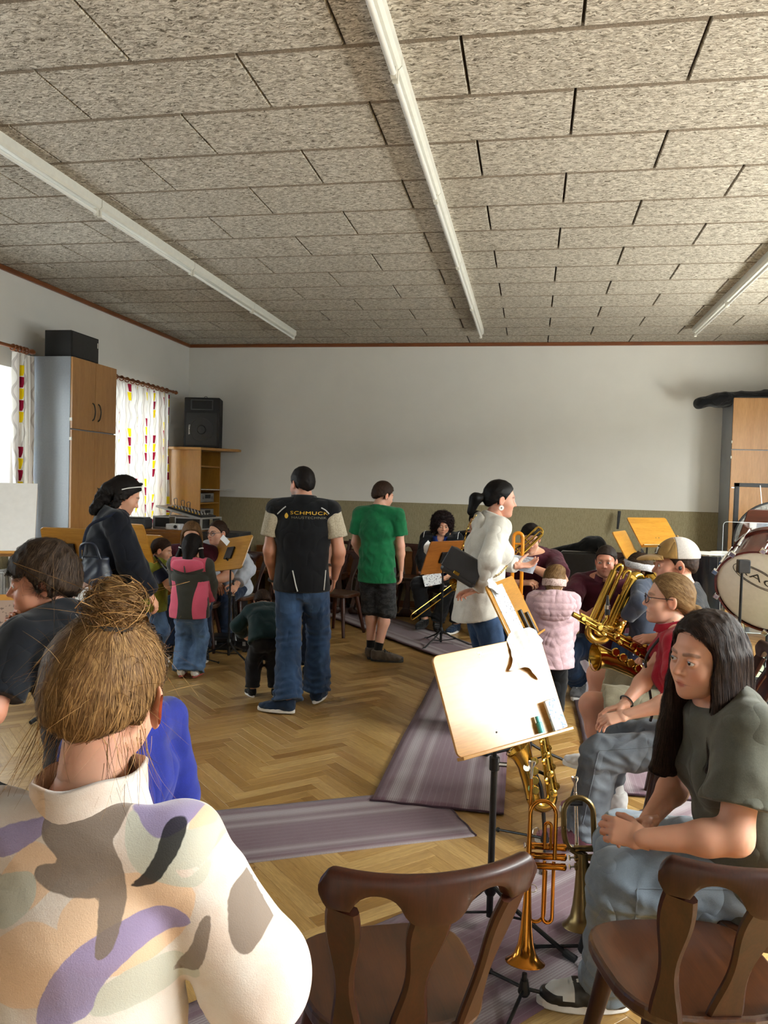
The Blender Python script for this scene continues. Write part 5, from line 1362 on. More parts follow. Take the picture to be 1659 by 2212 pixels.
def pat_jacket(V):
    x = np.abs(V[:, 0]); z = V[:, 2]; yoke = (z > zs-0.06+0.10*np.clip(x-0.02, 0, 1)) & (x < 0.145)
    side = 0.060+0.035*np.cos((z-0.62)/0.16*math.pi*0.5)*-1+0.03; panel = np.where(z < zs-0.13, x-(0.088-0.03*np.cos((z-0.60)*9)), -1.0)
    panel = np.where(x > 0.155, -1, panel)
    f = np.maximum(np.where(yoke, 1.0, -1.0)*0.05, panel)
    arm = np.minimum(f_cap(V.astype(np.float32), p.arm['R'][0], p.arm['R'][1], 0.05, 0.05), f_cap(V.astype(np.float32), p.arm['L'][0], p.arm['L'][1], 0.05, 0.05))
    return dict(pat=np.where((arm < -0.004) & (z < zs-0.02), -0.05, f))
p.body(); p.shirt(m_attr2('softshell', GREY, PINK), 1.95, hem=0.075, off=0.026, flare=0.028, slack=0.02, wr=(0.004, 0.12), name='jacket', attrs=pat_jacket, h=0.006)
# hood hanging on the back
def hood_fn(P): 
    q = p.upc+V3(0, -0.075, -0.005); d = f_ell(P, q, (0.135, 0.055, 0.085)); d = smax(d, (P[:, 2]-(q[2]+0.055)), 0.02); return d+waves(P, 0.003, 0.08, 2)
V, F = sdf_mesh(hood_fn, p.upc+V3(-0.17, -0.16, -0.13), p.upc+V3(0.17, 0.03, 0.1), 0.007)
o = mesh_from('hood', V, F, m_attr2('softshell_hood', GREY, PINK), p.root, True, dict(pat=(V[:, 2]-(p.upc[2]-0.055+0.5*np.abs(V[:, 0])**1.3))))
MB().tube([(0.0, p.upc[1]-0.131, p.upc[2]-0.055), (-0.01, p.upc[1]-0.124, p.upc[2]+0.0), (-0.02, p.upc[1]-0.095, p.upc[2]+0.045)], 0.006, 6).build('hood_strap', plain('strap_grey', GREY, 0.8), p.root)
p.trousers(M_DENIM_K, flare=0.035, wr=(0.007, 0.07), to=1.04); p.shoes(M_SHOEW, plain('sole_red', hexc('9A4038'), 0.6), size=0.185)
def fpig(P):
    d = cap_field(0.012, nape=-0.10, ears=False, front=0.09)(P); d = smin(d, f_cap(P, (0, -0.055, -0.02), (0, -0.075, -0.13), 0.062, 0.052), 0.03)
    for sx in (-1, 1): d = smin(d, f_cap(P, (sx*0.088, -0.035, 0.0), (sx*0.125, -0.045, -0.13), 0.020, 0.024), 0.008)
    return d
p.hair(fpig, H_DARK, lo=(-0.19, -0.18, -0.2), n=600, steps=9, step=0.012, width=0.0032, flow=lambda P: np.stack([P[:, 0]*0.5, P[:, 1]*0.2-0.01, P[:, 2]-0.25], 1))
for sx in (-1, 1): ring_part(p, 'hair_tie', M_SHOEW, p.hd2l((sx*0.093, -0.036, -0.012)), p.Rh@V3(sx*0.3, 0, -1), 0.02, 0.005)

# ---------- teacher in maroon behind the children
loc = (-3.12, 7.02); rz = rad(192)
p = Person('teacher in a maroon shirt sitting behind the pigtail girl, nearly hidden', loc, rz, 1.68, fem=1, det=0, pelvis=(0, 0, 0.53), lean=22, bend=10, head=(10, 18, 0), brow=BROWL,
    R=dict(w=(0.05, 0.45, 0.62), e=(1, -0.2, -0.5), palm=(0, 0, -1), curl=0.6), L=dict(w=(-0.16, 0.42, 0.70), e=(-1, -0.2, -0.5), palm=(0, 0, -1), curl=0.6), rl=dict(a=(0.16, 0.42, 0.09)), ll=dict(a=(-0.16, 0.42, 0.09)))
M_MAROON = cloth('maroon_polo', '4A1022', col2='340A18', weave=600)
p.body(); p.shirt(M_MAROON, 0.62, hem=0.06, off=0.014); p.trousers(M_JEANDK); p.shoes(M_SHOEK, M_SOLEW)
def flongb(P):
    d = cap_field(0.012, nape=-0.10, ears=False, front=0.085)(P)
    for sx in (-1, 1): d = smin(d, f_cap(P, (sx*0.075, -0.01, 0.0), (sx*0.085, 0.01, -0.19), 0.026, 0.022), 0.02)
    return smin(d, f_cap(P, (0, -0.08, -0.02), (0, -0.09, -0.2), 0.06, 0.05), 0.03)
p.hair(flongb, H_LBROWN, lo=(-0.15, -0.18, -0.25), n=250, steps=8)
T_TEACH = p

# ---------- woman with glasses in a white hoodie, seated
loc = (-2.98, 7.62); rz = rad(170)
p = Person('young woman with glasses and white hoodie seated behind the tilted music stand', loc, rz, 1.66, fem=1, det=1, pelvis=(0, 0, 0.54), lean=24, bend=14, head=(-12, 2, 0), brow=BROWD,
    R=dict(w=W2L(loc, rz, PX(470, 1262, 7.05)), e=(1, 0, -0.6), palm=(-0.5, 0.3, -0.8), curl=0.5), L=dict(w=W2L(loc, rz, PX(512, 1262, 7.0)), e=(-1, 0, -0.6), palm=(0.6, 0.2, -0.6), curl=0.55), rl=dict(a=W2L(loc, rz, (-3.16, 7.10, 0.09))), ll=dict(a=W2L(loc, rz, (-2.93, 7.32, 0.09))))
M_WHITEH = cloth('white_hoodie', 'BFC4CE', col2='A4ABB8')
p.body(); p.shirt(M_WHITEH, 1.9, hem=0.06, off=0.028, slack=0.02, name='hoodie', collar=M_WHITEH, wr=(0.007, 0.10)); p.trousers(M_JEANDK, off=0.008, flare=0.006); p.shoes(M_SHOEK, M_SOLEW, M_LACEK)
M_LENS = m_glass('spectacle_lens', (0.93, 0.93, 0.96), 0.06)
glasses(p, M_BLKPL, M_LENS)
def ftied(P):
    d = cap_field(0.007, nape=-0.06, front=0.082)(P); return smin(d, f_ell(P, (0, -0.125, 0.01), (0.035, 0.03, 0.035)), 0.015)
p.hair(ftied, H_BROWN, flow=toward((0, -0.13, 0.01)), n=300)

# ---------- woman with curly dark red hair, seated
loc = (-1.00, 9.08); rz = rad(176)
p = Person('woman with curly dark red hair in black jacket and blue top, seated with a sheet', loc, rz, 1.66, fem=1, build=1.16, det=1, pelvis=(0, 0, 0.55), lean=4, bend=4, head=(20, 18, 0), brow=BROWD, fat=0.6,
    R=dict(w=W2L(loc, rz, PX(922, 1243, 8.72)), e=(1, -0.2, -0.6), palm=(-0.4, 0.5, -0.8), curl=0.5), L=dict(w=(-0.17, 0.34, 0.66), e=(-1, -0.2, -0.5), curl=0.4), rl=dict(a=(0.10, 0.40, 0.13), k=(0.35, 1, 0.3)), ll=dict(a=(-0.03, 0.36, 0.10), k=(-0.3, 1, 0.3)))
M_BLUET = cloth('blue_top', '12307A', col2='0C2260'); M_JACK = cloth('black_jacket', '0B0D12', col2='07080C')
p.body(); p.shirt(M_BLUET, 0.4, hem=0.03, off=0.012, vneck=0.06)
gap = p.Lx
def jacket_open(p, mat, hw, name='jacket', **kw):
    pr0 = p.shirt(mat, 1.93, hem=0.05, off=0.030, slack=0.024, flare=0.02, name=name, **kw)
    bm = bmesh.new(); bm.from_mesh(pr0.data)
    kill = [f for f in bm.faces if (lambda c: (c-p.chest)@p.Fy > 0.03 and abs((c-p.chest)@p.Lx) < hw)(np.array(f.calc_center_median()))]
    bmesh.ops.delete(bm, geom=kill, context='FACES'); bm.to_mesh(pr0.data); bm.free(); return pr0
jacket_open(p, M_JACK, 0.085); p.collar(M_JACK, 0.015, 0.07, 'jacket_collar', 0.7)
p.trousers(cloth('charcoal_trousers', '1A1A1D', col2='101012')); p.shoes(M_SHOEK, M_SOLEK)
def fbig(P):
    d = f_ell(P, (0, -0.025, 0.03), (0.135, 0.125, 0.125)); d = smin(d, f_ell(P, (0, -0.04, -0.06), (0.135, 0.085, 0.085)), 0.03)
    d = smax(d, -f_ell(P, (0, 0.115, -0.03), (0.064, 0.11, 0.095)), 0.015)
    return d+waves(P, 0.013, 0.030, 6)+waves(P, 0.006, 0.014, 9)
p.hair(fbig, H_CURL, lo=(-0.17, -0.18, -0.18), hi=(0.17, 0.15, 0.19), flow=lambda P: np.stack([np.sin(P[:, 2]*150+P[:, 1]*40), np.sin(P[:, 0]*130+1), np.cos(P[:, 1]*140+P[:, 0]*60)-0.6], 1), n=1100, steps=9, step=0.006, width=0.0028, lift=0.007, wig=0.6)
for sx in (-1, 1): MB().tube([tuple(p.arm['R' if sx > 0 else 'L'][0]+p.Lx*sx*0.03+p.Fy*t_[0]+p.d2*t_[1]) for t_ in [(-0.04, 0.085), (0.04, 0.082), (0.085, 0.03), (0.09, -0.06)]], 0.004, 6).build('jacket_piping', M_LACEW, p.root)
CURLY = p

# ---------- trombone player hidden behind the white top
loc = (-0.60, 9.12); rz = rad(172)
p = Person('trombone player in dark clothes sitting next to the curly woman, mostly hidden', loc, rz, 1.76, male=1, det=0, pelvis=(0, 0, 0.55), lean=5, head=(0, 12, 0), brow=BROWD, R=dict(w=W2L(loc, rz, PX(992, 1262, 8.65)), e=(1, 0, -0.6), palm=(-0.8, 0, -0.4), curl=0.9), L=dict(w=(-0.02, 0.30, 0.95), e=(-1, 0, -0.6), palm=(1, 0, 0), curl=0.9), rl=dict(a=(0.12, 0.42, 0.09)), ll=dict(a=(-0.14, 0.42, 0.09)))
p.body(); p.shirt(M_JACK, 0.62, hem=0.05); p.trousers(M_DKTR); p.shoes(M_NAVYSH, M_SOLEW); p.hair(cap_field(0.01), H_DARK, n=100)

# ---------- woman in white top
loc = (-0.315, 5.16); rz = rad(-68)
p = Person('standing woman with black ponytail and round earring in a white hooded top and jeans', loc, rz, 1.70, fem=1, build=1.06, det=1, lean=5, bend=6, head=(-4, 6, 2), smile=0.6, mouth=0.003, brow=BROWD, skin=hexc('CE9982'), fat=0.6,
    R=dict(w=W2L(loc, rz, PX(1034, 1274, 4.92)), e=(1, -0.35, 0), dir=dirL(rz, (-0.95, 0.1, -0.15)), palm=dirL(rz, (0.1, -0.2, -1)), curl=[0.35, 0.5, 0.6, 0.7], thumb=0.2, spread=0.12), L=dict(w=W2L(loc, rz, PX(1118, 1222, 5.35)), e=(-1, -0.4, -0.4), palm=(0.3, 0, 0.9), dir=dirL(rz, (0.8, 0.3, 0.05)), curl=0.4))
M_WHITET = cloth('white_top', 'CFCBC2', col2='B9B5AC', weave=700)
p.body(); p.shirt(M_WHITET, 1.95, hem=0.11, off=0.018, flare=0.016, slack=0.008, wr=(0.005, 0.12), name='top', belly=0.01, hem_n=nrm(V3(0, -0.25, 1)))
def hood2(P):
    q = p.upc-p.Fy*0.085-p.d2*0.0; d = f_ell(P, q, (0.10, 0.035, 0.07)); return d+waves(P, 0.004, 0.09, 2)
V, F = sdf_mesh(hood2, p.upc+V3(-0.16, -0.2, -0.12), p.upc+V3(0.16, 0.04, 0.1), 0.008); mesh_from('hood', V, F, M_WHITET, p.root, True)
p.trousers(M_DENIM, off=0.006, flare=0.006, wr=(0.004, 0.07)); p.shoes(M_SHOEW, M_SOLEW)
def fpony(P):
    d = cap_field(0.008, nape=-0.062, front=0.083)(P); d = smin(d, f_cap(P, (0, -0.105, 0.0), (0, -0.165, -0.02), 0.020, 0.038), 0.012); d = smin(d, f_cap(P, (0, -0.165, -0.02), (0, -0.185, -0.11), 0.038, 0.024), 0.02)
    return d
p.hair(fpony, m_hair('black', '070505', '221A18', 0.3), lo=(-0.12, -0.25, -0.18), flow=lambda P: np.where((P[:, 1] < -0.12)[:, None], np.stack([P[:, 0]*0, P[:, 1]*0-0.3, P[:, 2]*0-1], 1), np.array([0, -0.115, 0.0])-P), n=600, steps=8)
ring_part(p, 'hair_tie', M_BLKPL, p.hd2l((0, -0.118, -0.002)), p.Rh@V3(0, -1, -0.2), 0.021, 0.006)
ear_c = p.hd2l((0.085, -0.008, -0.056)); Mx = look_M(ear_c, p.Rh@V3(1, 0, 0), p.Rh@V3(0, 0, 1))
er = MB().lathe([(0.016, -0.002), (0.017, 0.0), (0.015, 0.003), (0.0, 0.003)], 18, Mx).build('earring', M_LACEW, p.root)
MB().sphere(tuple(ear_c+p.Rh@V3(0.004, 0, 0)), 0.0045, 6).build('earring_stud', plain('stud_dark', (0.1, 0.1, 0.1), 0.3), er)
WW = p

# ---------- player in maroon with the orange trombone
loc = (0.03, 6.95); rz = rad(172)
p = Person('trombone player in a maroon polo shirt and jeans behind the orange trombone', loc, rz, 1.78, male=1, build=1.12, det=0, pelvis=(0, 0, 0.55), lean=12, bend=8, head=(8, 22, 0), brow=BROWD,
    R=dict(w=(0.02, 0.42, 0.85), e=(1, 0, -0.6), palm=(-0.8, 0, -0.4), curl=0.8), L=dict(w=(-0.06, 0.40, 0.98), e=(-1, 0, -0.5), palm=(1, 0, 0), curl=0.9), rl=dict(a=(0.15, 0.42, 0.09)), ll=dict(a=(-0.16, 0.42, 0.09)))
p.body(); p.shirt(M_MAROON, 0.68, hem=0.05, off=0.016, slack=0.02); p.trousers(M_DENIM); p.shoes(M_SHOEK, M_SOLEW); p.hair(cap_field(0.010), H_DARK, n=150)
ORP = p

# ---------- little girl in pale pink coat
loc = (0.175, 5.50); rz = rad(4)
p = Person('little blond girl with a lace headband in a pale pink quilted coat, from behind', loc, rz, 1.105, hd=0.20, child=1, det=1, head=(-8, 8, 0), R=dict(w=(0.13, 0.17, 0.46), e=(1, -0.4, 0)), L=dict(w=(-0.13, 0.17, 0.50), e=(-1, -0.4, 0)))
M_PINKC = cloth('pink_coat', 'C2A4AA', col2='AE9098', weave=400)
z0 = 0.40
def quilt(P): 
    d = np.abs((P[:, 2]-z0-0.35*np.abs(P[:, 0])) % 0.062-0.031); return -0.007*np.sqrt(np.clip(d/0.031, 0, 1))
pr = p.torso(0.030)+[('e', V3(0, 0, 0.38), p.waist, p.Lx, 0.165, 0.145, 0.125, 0.105)]
for nm in ('R', 'L'):
    S, E, Wp = p.arm[nm]; pr += [('c', S, E, 0.055, 0.05), ('c', E, Wp, 0.05, 0.040)]
nk = p.neckp()[0]
def clipc(P, d): 
    d = d+quilt(P)+0.005; d = smax(d, 0.41-P[:, 2], 0.01); return np.maximum(d, (P-(p.neckb+p.d2*0.03).astype(np.float32))@p.d2.astype(np.float32))
p.body(); p.cloth_mesh('coat', pr, M_PINKC, clipc, (0.003, 0.06), 4, h=0.0065)
def hood3(P):
    q = p.upc+V3(0, -0.095, -0.02); d = f_ell(P, q, (0.135, 0.062, 0.105)); ww = np.abs((P[:, 2]-q[2]) % 0.045-0.0225); ww2 = np.abs((P[:, 0]+0.02) % 0.04-0.02)
    return d-0.006*np.sqrt(np.clip(np.minimum(ww, ww2+0.006)/0.0225, 0, 1))
V, F = sdf_mesh(hood3, p.upc+V3(-0.17, -0.19, -0.16), p.upc+V3(0.17, 0.02, 0.12), 0.006); mesh_from('hood', V, F, M_PINKC, p.root, True)
p.trousers(M_SHOEK, off=0.004, flare=0.004); p.shoes(M_SHOEK, M_SOLEK, size=0.17)
def ftop(P):
    d = cap_field(0.010, nape=-0.08, ears=False, front=0.085)(P); d = smin(d, f_ell(P, (0.025, -0.045, 0.085), (0.06, 0.06, 0.045)), 0.02); return smin(d, f_cap(P, (0, -0.06, -0.06), (0.01, -0.085, -0.15), 0.055, 0.05), 0.02)
p.hair(ftop, H_BLOND, lo=(-0.14, -0.18, -0.22), n=700, steps=8, flow=lambda P: np.where((P[:, 2] > -0.03)[:, None], np.array([0.05, -0.04, 0.13])-P, np.stack([P[:, 0]*0.2, P[:, 1]*0, P[:, 2]*0-1], 1)))
def headband(p, mat, z=-0.012, h=0.055, tilt=0.0, r=(0.092, 0.113), name='headband'):
    v = []; f = []; n = 40
    for j, (dz, q) in enumerate(((-h/2, 1.0), (-h/2+0.004, 1.035), (0, 1.05), (h/2-0.004, 1.03), (h/2, 0.99))):
        for i in range(n):
            a = 2*math.pi*i/n; y = -0.013+r[1]*q*math.sin(a); v.append(tuple(p.hd2l((r[0]*q*math.cos(a), y, z+dz+tilt*y+0.002*math.sin(9*a+j)))))
    for j in range(4):
        for i in range(n): f.append((j*n+i, j*n+(i+1) % n, (j+1)*n+(i+1) % n, (j+1)*n+i))
    return mesh_from(name, v, f, mat, p.root, True)
def m_lace(name, c1, c2, sc=60):
    t = NT(name); n = t.noise(t.coord(), sc, 3, 0.7, 2.0); t.set(col=t.ramp(n, [(0.42, c2), (0.5, c1)]), rough=0.9); t.bump(n, 0.4, 0.004); return t.m
headband(p, m_lace('lace_pink', hexc('C9B2AC'), hexc('9C827A')))

# ---------- squatting man with the horn
loc = (0.60, 6.35); rz = rad(172)
p = Person('man in a maroon polo shirt and jeans squatting behind the brass tenor horn', loc, rz, 1.80, male=1, build=1.10, det=1, pelvis=(0.0, -0.10, 0.40), lean=10, bend=8, head=(-6, 4, 0), brow=BROWL, skin=hexc('B97F66'), stubble=0.5,
    R=dict(w=W2L(loc, rz, PX(1268, 1332, 5.93)), e=(1, -0.2, -0.5), dir=dirL(rz, (0.9, -0.2, 0.12)), palm=dirL(rz, (0, 1, 0.1)), curl=[0.5, 0.5, 0.55, 0.6], thumb=0.6), L=dict(w=W2L(loc, rz, PX(1345, 1350, 6.0)), e=(-1, 0, -0.3), palm=(1, 0, 0), curl=0.8),
    rl=dict(a=W2L(loc, rz, (0.43, 6.72-0.35, 0.095)), k=(0.5, 1, 1), toe=(0.1, 1)), ll=dict(a=(-0.22, 0.10, 0.095), k=(-0.5, 1, 1)))
p.body(); p.shirt(M_MAROON, 0.66, hem=0.04, off=0.016, slack=0.02, collar=M_MAROON); p.trousers(M_DENIM); p.shoes(cloth('shoe_grey', '6E6E70'), M_SOLEW, M_LACEW, size=0.28)
p.hair(cap_field(0.006, nape=-0.06, front=0.072), m_hair('brown_grey', '241913', '4E4036'), n=260, steps=3, step=0.006, flow=down)
SQ = p

# ---------- girl with the white headband
loc = (0.86, 5.95); rz = rad(68)
p = Person('girl with a white headband in a blue grey sweater and dotted leggings, facing the horn', loc, rz, 1.19, hd=0.20, child=0.9, det=1, head=(4, 16, 0), brow=BROWL, lean=4, L=dict(w=W2L(loc, rz, PX(1352, 1335, 5.75)), e=(-1, -0.3, -0.4), palm=(0.6, 0.2, -0.3), curl=0.9), R=dict(w=(0.08, 0.26, 0.68), e=(1, -0.3, -0.3), curl=0.7))
M_BLUEG = cloth('blue_grey_sweat', '3A4252', col2='2C3342')
def m_dots():
    t = NT('dotted_leggings'); v = t.new('ShaderNodeTexVoronoi'); v.inputs['Scale'].default_value = 45; t.link(t.coord(), v.inputs['Vector']); f = t.math('LESS_THAN', v.outputs['Distance'], 0.22); t.set(col=t.mix(f, hexc('121A34'), (0.7, 0.7, 0.72)), rough=0.85); return t.m
p.body(); p.shirt(M_BLUEG, 1.93, hem=0.07, off=0.024, slack=0.018, name='sweater', collar=M_BLUEG); p.trousers(m_dots(), off=0.008, flare=0.004); p.shoes(M_SHOEK, M_SOLEW, size=0.18)
def fchild(P):
    d = cap_field(0.010, nape=-0.07, ears=True, front=0.085)(P); return smin(d, f_cap(P, (0, -0.10, -0.04), (0.0, -0.14, -0.10), 0.025, 0.022), 0.02)
p.hair(fchild, H_ASHB, lo=(-0.13, -0.2, -0.16), n=350, flow=toward((0, -0.12, -0.05)))
headband(p, m_lace('lace_white', hexc('C8C8CC'), hexc('9A9AA2')), z=0.02, h=0.06, tilt=0.45, r=(0.09, 0.112))
MB().tube([tuple(p.hd2l((0.03*math.cos(a), -0.06+0.0*a, 0.115+0.03*math.sin(a)))) for a in np.linspace(0, math.pi, 9)], 0.006, 6).build('hair_bow', M_BLKPL, p.root)
HB = p
# ---------- man with the cap and the saxophone
loc = (0.80, 4.12); rz = rad(82)
p = Person('man in a tan and white baseball cap and navy shirt seated with a saxophone', loc, rz, 1.84, male=1, build=1.06, det=1, pelvis=(0.0, 0.0, 0.55), lean=-3, bend=12, head=(9, 4, 0), brow=BROWD, stubble=0.25, skin=hexc('CC947C'),
    L=dict(w=W2L(loc, rz, PX(1432, 1378, 3.88)), e=(-1, -0.6, -0.4), dir=dirL(rz, (-0.95, 0.1, -0.15)), palm=dirL(rz, (-0.1, 0.4, -0.9)), curl=[0.3, 0.35, 0.4, 0.45]), R=dict(w=W2L(loc, rz, PX(1400, 1420, 4.25)), e=(1, -0.5, -0.5), palm=dirL(rz, (0.2, -0.6, -0.7)), curl=0.6),
    rl=dict(a=W2L(loc, rz, (0.44, 4.34, 0.19)), k=(0.2, 1, 0.9)), ll=dict(a=W2L(loc, rz, (0.46, 3.98, 0.13)), k=(-0.1, 1, 0.9)))
M_NAVYP = cloth('navy_shirt', '0C1018', col2='080B11'); M_KHAKI = cloth('khaki_shorts', 'A39A82', col2='8B8168')
p.body(); p.shirt(M_NAVYP, 0.70, hem=0.04, off=0.016, slack=0.022, collar=M_NAVYP, wr=(0.007, 0.11)); p.trousers(M_KHAKI, to=-0.10, off=0.02, flare=0.016, name='shorts', wr=(0.007, 0.08)); p.socks(M_SHOEW, 0.85); p.shoes(M_SHOEW, M_SOLEW)
p.hair(cap_field(0.0015, nape=-0.05), H_BROWN, n=180, steps=3, step=0.005, flow=down)
M_TAN = cloth('cap_tan', 'A17E4A', col2='8C6C3C'); M_MESH = m_lace('cap_mesh', hexc('C9C3BE'), hexc('A8A09A'), 300)
def capfn(P):
    d = f_ell(P, (0, -0.012, 0.040), (0.090, 0.110, 0.100)); return np.maximum(d, (0.034+0.05*P[:, 1])-P[:, 2])
V, F = sdf_mesh(lambda P: np.maximum(capfn(P), 0.005-P[:, 1]), (-0.12, -0.01, 0), (0.12, 0.13, 0.16), 0.004); cp = mesh_from('cap', p.hd2l(V), F, M_TAN, p.root, True)
V, F = sdf_mesh(lambda P: np.maximum(capfn(P), P[:, 1]-0.005), (-0.12, -0.14, 0), (0.12, 0.02, 0.16), 0.004); mesh_from('cap_mesh', p.hd2l(V), F, M_MESH, cp, True)
V, F = sdf_mesh(lambda P: np.maximum(np.maximum(f_ell(P, (0, 0.075, 0.028), (0.085, 0.115, 0.030)), -f_ell(P, (0, 0.072, 0.018), (0.09, 0.12, 0.033))), 0.07-P[:, 1]), (-0.1, 0.05, -0.01), (0.1, 0.21, 0.08), 0.0035); mesh_from('brim', p.hd2l(V), F, M_TAN, cp, True)
MB().sphere(tuple(p.hd2l((0, -0.012, 0.142))), 0.007, 6).build('cap_button', M_TAN, cp)
# patch with a bird on the cap's front panel
def cap_pt(x, z, o=0.0015):
    q = 1-((x)/0.090)**2-((z-0.040)/0.100)**2; return tuple(p.hd2l((x, -0.012+0.110*math.sqrt(max(q, 0))+o, z)))
def patch(pts, mat, nm, o): 
    c = np.mean(pts, 0); mesh_from(nm, [cap_pt(c[0], c[1], o)]+[cap_pt(x, z, o) for x, z in pts], [(0, i+1, (i+1) % len(pts)+1) for i in range(len(pts))], mat, cp, True)
patch([(-0.030, 0.058), (-0.01, 0.058), (0.012, 0.058), (0.030, 0.058), (0.030, 0.075), (0.030, 0.095), (0.012, 0.097), (-0.010, 0.097), (-0.030, 0.095), (-0.030, 0.075)], M_LACEK, 'cap_patch', 0.0015)
patch([(-0.025, 0.062), (-0.008, 0.062), (0.010, 0.062), (0.025, 0.062), (0.025, 0.078), (0.025, 0.091), (0.01, 0.093), (-0.01, 0.093), (-0.025, 0.091), (-0.025, 0.077)], M_LETW, 'cap_patch_field', 0.003)
patch([(-0.016, 0.064), (0.004, 0.063), (0.014, 0.072), (0.016, 0.084), (0.006, 0.090), (-0.004, 0.086), (-0.012, 0.078), (-0.018, 0.072)], plain('bird_brown', hexc('6A5238'), 0.7), 'cap_emblem', 0.0045)
MB().sphere(tuple(p.hd2l((-0.084, -0.006, -0.012))), (0.008, 0.008, 0.011), 6).build('earplug', M_BLKPL, p.root)
CAPM = p

# ---------- girl in red polo shirt
loc = (0.72, 3.62); rz = rad(80)
p = Person('girl with glasses and blond ponytail in a red polo shirt and grey jeans, seated', loc, rz, 1.54, hd=0.218, fem=0.6, child=0.15, build=0.94, det=2, pelvis=(0, 0, 0.53), lean=4, bend=8, head=(6, -2, 2), brow=BROWL, skin=hexc('D6A48C'), smile=0.1, iris=(0.06, 0.06, 0.05),
    L=dict(w=W2L(loc, rz, PX(1352, 1545, 3.30)), e=(-0.7, -1, -0.4), dir=dirL(rz, (-0.95, 0.0, -0.30)), palm=dirL(rz, (0.05, 0.4, -0.9)), curl=0.45), R=dict(w=W2L(loc, rz, PX(1335, 1538, 3.48)), e=(1, -0.9, -0.3), dir=dirL(rz, (-0.9, -0.2, -0.25)), palm=dirL(rz, (0, -0.3, -0.9)), curl=0.5),
    ll=dict(a=W2L(loc, rz, (0.285, 3.60, 0.09)), k=(-0.15, 1, 0.7), toe=dirL(rz, (-1, 0.1, 0))[:2]), rl=dict(a=W2L(loc, rz, (0.40, 4.05, 0.09)), k=(0.2, 1, 0.8), toe=dirL(rz, (-1, -0.3, 0))[:2]))
M_RED = cloth('red_polo', 'A30E28', col2='86081E', weave=500)
p.body(); p.shirt(M_RED, 0.62, hem=0.08, off=0.015, slack=0.018, wr=(0.005, 0.09), collar=M_RED); p.trousers(M_DENIM_G, off=0.018, flare=0.040, wr=(0.009, 0.09), knee=0.016, to=1.0)
M_PINKSH = cloth('shoe_pink', 'A4707A', col2='8C5A66', weave=400); p.shoes(M_PINKSH, M_SOLEW, M_SOLEW, size=0.255)
leg_seam(p, 'L', (-1, 0, 0.55), M_DENIM_G)
glasses(p, plain('glasses_dark', (0.02, 0.012, 0.02), 0.25), M_LENS)
def fpony2(P):
    d = cap_field(0.007, nape=-0.066, front=0.088, temple=0.0)(P); d = smin(d, f_cap(P, (0, -0.100, -0.030), (0.0, -0.128, -0.040), 0.016, 0.020), 0.012)
    return smin(d, f_cap(P, (0, -0.128, -0.040), (0.0, -0.150, -0.125), 0.022, 0.020), 0.012)
p.hair(fpony2, H_BLOND, lo=(-0.12, -0.2, -0.18), flow=lambda P: np.where((P[:, 1] < -0.112)[:, None], np.stack([P[:, 0]*0, P[:, 1]*0-0.2, P[:, 2]*0-1], 1), np.array([0, -0.115, -0.035])-P), n=3000, steps=9, width=0.0014, lift=0.002)
mb = MB()
for i in range(3): mb.tube([tuple(p.hd2l((0.020*math.cos(a), -0.114-0.004*i+0.006*math.sin(3*a+i), -0.036-0.003*i+0.021*math.sin(a)))) for a in np.linspace(0, 6.283, 25)[:-1]], 0.003, 6, closed=True)
mb.build('hair_coil', plain('coil_clear', hexc('B99878'), 0.2), p.root)
S, E, Wp = p.arm['R']; ring_part(p, 'bracelet', M_BLKPL, E+(Wp-E)*0.86, Wp-E, 0.030, 0.0035)
M_STRAP = plain('neck_strap', (0.015, 0.015, 0.017), 0.6)
MB().tube(crom([tuple(p.neckb+p.Lx*-0.055+p.d2*0.03), tuple(p.chest+p.Lx*-0.07+p.Fy*0.135+p.d2*0.09), tuple(p.chest+p.Fy*0.155-p.d2*0.02), tuple(p.waist+p.Fy*0.150), tuple(p.p0+p.Fy*0.16+p.d1*0.1)], 6), 0.006, 6).build('sling', M_STRAP, p.root)
RED = p

# ---------- girl with long brown hair in the foreground
loc = (0.69, 2.40); rz = rad(100)
p = Person('girl with long straight brown hair in a grey olive T-shirt and light jeans, seated', loc, rz, 1.60, hd=0.230, fem=0.8, child=0.1, build=1.10, det=2, pelvis=(0.0, 0.02, 0.54), lean=8, bend=12, head=(24, 6, -4), gaze=(-0.35, 0.93, -0.02), brow=BROWD, skin=hexc('CE9A80'), smile=0.75, mouth=0.004, fat=0.5, iris=(0.03, 0.018, 0.012),
    L=dict(w=W2L(loc, rz, PX(1385, 1812, 2.16)), e=(-0.5, -0.9, -0.6), dir=dirL(rz, (-0.9, 0.35, 0.08)), palm=dirL(rz, (-0.1, 0.85, -0.5)), curl=[0.55, 0.6, 0.65, 0.7], thumb=0.5), R=dict(w=W2L(loc, rz, PX(1398, 1775, 2.42)), e=(1, -0.8, -0.4), dir=dirL(rz, (-0.85, -0.45, -0.05)), palm=dirL(rz, (0.0, -0.7, -0.7)), curl=[0.45, 0.5, 0.55, 0.6], thumb=0.3),
    ll=dict(a=W2L(loc, rz, (0.30, 2.50, 0.09)), k=(-0.1, 1, 1.2), toe=dirL(rz, (-1, -0.12, 0))[:2]), rl=dict(a=W2L(loc, rz, (0.40, 2.86, 0.09)), k=(0.35, 1, 1.0), toe=dirL(rz, (-1, 0.5, 0))[:2]))
M_TEEG = cloth('olive_grey_tee', '5A5A50', col2='4C4C44', weave=700)
p.body(); p.shirt(M_TEEG, 0.70, hem=0.10, off=0.022, slack=0.030, wr=(0.012, 0.16), flare=0.02, h=0.0065); p.trousers(M_DENIM_L, off=0.022, flare=0.026, wr=(0.012, 0.13), knee=0.022, to=1.0, h=0.0065)
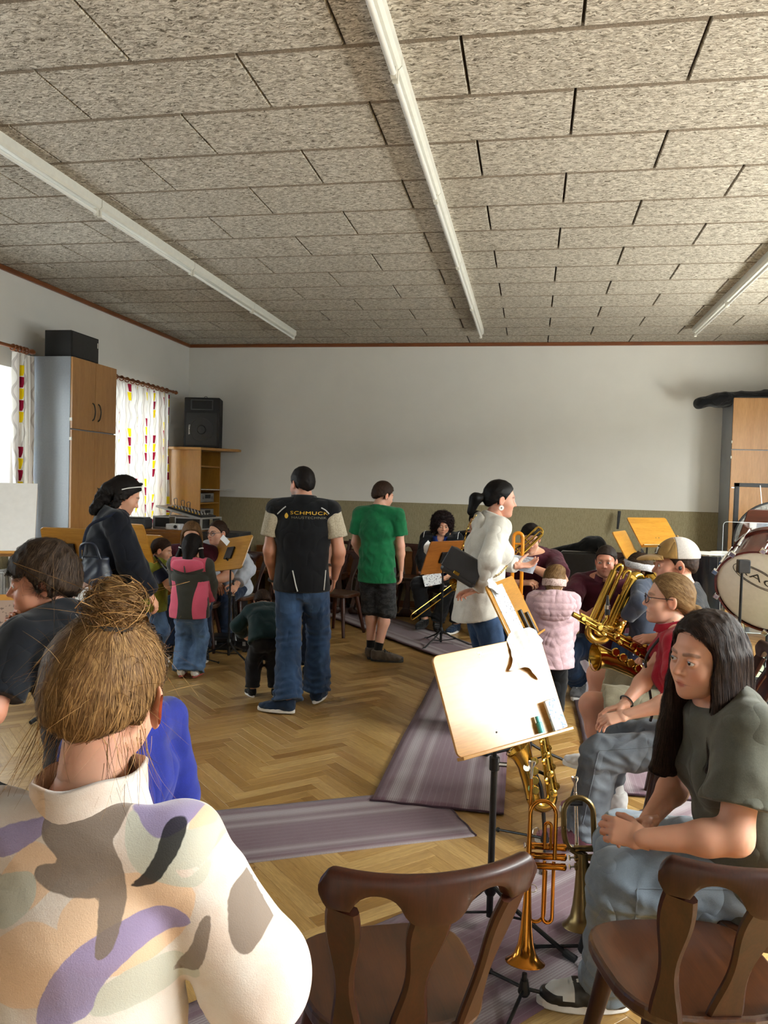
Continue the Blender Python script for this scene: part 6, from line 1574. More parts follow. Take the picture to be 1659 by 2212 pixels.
leg_seam(p, 'L', (-1, 0, 0.45), M_DENIM_L)
def m_sneaker():
    t = NT('sneaker_black_white'); sp_ = t.new('ShaderNodeSeparateXYZ'); t.link(t.coord(), sp_.inputs[0]); y, z = sp_.outputs[1], sp_.outputs[2]
    band = t.math('LESS_THAN', z, t.math('ADD', 0.040, t.math('MULTIPLY', t.math('GREATER_THAN', y, 0.13), 0.012)))
    mid = t.math('MULTIPLY', t.math('GREATER_THAN', y, 0.045), t.math('LESS_THAN', y, 0.095)); heel = t.math('LESS_THAN', y, -0.02); blk = t.math('MAXIMUM', t.math('MAXIMUM', t.math('MULTIPLY', band, t.math('GREATER_THAN', y, 0.04)), mid), heel)
    t.set(col=t.mix(blk, (0.62, 0.62, 0.60), (0.012, 0.012, 0.013)), rough=0.45); return t.m
p.shoes(m_sneaker(), M_SOLEW, M_LACEW, size=0.272)
PW_ = (-0.02)
def flong(P):
    d = cap_field(0.012, nape=-0.12, ears=False, front=0.088)(P)
    d = smin(d, f_ecap(P, (0, -0.075, 0.0), (0.0, -0.10, -0.30), (1, 0, 0), 0.082, 0.05, 0.10, 0.035), 0.03)
    d = smin(d, f_ecap(P, (-0.078, -0.01, 0.01), (-0.098, 0.01, -0.30), (0, 1, 0.0), 0.052, 0.022, 0.075, 0.022), 0.02)
    d = smin(d, f_ecap(P, (0.078, -0.01, 0.01), (0.085, 0.055, -0.36), (0, 1, 0.0), 0.050, 0.020, 0.062, 0.026), 0.02)
    d = smax(d, -f_ell(P, (0.0, 0.112, -0.022), (0.066, 0.095, 0.110)), 0.008)
    return d+waves(P, 0.0025, 0.03, 3, (1.6, 1.6, 0.3))
part = lambda P: np.where((P[:, 2] > 0.085)[:, None], np.stack([np.where(P[:, 0] > -0.004, 1.0, -1.0)*0.6, P[:, 1]*1.0-0.02, -0.3+P[:, 2]*0], 1), np.stack([P[:, 0]*0.6, P[:, 1]*0.2+0.004, P[:, 2]*0-0.35], 1))
p.hair(flong, H_LONG, lo=(-0.20, -0.19, -0.42), hi=(0.17, 0.15, 0.16), flow=part, n=6000, steps=14, step=0.013, width=0.0014, lift=0.003, h=0.0038)
# print on the back of the T-shirt shoulder
tb = BVHTree.FromObject([o for o in p.root.children if o.name.startswith('shirt')][0], bpy.context.evaluated_depsgraph_get())
def on_shoulder(c):
    h = tb.ray_cast(Vector((c.x, c.y, c.z))-Vector(p.Fy)*1.0, Vector(p.Fy)); return tuple(h[0]-Vector(p.Fy)*0.003) if h[0] is not None else tuple(c)
MT = Matrix.Translation(Vector(p.upc-p.d2*0.06-p.Fy*0.13)) @ Matrix((Vector(p.Lx), Vector(p.d2), Vector(-p.Fy))).transposed().to_4x4()
def flat_mark(nm, polys, mat, lift):
    v = []; f = []
    for pl in polys:
        b_ = len(v); v += [tuple(Vector(on_shoulder(MT @ Vector((x, y, 0))))-Vector(p.Fy)*lift) for x, y in pl]; f.append(tuple(range(b_, len(v))))
    return mesh_from(nm, v, f, mat, p.root)
gx = np.linspace(-0.10, 0.10, 9)
flat_mark('shirt_print', [[(gx[i], -0.022), (gx[i+1], -0.022), (gx[i+1]+0.008, 0.022), (gx[i]+0.008, 0.022)] for i in range(8)], plain('print_white', hexc('C4CCD0'), 0.8), 0.001)
flat_mark('print_stroke', [[(x, -0.014), (x+0.006, -0.014), (x+0.011, 0.014), (x+0.005, 0.014)] for x in (-0.08, -0.055, -0.02, 0.01, 0.045, 0.07)], plain('print_grey', hexc('6E7A8A'), 0.8), 0.002)
OLV = p

# ---------- foreground girl with the messy bun
loc = (-0.632, 1.02); rz = rad(4)
p = Person('girl with a messy blond bun in a pale patterned fleece, from behind, largest figure', loc, rz, 1.36, hd=0.222, child=0.45, det=2, build=1.0, neck=0.050, ears=0.011, head=(2, 4, 3), skin=hexc('D09A80'), lean=2, bend=4, shoulder=0.104,
    R=dict(w=(0.185, 0.20, 0.76), e=(1, -0.6, -0.4), palm=(-1, 0, 0)), L=dict(w=(-0.185, 0.20, 0.76), e=(-1, -0.6, -0.4), palm=(1, 0, 0)))
FL = dict(cream=hexc('CFC5BC'), peach=hexc('D3B294'), mint=hexc('B4B3A6'), lav=hexc('8C7FA4'), taupe=hexc('77695E'), blk=hexc('0C0A10'))
YP = 0.895
def c2(px, py): q = W2L(loc, rz, at(px, py, Y=YP)); return (q[0], q[2])
def blob(pts, n=6): return np.array([c2(*q) for q in crom([(a, b, 0) for a, b in pts], n, True)[:, :2]])
def poly_sd(poly, X, Z):
    d = np.full(len(X), 1e9); ins = np.zeros(len(X), bool); n = len(poly)
    for i in range(n):
        a, b = poly[i], poly[(i+1) % n]; e = b-a; wx, wz = X-a[0], Z-a[1]; t = np.clip((wx*e[0]+wz*e[1])/(e@e+1e-12), 0, 1)
        d = np.minimum(d, np.hypot(wx-e[0]*t, wz-e[1]*t)); c = ((a[1] > Z) != (b[1] > Z)) & (X < (b[0]-a[0])*(Z-a[1])/(b[1]-a[1]+1e-12)+a[0]); ins ^= c
    return np.where(ins, -d, d)
LAY = dict(
    peach=[[(100, 2000), (230, 1950), (350, 2010), (330, 2110), (240, 2160), (140, 2120)], [(0, 2030), (70, 2020), (130, 2080), (110, 2180), (0, 2190), (-80, 2120)], [(330, 1840), (385, 1830), (390, 1930), (345, 1940)], [(0, 1870), (60, 1890), (80, 1940), (20, 2000), (-60, 1960)], [(400, 1800), (440, 1790), (450, 1900), (410, 1930)], [(520, 2000), (570, 2060), (560, 2130), (530, 2080)]],
    mint=[[(200, 1830), (280, 1870), (330, 1980), (380, 1960), (360, 2010), (250, 1960), (210, 1900)], [(-60, 1940), (20, 1930), (35, 1990), (-20, 2030), (-80, 2010)], [(180, 2180), (260, 2150), (340, 2180), (350, 2240), (180, 2240)], [(455, 1930), (490, 1970), (480, 2050), (450, 2010)], [(300, 1880), (380, 1900), (370, 1960), (310, 1950)]],
    lav=[[(180, 1790), (300, 1770), (340, 1820), (330, 1870), (270, 1885), (215, 1840)], [(-90, 1850), (30, 1815), (60, 1800), (20, 1860), (-60, 1900)], [(80, 2160), (140, 2080), (230, 2045), (300, 2045), (348, 2092), (260, 2112), (190, 2170), (160, 2230), (70, 2230)], [(455, 1850), (490, 1825), (520, 1920), (480, 1950), (455, 1900)]],
    taupe=[[(25, 1850), (50, 1795), (180, 1785), (190, 1850), (180, 1880), (205, 1930), (208, 1985), (150, 1990), (80, 1970), (28, 1940), (30, 1915), (70, 1908)], [(165, 1960), (210, 1960), (215, 2040), (205, 2100), (178, 2105), (172, 2040)], [(425, 2040), (470, 2022), (505, 2040), (500, 2110), (515, 2140), (475, 2195), (440, 2170), (425, 2110)], [(370, 2090), (390, 2085), (385, 2150), (360, 2212), (300, 2212), (345, 2150)]],
    blk=[[(283, 1860), (305, 1855), (326, 1868), (325, 1905), (305, 1945), (275, 1980), (222, 1983), (255, 1950), (275, 1910)]])
def pat_fleece(V):
    out = {}
    for nm, bl in LAY.items():
        d = np.full(len(V), 1e9)
        for b_ in bl: d = np.minimum(d, poly_sd(blob(b_), V[:, 0], V[:, 2]))
        rs = 0.0008*np.sin(V[:, 0]*210+9*np.sin(V[:, 2]*40))*np.sin(V[:, 2]*190+V[:, 0]*70)
        d = np.where(V[:, 1] > 0.05, 0.02+0.03*np.sin(V[:, 0]*23+len(nm))*np.sin(V[:, 2]*19+len(nm)*2), d)
        out[nm] = d+rs
    return out
def m_fleece():
    t = NT('patterned_fleece'); c = None; fine = t.noise(t.coord(), 420, 2, 0.7); big = t.noise(t.coord(), 14, 3)
    c = t.mix(t.ramp(big, [(0.4, (0, 0, 0)), (0.6, (1, 1, 1))]), FL['cream'], hexc('C9B8AC'))
    for nm in ('peach', 'mint', 'lav', 'taupe', 'blk'):
        a = t.new('ShaderNodeAttribute'); a.attribute_name = nm
        f = t.ramp(t.math('ADD', t.math('MULTIPLY', a.outputs['Fac'], 60.0), 0.5), [(0.45, (1, 1, 1)), (0.55, (0, 0, 0))]); c = t.mix(t.math('MULTIPLY', f, 0.93), c, FL[nm])
    t.set(col=c, rough=0.95, sheen=0.3, spec=0.1); t.bump(fine, 0.25, 0.003); return t.m
M_FLEECE = m_fleece()
p.body(); p.shirt(M_FLEECE, 1.93, hem=0.12, off=0.027, flare=0.03, slack=0.034, wr=(0.005, 0.16), neck=0.006, name='fleece', attrs=pat_fleece, h=0.0055)
# stand-up collar
cv = []; cf = []; n = 48; r = p.neckp()[0][3]+0.020
rows = [(1.34, -0.020), (1.16, 0.015), (1.13, 0.05), (1.14, 0.064), (1.08, 0.068), (1.03, 0.05), (1.02, 0.0)]
for (q, z) in rows:
    for i in range(n):
        a = 2*math.pi*i/n; up = 0.010*math.cos(a)
        cv.append(p.neckb+V3(r*q*math.cos(a), 0.006+r*q*1.04*math.sin(a), z-0.008+up*(z > 0.01)+0.003*math.sin(5*a)))
for j in range(len(rows)-1):
    for i in range(n): cf.append((j*n+i, j*n+(i+1) % n, (j+1)*n+(i+1) % n, (j+1)*n+i))
cv = np.array(cv); o = mesh_from('stand_collar', cv, cf, M_FLEECE, p.root, True, dict(peach=(cv[:, 0]+0.02+0.1*(cv[:, 2]-p.neckb[2]))*0.5, mint=np.full(len(cv), 0.1), lav=np.full(len(cv), 0.1), taupe=np.full(len(cv), 0.1), blk=np.full(len(cv), 0.1)))
# raglan seams
sm = p.last
p.trousers(M_DENIM_K); p.shoes(M_SHOEW, M_SOLEW)
BUN = np.array([0.018, -0.050, 0.122])
def fbun(P):
    d = cap_field(0.012, nape=-0.056, front=0.09)(P); d = smin(d, f_cap(P, (0.010, -0.042, 0.100), tuple(BUN), 0.045, 0.026), 0.02)
    b = f_ell(P, (0.022, -0.052, 0.148), (0.038, 0.034, 0.034)); b = b+waves(P, 0.010, 0.03, 11); return smin(d, b, 0.010)
rs = np.random.RandomState(5)
# fly-away hairs
nf = 420; th = rs.uniform(0, 2*math.pi, nf); ph = np.arccos(rs.uniform(-0.55, 0.95, nf)); st = np.stack([0.085*np.sin(ph)*np.cos(th), -0.02+0.10*np.sin(ph)*np.sin(th), 0.04+0.095*np.cos(ph)], 1); st = st[st[:, 1] < 0.06]; nf = len(st)
dr = (st-np.array([0, -0.01, 0.03])); dr /= np.linalg.norm(dr, axis=1)[:, None]; tg = (BUN-st); tg /= np.linalg.norm(tg, axis=1)[:, None]
kk = 9; tt = np.linspace(0, 1, kk); L_ = rs.uniform(0.03, 0.10, nf); cu = rs.randn(nf, 3)*0.5
fp = st[:, None]+(tg[:, None]*0.5+dr[:, None]*0.30+cu[:, None]*0.4)*(L_[:, None]*tt)[..., None]+cu[:, None]*(L_[:, None]*tt**2)[..., None]*0.9+np.array([0, 0, -1])*(L_[:, None]*tt**2)[..., None]*0.6
fly = free_strands(fp, rs.uniform(0.0005, 0.0011, nf), rs)
# wisps in the nape and beside the ears
nw = 150; sx = np.where(rs.rand(nw) > 0.5, 1, -1); st = np.stack([sx*rs.uniform(0.02, 0.085, nw), rs.uniform(-0.085, 0.0, nw), rs.uniform(-0.07, -0.02, nw)], 1)
fp = st[:, None]+np.stack([sx*rs.uniform(0.05, 0.45, nw), rs.randn(nw)*0.25-0.1, -np.ones(nw)], 1)[:, None]*(rs.uniform(0.05, 0.14, nw)[:, None]*tt)[..., None]+rs.randn(nw, 1, 3)*0.02*(tt**2)[None, :, None]
wsp = free_strands(fp, rs.uniform(0.0006, 0.0013, nw), rs)
# loose bun loops
nb_ = 700; a0 = rs.uniform(0, 6.28, nb_); ax = rs.randn(nb_, 3)*0.5+np.array([0, 0.2, 1]); ax /= np.linalg.norm(ax, axis=1)[:, None]; e1 = np.cross(ax, [0.3, 1, 0.2]); e1 /= np.linalg.norm(e1, axis=1)[:, None]; e2 = np.cross(ax, e1)
rr = rs.uniform(0.024, 0.044, nb_); sw = rs.uniform(1.5, 4.0, nb_); ang = a0[:, None]+sw[:, None]*tt
cen = np.array([0.022, -0.052, 0.146])+rs.randn(nb_, 3)*0.008
fp = cen[:, None]+e1[:, None]*(rr[:, None]*np.cos(ang))[..., None]+e2[:, None]*(rr[:, None]*np.sin(ang))[..., None]
bun = free_strands(fp, rs.uniform(0.0008, 0.0018, nb_), rs)
H_BUN = m_hair('bun_blond', '644628', 'CDA268', 0.38)
p.hair(fbun, H_BUN, lo=(-0.13, -0.16, -0.11), hi=(0.13, 0.13, 0.23), flow=lambda P: np.where((P[:, 2] > 0.13)[:, None], np.stack([-(P[:, 1]+0.052), P[:, 0]-0.022, 0.3*np.sin(P[:, 0]*90)*0.05], 1), BUN-P), n=9500, steps=11, step=0.011, width=0.0012, lift=0.003, more=[fly, wsp, bun], h=0.0036)
ring_part(p, 'hair_tie', M_BLKPL, p.hd2l((0.019, -0.051, 0.120)), p.Rh@V3(0.1, -0.1, 1), 0.029, 0.006)

# ---------- boy in profile on the left
loc = (-1.33, 2.25); rz = rad(70)
p = Person('boy with brown hair in profile, dark T-shirt, hand on his chin', loc, rz, 1.45, hd=0.222, child=0.4, det=2, head=(50, 6, 0), brow=BROWD, skin=hexc('C4886C'), lean=14, bend=22, shoulder=0.098,
    R=dict(w=W2L(loc, rz, PX(40, 1385, 2.28)), e=(0.6, 0.5, -1), dir=dirL(rz, (-0.25, -0.1, 1)), palm=dirL(rz, (0.75, -0.45, 0.2)), curl=[0.75, 0.8, 0.85, 0.9], thumb=0.3), L=dict(w=W2L(loc, rz, PX(-60, 1440, 2.15)), e=(-0.6, -0.4, -1), palm=(1, 0, 0), curl=0.8))
M_DKTEE = cloth('dark_tee', '10131A', col2='0A0C11')
p.body(); p.shirt(M_DKTEE, 0.80, hem=0.10, off=0.018, slack=0.022, wr=(0.005, 0.10), h=0.007); p.trousers(M_DENIM_G, to=0.05, name='shorts', off=0.02, flare=0.02); p.socks(M_SHOEW, 0.8); p.shoes(M_SHOEK, M_SOLEW)
def fboy(P):
    d = cap_field(0.017, nape=-0.058, front=0.048, top=0.008, temple=0.010, rough=0.004)(P); return smin(d, f_ell(P, (0.0, -0.02, 0.125), (0.05, 0.05, 0.018)), 0.02)
p.hair(fboy, m_hair('boy_brown', '2B1F18', '77604A'), flow=lambda P: np.stack([P[:, 0]*1.2+0.01, P[:, 1]*0.5+0.05, P[:, 2]-0.16], 1), n=6500, steps=8, step=0.010, width=0.0014, lift=0.004, h=0.004)

# ---------- boy in blue jacket behind the bun girl
loc = tuple(at(280, 1390, Y=1.72)[:2]); rz = rad(78)
p = Person('child with tousled brown hair in a bright blue jacket, half hidden by the bun girl', loc, rz, 1.27, hd=0.21, child=0.7, build=0.86, det=1, head=(6, 4, 0), skin=hexc('C4886C'), R=dict(w=(0.14, 0.14, 0.70), e=(0.4, -1, 0)), L=dict(w=(-0.14, 0.14, 0.70), e=(-0.4, -1, 0)))
M_BLUEJ = cloth('blue_jacket', '1E2A86', col2='15206A')
p.body(); p.shirt(M_BLUEJ, 1.93, hem=0.10, off=0.020, flare=0.012, slack=0.012, wr=(0.006, 0.13), name='jacket'); p.trousers(M_DENIM_K); p.shoes(M_SHOEK, M_SOLEW)
p.hair(cap_field(0.016, nape=-0.06, top=0.004, rough=0.006), m_hair('tousled', '3A281A', '957250'), flow=lambda P: np.stack([P[:, 0]*1+0.02*np.sin(P[:, 2]*90), P[:, 1]*0.3-0.02, P[:, 2]-0.13], 1), n=900, steps=8, lift=0.006, wig=0.25)
# ================================================================ CHAIRS
M_CHAIR = wood('chair_dark_oak', '240D06', '3C1A0C', 0.42, 'Z', 1.2, coat=0.12, spec=0.3)
M_SEAT = wood('chair_seat_oak', '2E170A', '4A2812', 0.32, 'Y', 1.2, coat=0.35)
def slat_geo(path, wid, th, up):
    """flat wavy slat: path points, half widths, thickness, lateral axis"""
    v = []; f = []; P = np.asarray(path); n = len(P); T = np.gradient(P, axis=0); L = nrm(up)
    for i in range(n):
        t = nrm(T[i]); l = nrm(L-t*(L@t)); d = np.cross(t, l); w = wid[i]; e = th*0.35
        for (a, b) in ((-w+e, -th/2), (w-e, -th/2), (w, -th/2+e), (w, th/2-e), (w-e, th/2), (-w+e, th/2), (-w, th/2-e), (-w, -th/2+e)): v.append(P[i]+l*a+d*b)
    for i in range(n-1):
        for k in range(8): f.append((i*8+k, i*8+(k+1) % 8, (i+1)*8+(k+1) % 8, (i+1)*8+k))
    f += [tuple(range(7, -1, -1)), tuple((n-1)*8+k for k in range(8))]; return v, f
def make_chair():
    r = empty('wooden_chair')
    out = []
    for i in range(36):
        a = 2*math.pi*i/36; s, c = math.sin(a), math.cos(a); q = 0.62
        x = 0.215*np.sign(c)*abs(c)**q*(1+0.10*s); y = 0.205*np.sign(s)*abs(s)**q; out.append((x, y))
    MB().prism(out, 0.418, 0.455, bev=0.009).build('seat', M_SEAT, r)
    for sx in (-1, 1):
        for sy in (-1, 1):
            a = V3(sx*0.135, sy*0.13, 0.425); b = V3(sx*0.205, sy*0.205, 0.0); pts = [a+(b-a)*t for t in (0, 0.08, 0.3, 0.7, 0.97, 1)]
            MB().tube(pts, [0.026, 0.027, 0.024, 0.019, 0.016, 0.015], 12).build('leg', M_CHAIR, r)
    # crest rail: arc in plan, scalloped below
    R_ = 0.315; n = 48; v = []; f = []
    def arc(u, z): a = u*0.74; lean = -0.13*(z-0.45)*1.0; return (R_*math.sin(a), -0.175-R_*math.cos(a)*0.62+R_*0.62*0.74-0.085+lean, z)
    for i in range(n+1):
        u = -1+2*i/n; x = abs(u); top = 0.875+0.012*x**2-0.02*max(0, x-0.9)/0.1*max(0, x-0.9)/0.1
        low = 0.792+0.012*x
        g = abs(x-0.48)/0.21
        if g < 1: low += 0.040*math.sqrt(1-g*g)
        if x < 0.25: low -= 0.022*(1-(x/0.25)**4)
        if x > 0.93: low += (x-0.93)/0.07*0.025
        th = 0.019; c0 = arc(u, 0.84); a = u*0.74; nx, ny = math.sin(a), -math.cos(a)
        for (dz, dn) in ((low, -th*0.8), (low, th*0.8), (low+0.012, th), (top-0.016, th), (top-0.004, th*0.6), (top, 0), (top-0.004, -th*0.6), (top-0.016, -th), (low+0.012, -th)):
            p_ = arc(u, dz); v.append((p_[0]+nx*dn, p_[1]+ny*dn, dz))
    m = 9
    for i in range(n):
        for k in range(m): f.append((i*m+k, i*m+(k+1) % m, (i+1)*m+(k+1) % m, (i+1)*m+k))
    f += [tuple(range(m-1, -1, -1)), tuple(n*m+k for k in range(m))]
    MB().add(v, f, True).build('crest_rail', M_CHAIR, r, angle=0.9)
    for u in (-0.80, 0.0, 0.80):
        pts = []; w = []
        for t in np.linspace(0, 1, 15):
            q = arc(u, 0.80-0.35*t); bx = 0.135*np.sign(u) if u else 0.0; b = V3(bx, -0.185, 0.445); pts.append(V3(*q)*(1-t)+V3(b[0], b[1], q[2])*t if t > 0 else V3(*q))
            w.append((0.037 if u else 0.043)*(0.80+0.22*math.sin(2.2*math.pi*t+0.5)))
        a = u*0.74; g = slat_geo(pts, w, 0.021, (math.cos(a), math.sin(a), 0)); MB().add(*g, True).build('back_slat', M_CHAIR, r, angle=0.7)
    return r
chair0 = make_chair(); _first = [True]
def chair(x, y, rz, label, group=None, z=0.0, flip=False):
    if _first[0]: o = chair0; _first[0] = False
    else: o = copy_tree(chair0)
    o.location = (x, y, z); o.rotation_euler = (math.pi if flip else 0, 0, rz); tag(o, label, 'chair', group or 'dark wooden farmhouse chairs'); return o
chair(-0.297, 1.82, rad(23), 'empty dark chair with curved crest rail in front of the trumpet, seen from behind')
chair(0.42, 2.02, rad(14), 'empty dark chair cut by the right edge in front of the seated long haired girl')
chair(0.72, 2.40, rad(100), 'dark chair the long haired girl in the grey olive shirt sits on')
chair(0.74, 3.63, rad(80), 'dark chair under the girl in the red polo shirt')
chair(0.84, 4.15, rad(82), 'dark chair under the man with the baseball cap')
chair(-2.02, 8.25, rad(160), 'dark chair standing alone between the man in the vest and the green shirt boy')
chair(-1.00, 9.10, rad(176), 'dark chair under the woman with curly hair')
chair(-0.60, 9.14, rad(172), 'dark chair under the hidden trombone player beside the curly woman')
chair(-2.98, 7.64, rad(170), 'dark chair under the young woman in the white hoodie')
chair(-3.12, 7.04, rad(192), 'dark chair under the teacher in maroon')
chair(0.03, 6.97, rad(172), 'dark chair under the player with the orange trombone')
chair(0.53, 8.95, rad(176), 'dark chair carrying the black instrument case')
sp = [(-3.05, 'first'), (-2.50, 'second'), (-1.95, 'third'), (-1.45, 'fourth'), (0.0, 'fifth'), (1.1, 'sixth')]
for x, w in sp:
    chair(x, 9.72, rad(180), 'upright dark chair, %s in the back wall row, carrying an upturned chair' % w)
    chair(x, 9.70, rad(180), 'upturned dark chair with legs up on the %s chair of the back wall row' % w, z=0.912, flip=True)
M_BENCHW = wood('bench_wood', '5A3212', '7A4A20', 0.4, 'X', 0.8)
r = empty('wall_bench', (-3.7, 9.98, 0)); tag(r, 'brown wooden bench with high back along the back wall', 'bench')
MB().box((0, 0, 0.40), (5.6, 0.28, 0.44), bev=0.006).build('seat', M_BENCHW, r)
MB().box((0, 0.275, 0.44), (5.6, 0.31, 0.76), bev=0.006).build('backrest', M_BENCHW, r)
for x in (0.1, 1.9, 3.7, 5.45): MB().box((x, 0.02, 0.0), (x+0.04, 0.27, 0.40), bev=0.004).build('leg', M_BENCHW, r)

# ================================================================ MUSIC STANDS
M_STB = wood('stand_board', 'A8701E', 'C08A34', 0.28, 'X', 1.0, coat=0.6); M_STB2 = wood('stand_board_brown', '7A4414', '935620', 0.3, 'X', 1.0, coat=0.5); M_STB3 = wood('stand_board_pale', 'B8803A', 'C99650', 0.16, 'X', 1.0, coat=0.42, spec=0.4); M_STEELK = plain('stand_black_steel', (0.012, 0.012, 0.013), 0.35, 0.3, var=0.2); M_RUB = plain('rubber_black', (0.015, 0.015, 0.016), 0.8)
M_STB3.node_tree.nodes['Principled BSDF'].inputs['Coat Roughness'].default_value = 0.30; M_STB3.node_tree.nodes['Principled BSDF'].inputs['Roughness'].default_value = 0.30
M_CHROME = plain('chrome', (0.75, 0.75, 0.76), 0.12, 1.0, var=0.02)
def rrect(w, h, r, n=6):
    pts = []
    for cx, cy, a0 in ((w/2-r, h/2-r, 0), (-w/2+r, h/2-r, 90), (-w/2+r, -h/2+r, 180), (w/2-r, -h/2+r, 270)):
        for i in range(n+1): a = rad(a0+90*i/n); pts.append((cx+r*math.cos(a), cy+r*math.sin(a)))
    return pts
def music_stand(label, base, c, ax, ay, mat, w=0.5, h=0.37, leg_rot=0.3, leg_r=0.30, low=0.55, lip=True):
    """base (x,y); board centre c, board axes ax (across), ay (up); normal towards the reader"""
    root = empty('music_stand', (base[0], base[1], 0)); tag(root, label, 'music stand', 'music stands with wooden boards')
    ax = nrm(ax); ay = nrm(np.asarray(ay)-ax*(np.asarray(ay)@ax)); n = np.cross(ax, ay); c = np.asarray(c, float)-V3(base[0], base[1], 0)
    M = Matrix((Vector(ax), Vector(ay), Vector(n))).transposed().to_4x4(); M.translation = Vector(c)
    b = empty('dummy'); bpy.data.objects.remove(b)
    bd = MB().prism(rrect(w, h, 0.025), -0.006, 0.006, bev=0.002).build('board', mat, root); bd.matrix_local = M
    if lip:
        MB().box((-w/2, -h/2-0.008, -0.006), (w/2, -h/2+0.004, 0.042), bev=0.002).build('lip', mat, bd)
    for sx in (-0.02, 0.02): MB().lathe([(0.006, 0), (0.005, 0.002), (0, 0.002)], 10, Matrix.Translation((sx, -h*0.22, 0.006))).build('screw', M_CHROME, bd)
    back = c-n*0.035-ay*h*0.18; top = V3(0, 0, back[2]-0.03) if abs(back[0])+abs(back[1]) < 0.5 else back
    MB().tube([V3(0, 0, 0.04), V3(0, 0, low)], 0.0125, 12).build('pole', M_STEELK, root)
    MB().tube([V3(0, 0, low-0.02), V3(0, 0, top[2]-0.02), V3(top[0]*0.6+back[0]*0.4, top[1]*0.6+back[1]*0.4, top[2]), back], 0.008, 10).build('upper_pole', M_STEELK, root)
    MB().lathe([(0.014, 0), (0.019, 0.004), (0.019, 0.05), (0.014, 0.055)], 12, Matrix.Translation((0, 0, low-0.035))).build('clamp', M_STEELK, root)
    MB().tube([V3(0.015, 0, low-0.01), V3(0.045, 0, low-0.01)], 0.009, 8).build('clamp_screw', M_CHROME, root)
    MB().box((-0.05, -0.06, -0.024), (0.05, 0.06, -0.006), bev=0.004).build('bracket', M_STEELK, bd)
    MB().lathe([(0.016, 0), (0.022, 0.01), (0.022, 0.06), (0.015, 0.07)], 12, Matrix.Translation((0, 0, 0.12))).build('hub', M_STEELK, root)
    for k in range(3):
        a = leg_rot+k*2*math.pi/3; d = V3(math.cos(a), math.sin(a), 0)
        l = MB().tube([d*0.018+V3(0, 0, 0.155), d*0.10+V3(0, 0, 0.105), d*leg_r+V3(0, 0, 0.014)], 0.0085, 8).build('leg', M_STEELK, root)
        MB().tube([d*(leg_r-0.03)+V3(0, 0, 0.025), d*(leg_r+0.015)+V3(0, 0, 0.013)], 0.0135, 10).build('rubber_foot', M_RUB, l)
        MB().tube([V3(0, 0, 0.055), d*0.16+V3(0, 0, 0.082)], 0.005, 6).build('brace', M_STEELK, l)
    return bd, M, root
def facing(yaw, tilt, roll=0):
    """board axes: faces the reader at angle yaw (0 = towards -Y), tilted back"""
    a, t = rad(yaw), rad(tilt); ax = V3(math.cos(a), math.sin(a), 0); fw = V3(-math.sin(a), math.cos(a), 0); ay = fw*math.sin(t)+V3(0, 0, 1)*math.cos(t)
    if roll: ax, ay = ax*math.cos(rad(roll))+ay*math.sin(rad(roll)), ay*math.cos(rad(roll))-ax*math.sin(rad(roll))
    return ax, ay
def sheet(name, label, cat, M, w, h, mat, wave=0.004, n=10, group=None, parent=None, seed=0, droop=None, thick=0.0006):
    v = []; f = []; rs = random.Random(seed); p1, p2 = rs.uniform(0, 6), rs.uniform(0, 6)
    for s_ in (0, 1):
        for i in range(n+1):
            for j in range(n+1):
                x = -w/2+w*i/n; y = -h/2+h*j/n; z = wave*(math.sin(x*38+p1)+math.cos(y*31+p2+x*17)) if wave else 0
                if wave > 0.0045: z += wave*0.8*abs(math.sin(x*90+y*55+p1))+wave*0.5*abs(math.sin(y*110-x*40+p2)); x += 0.012*math.sin(y*40+p2)*(2*abs(i/n-0.5)); y += 0.014*math.sin(x*45+p1)*(2*abs(j/n-0.5))
                q = Vector((x, y, z-s_*thick))
                if droop: q = Vector(droop(q))
                v.append(tuple(M @ q))
    m = (n+1)**2
    for i in range(n):
        for j in range(n):
            k = i*(n+1)+j; f.append((k, k+n+1, k+n+2, k+1)); f.append((m+k, m+k+1, m+k+n+2, m+k+n+1))
    o = mesh_from(name, v, f, mat, parent, True)
    if label: tag(o, label, cat, group)
    return o
def m_notes(name='sheet_music', paper=(0.78, 0.79, 0.80), sc=1.0, color=(0.08, 0.08, 0.12)):
    t = NT(name); o = t.coord(); sp_ = t.new('ShaderNodeSeparateXYZ'); t.link(o, sp_.inputs[0]); n = t.noise(o, 90*sc, 2); n2 = t.noise(o, 26*sc, 2)
    f = t.math('MULTIPLY', t.math('GREATER_THAN', n, 0.56), t.math('GREATER_THAN', n2, 0.46)); t.set(col=t.mix(t.math('MULTIPLY', f, 0.8), paper, color), rough=0.75); return t.m
M_NOTES = m_notes(); M_TISSUE = plain('tissue', (0.82, 0.82, 0.80), 0.9, var=0.03, bump=0.2)

S1 = music_stand('music stand in front of the trumpets with large pale glossy board', (-0.10, 2.875), (-0.089, 2.949, 0.853), (0.779, 0.619, 0.100), (-0.318, 0.252, 0.914), M_STB3, 0.5, 0.37, leg_rot=rad(-28), leg_r=0.33, low=0.62)
MW = Matrix.Translation((-0.10, 2.875, 0)) @ S1[1]
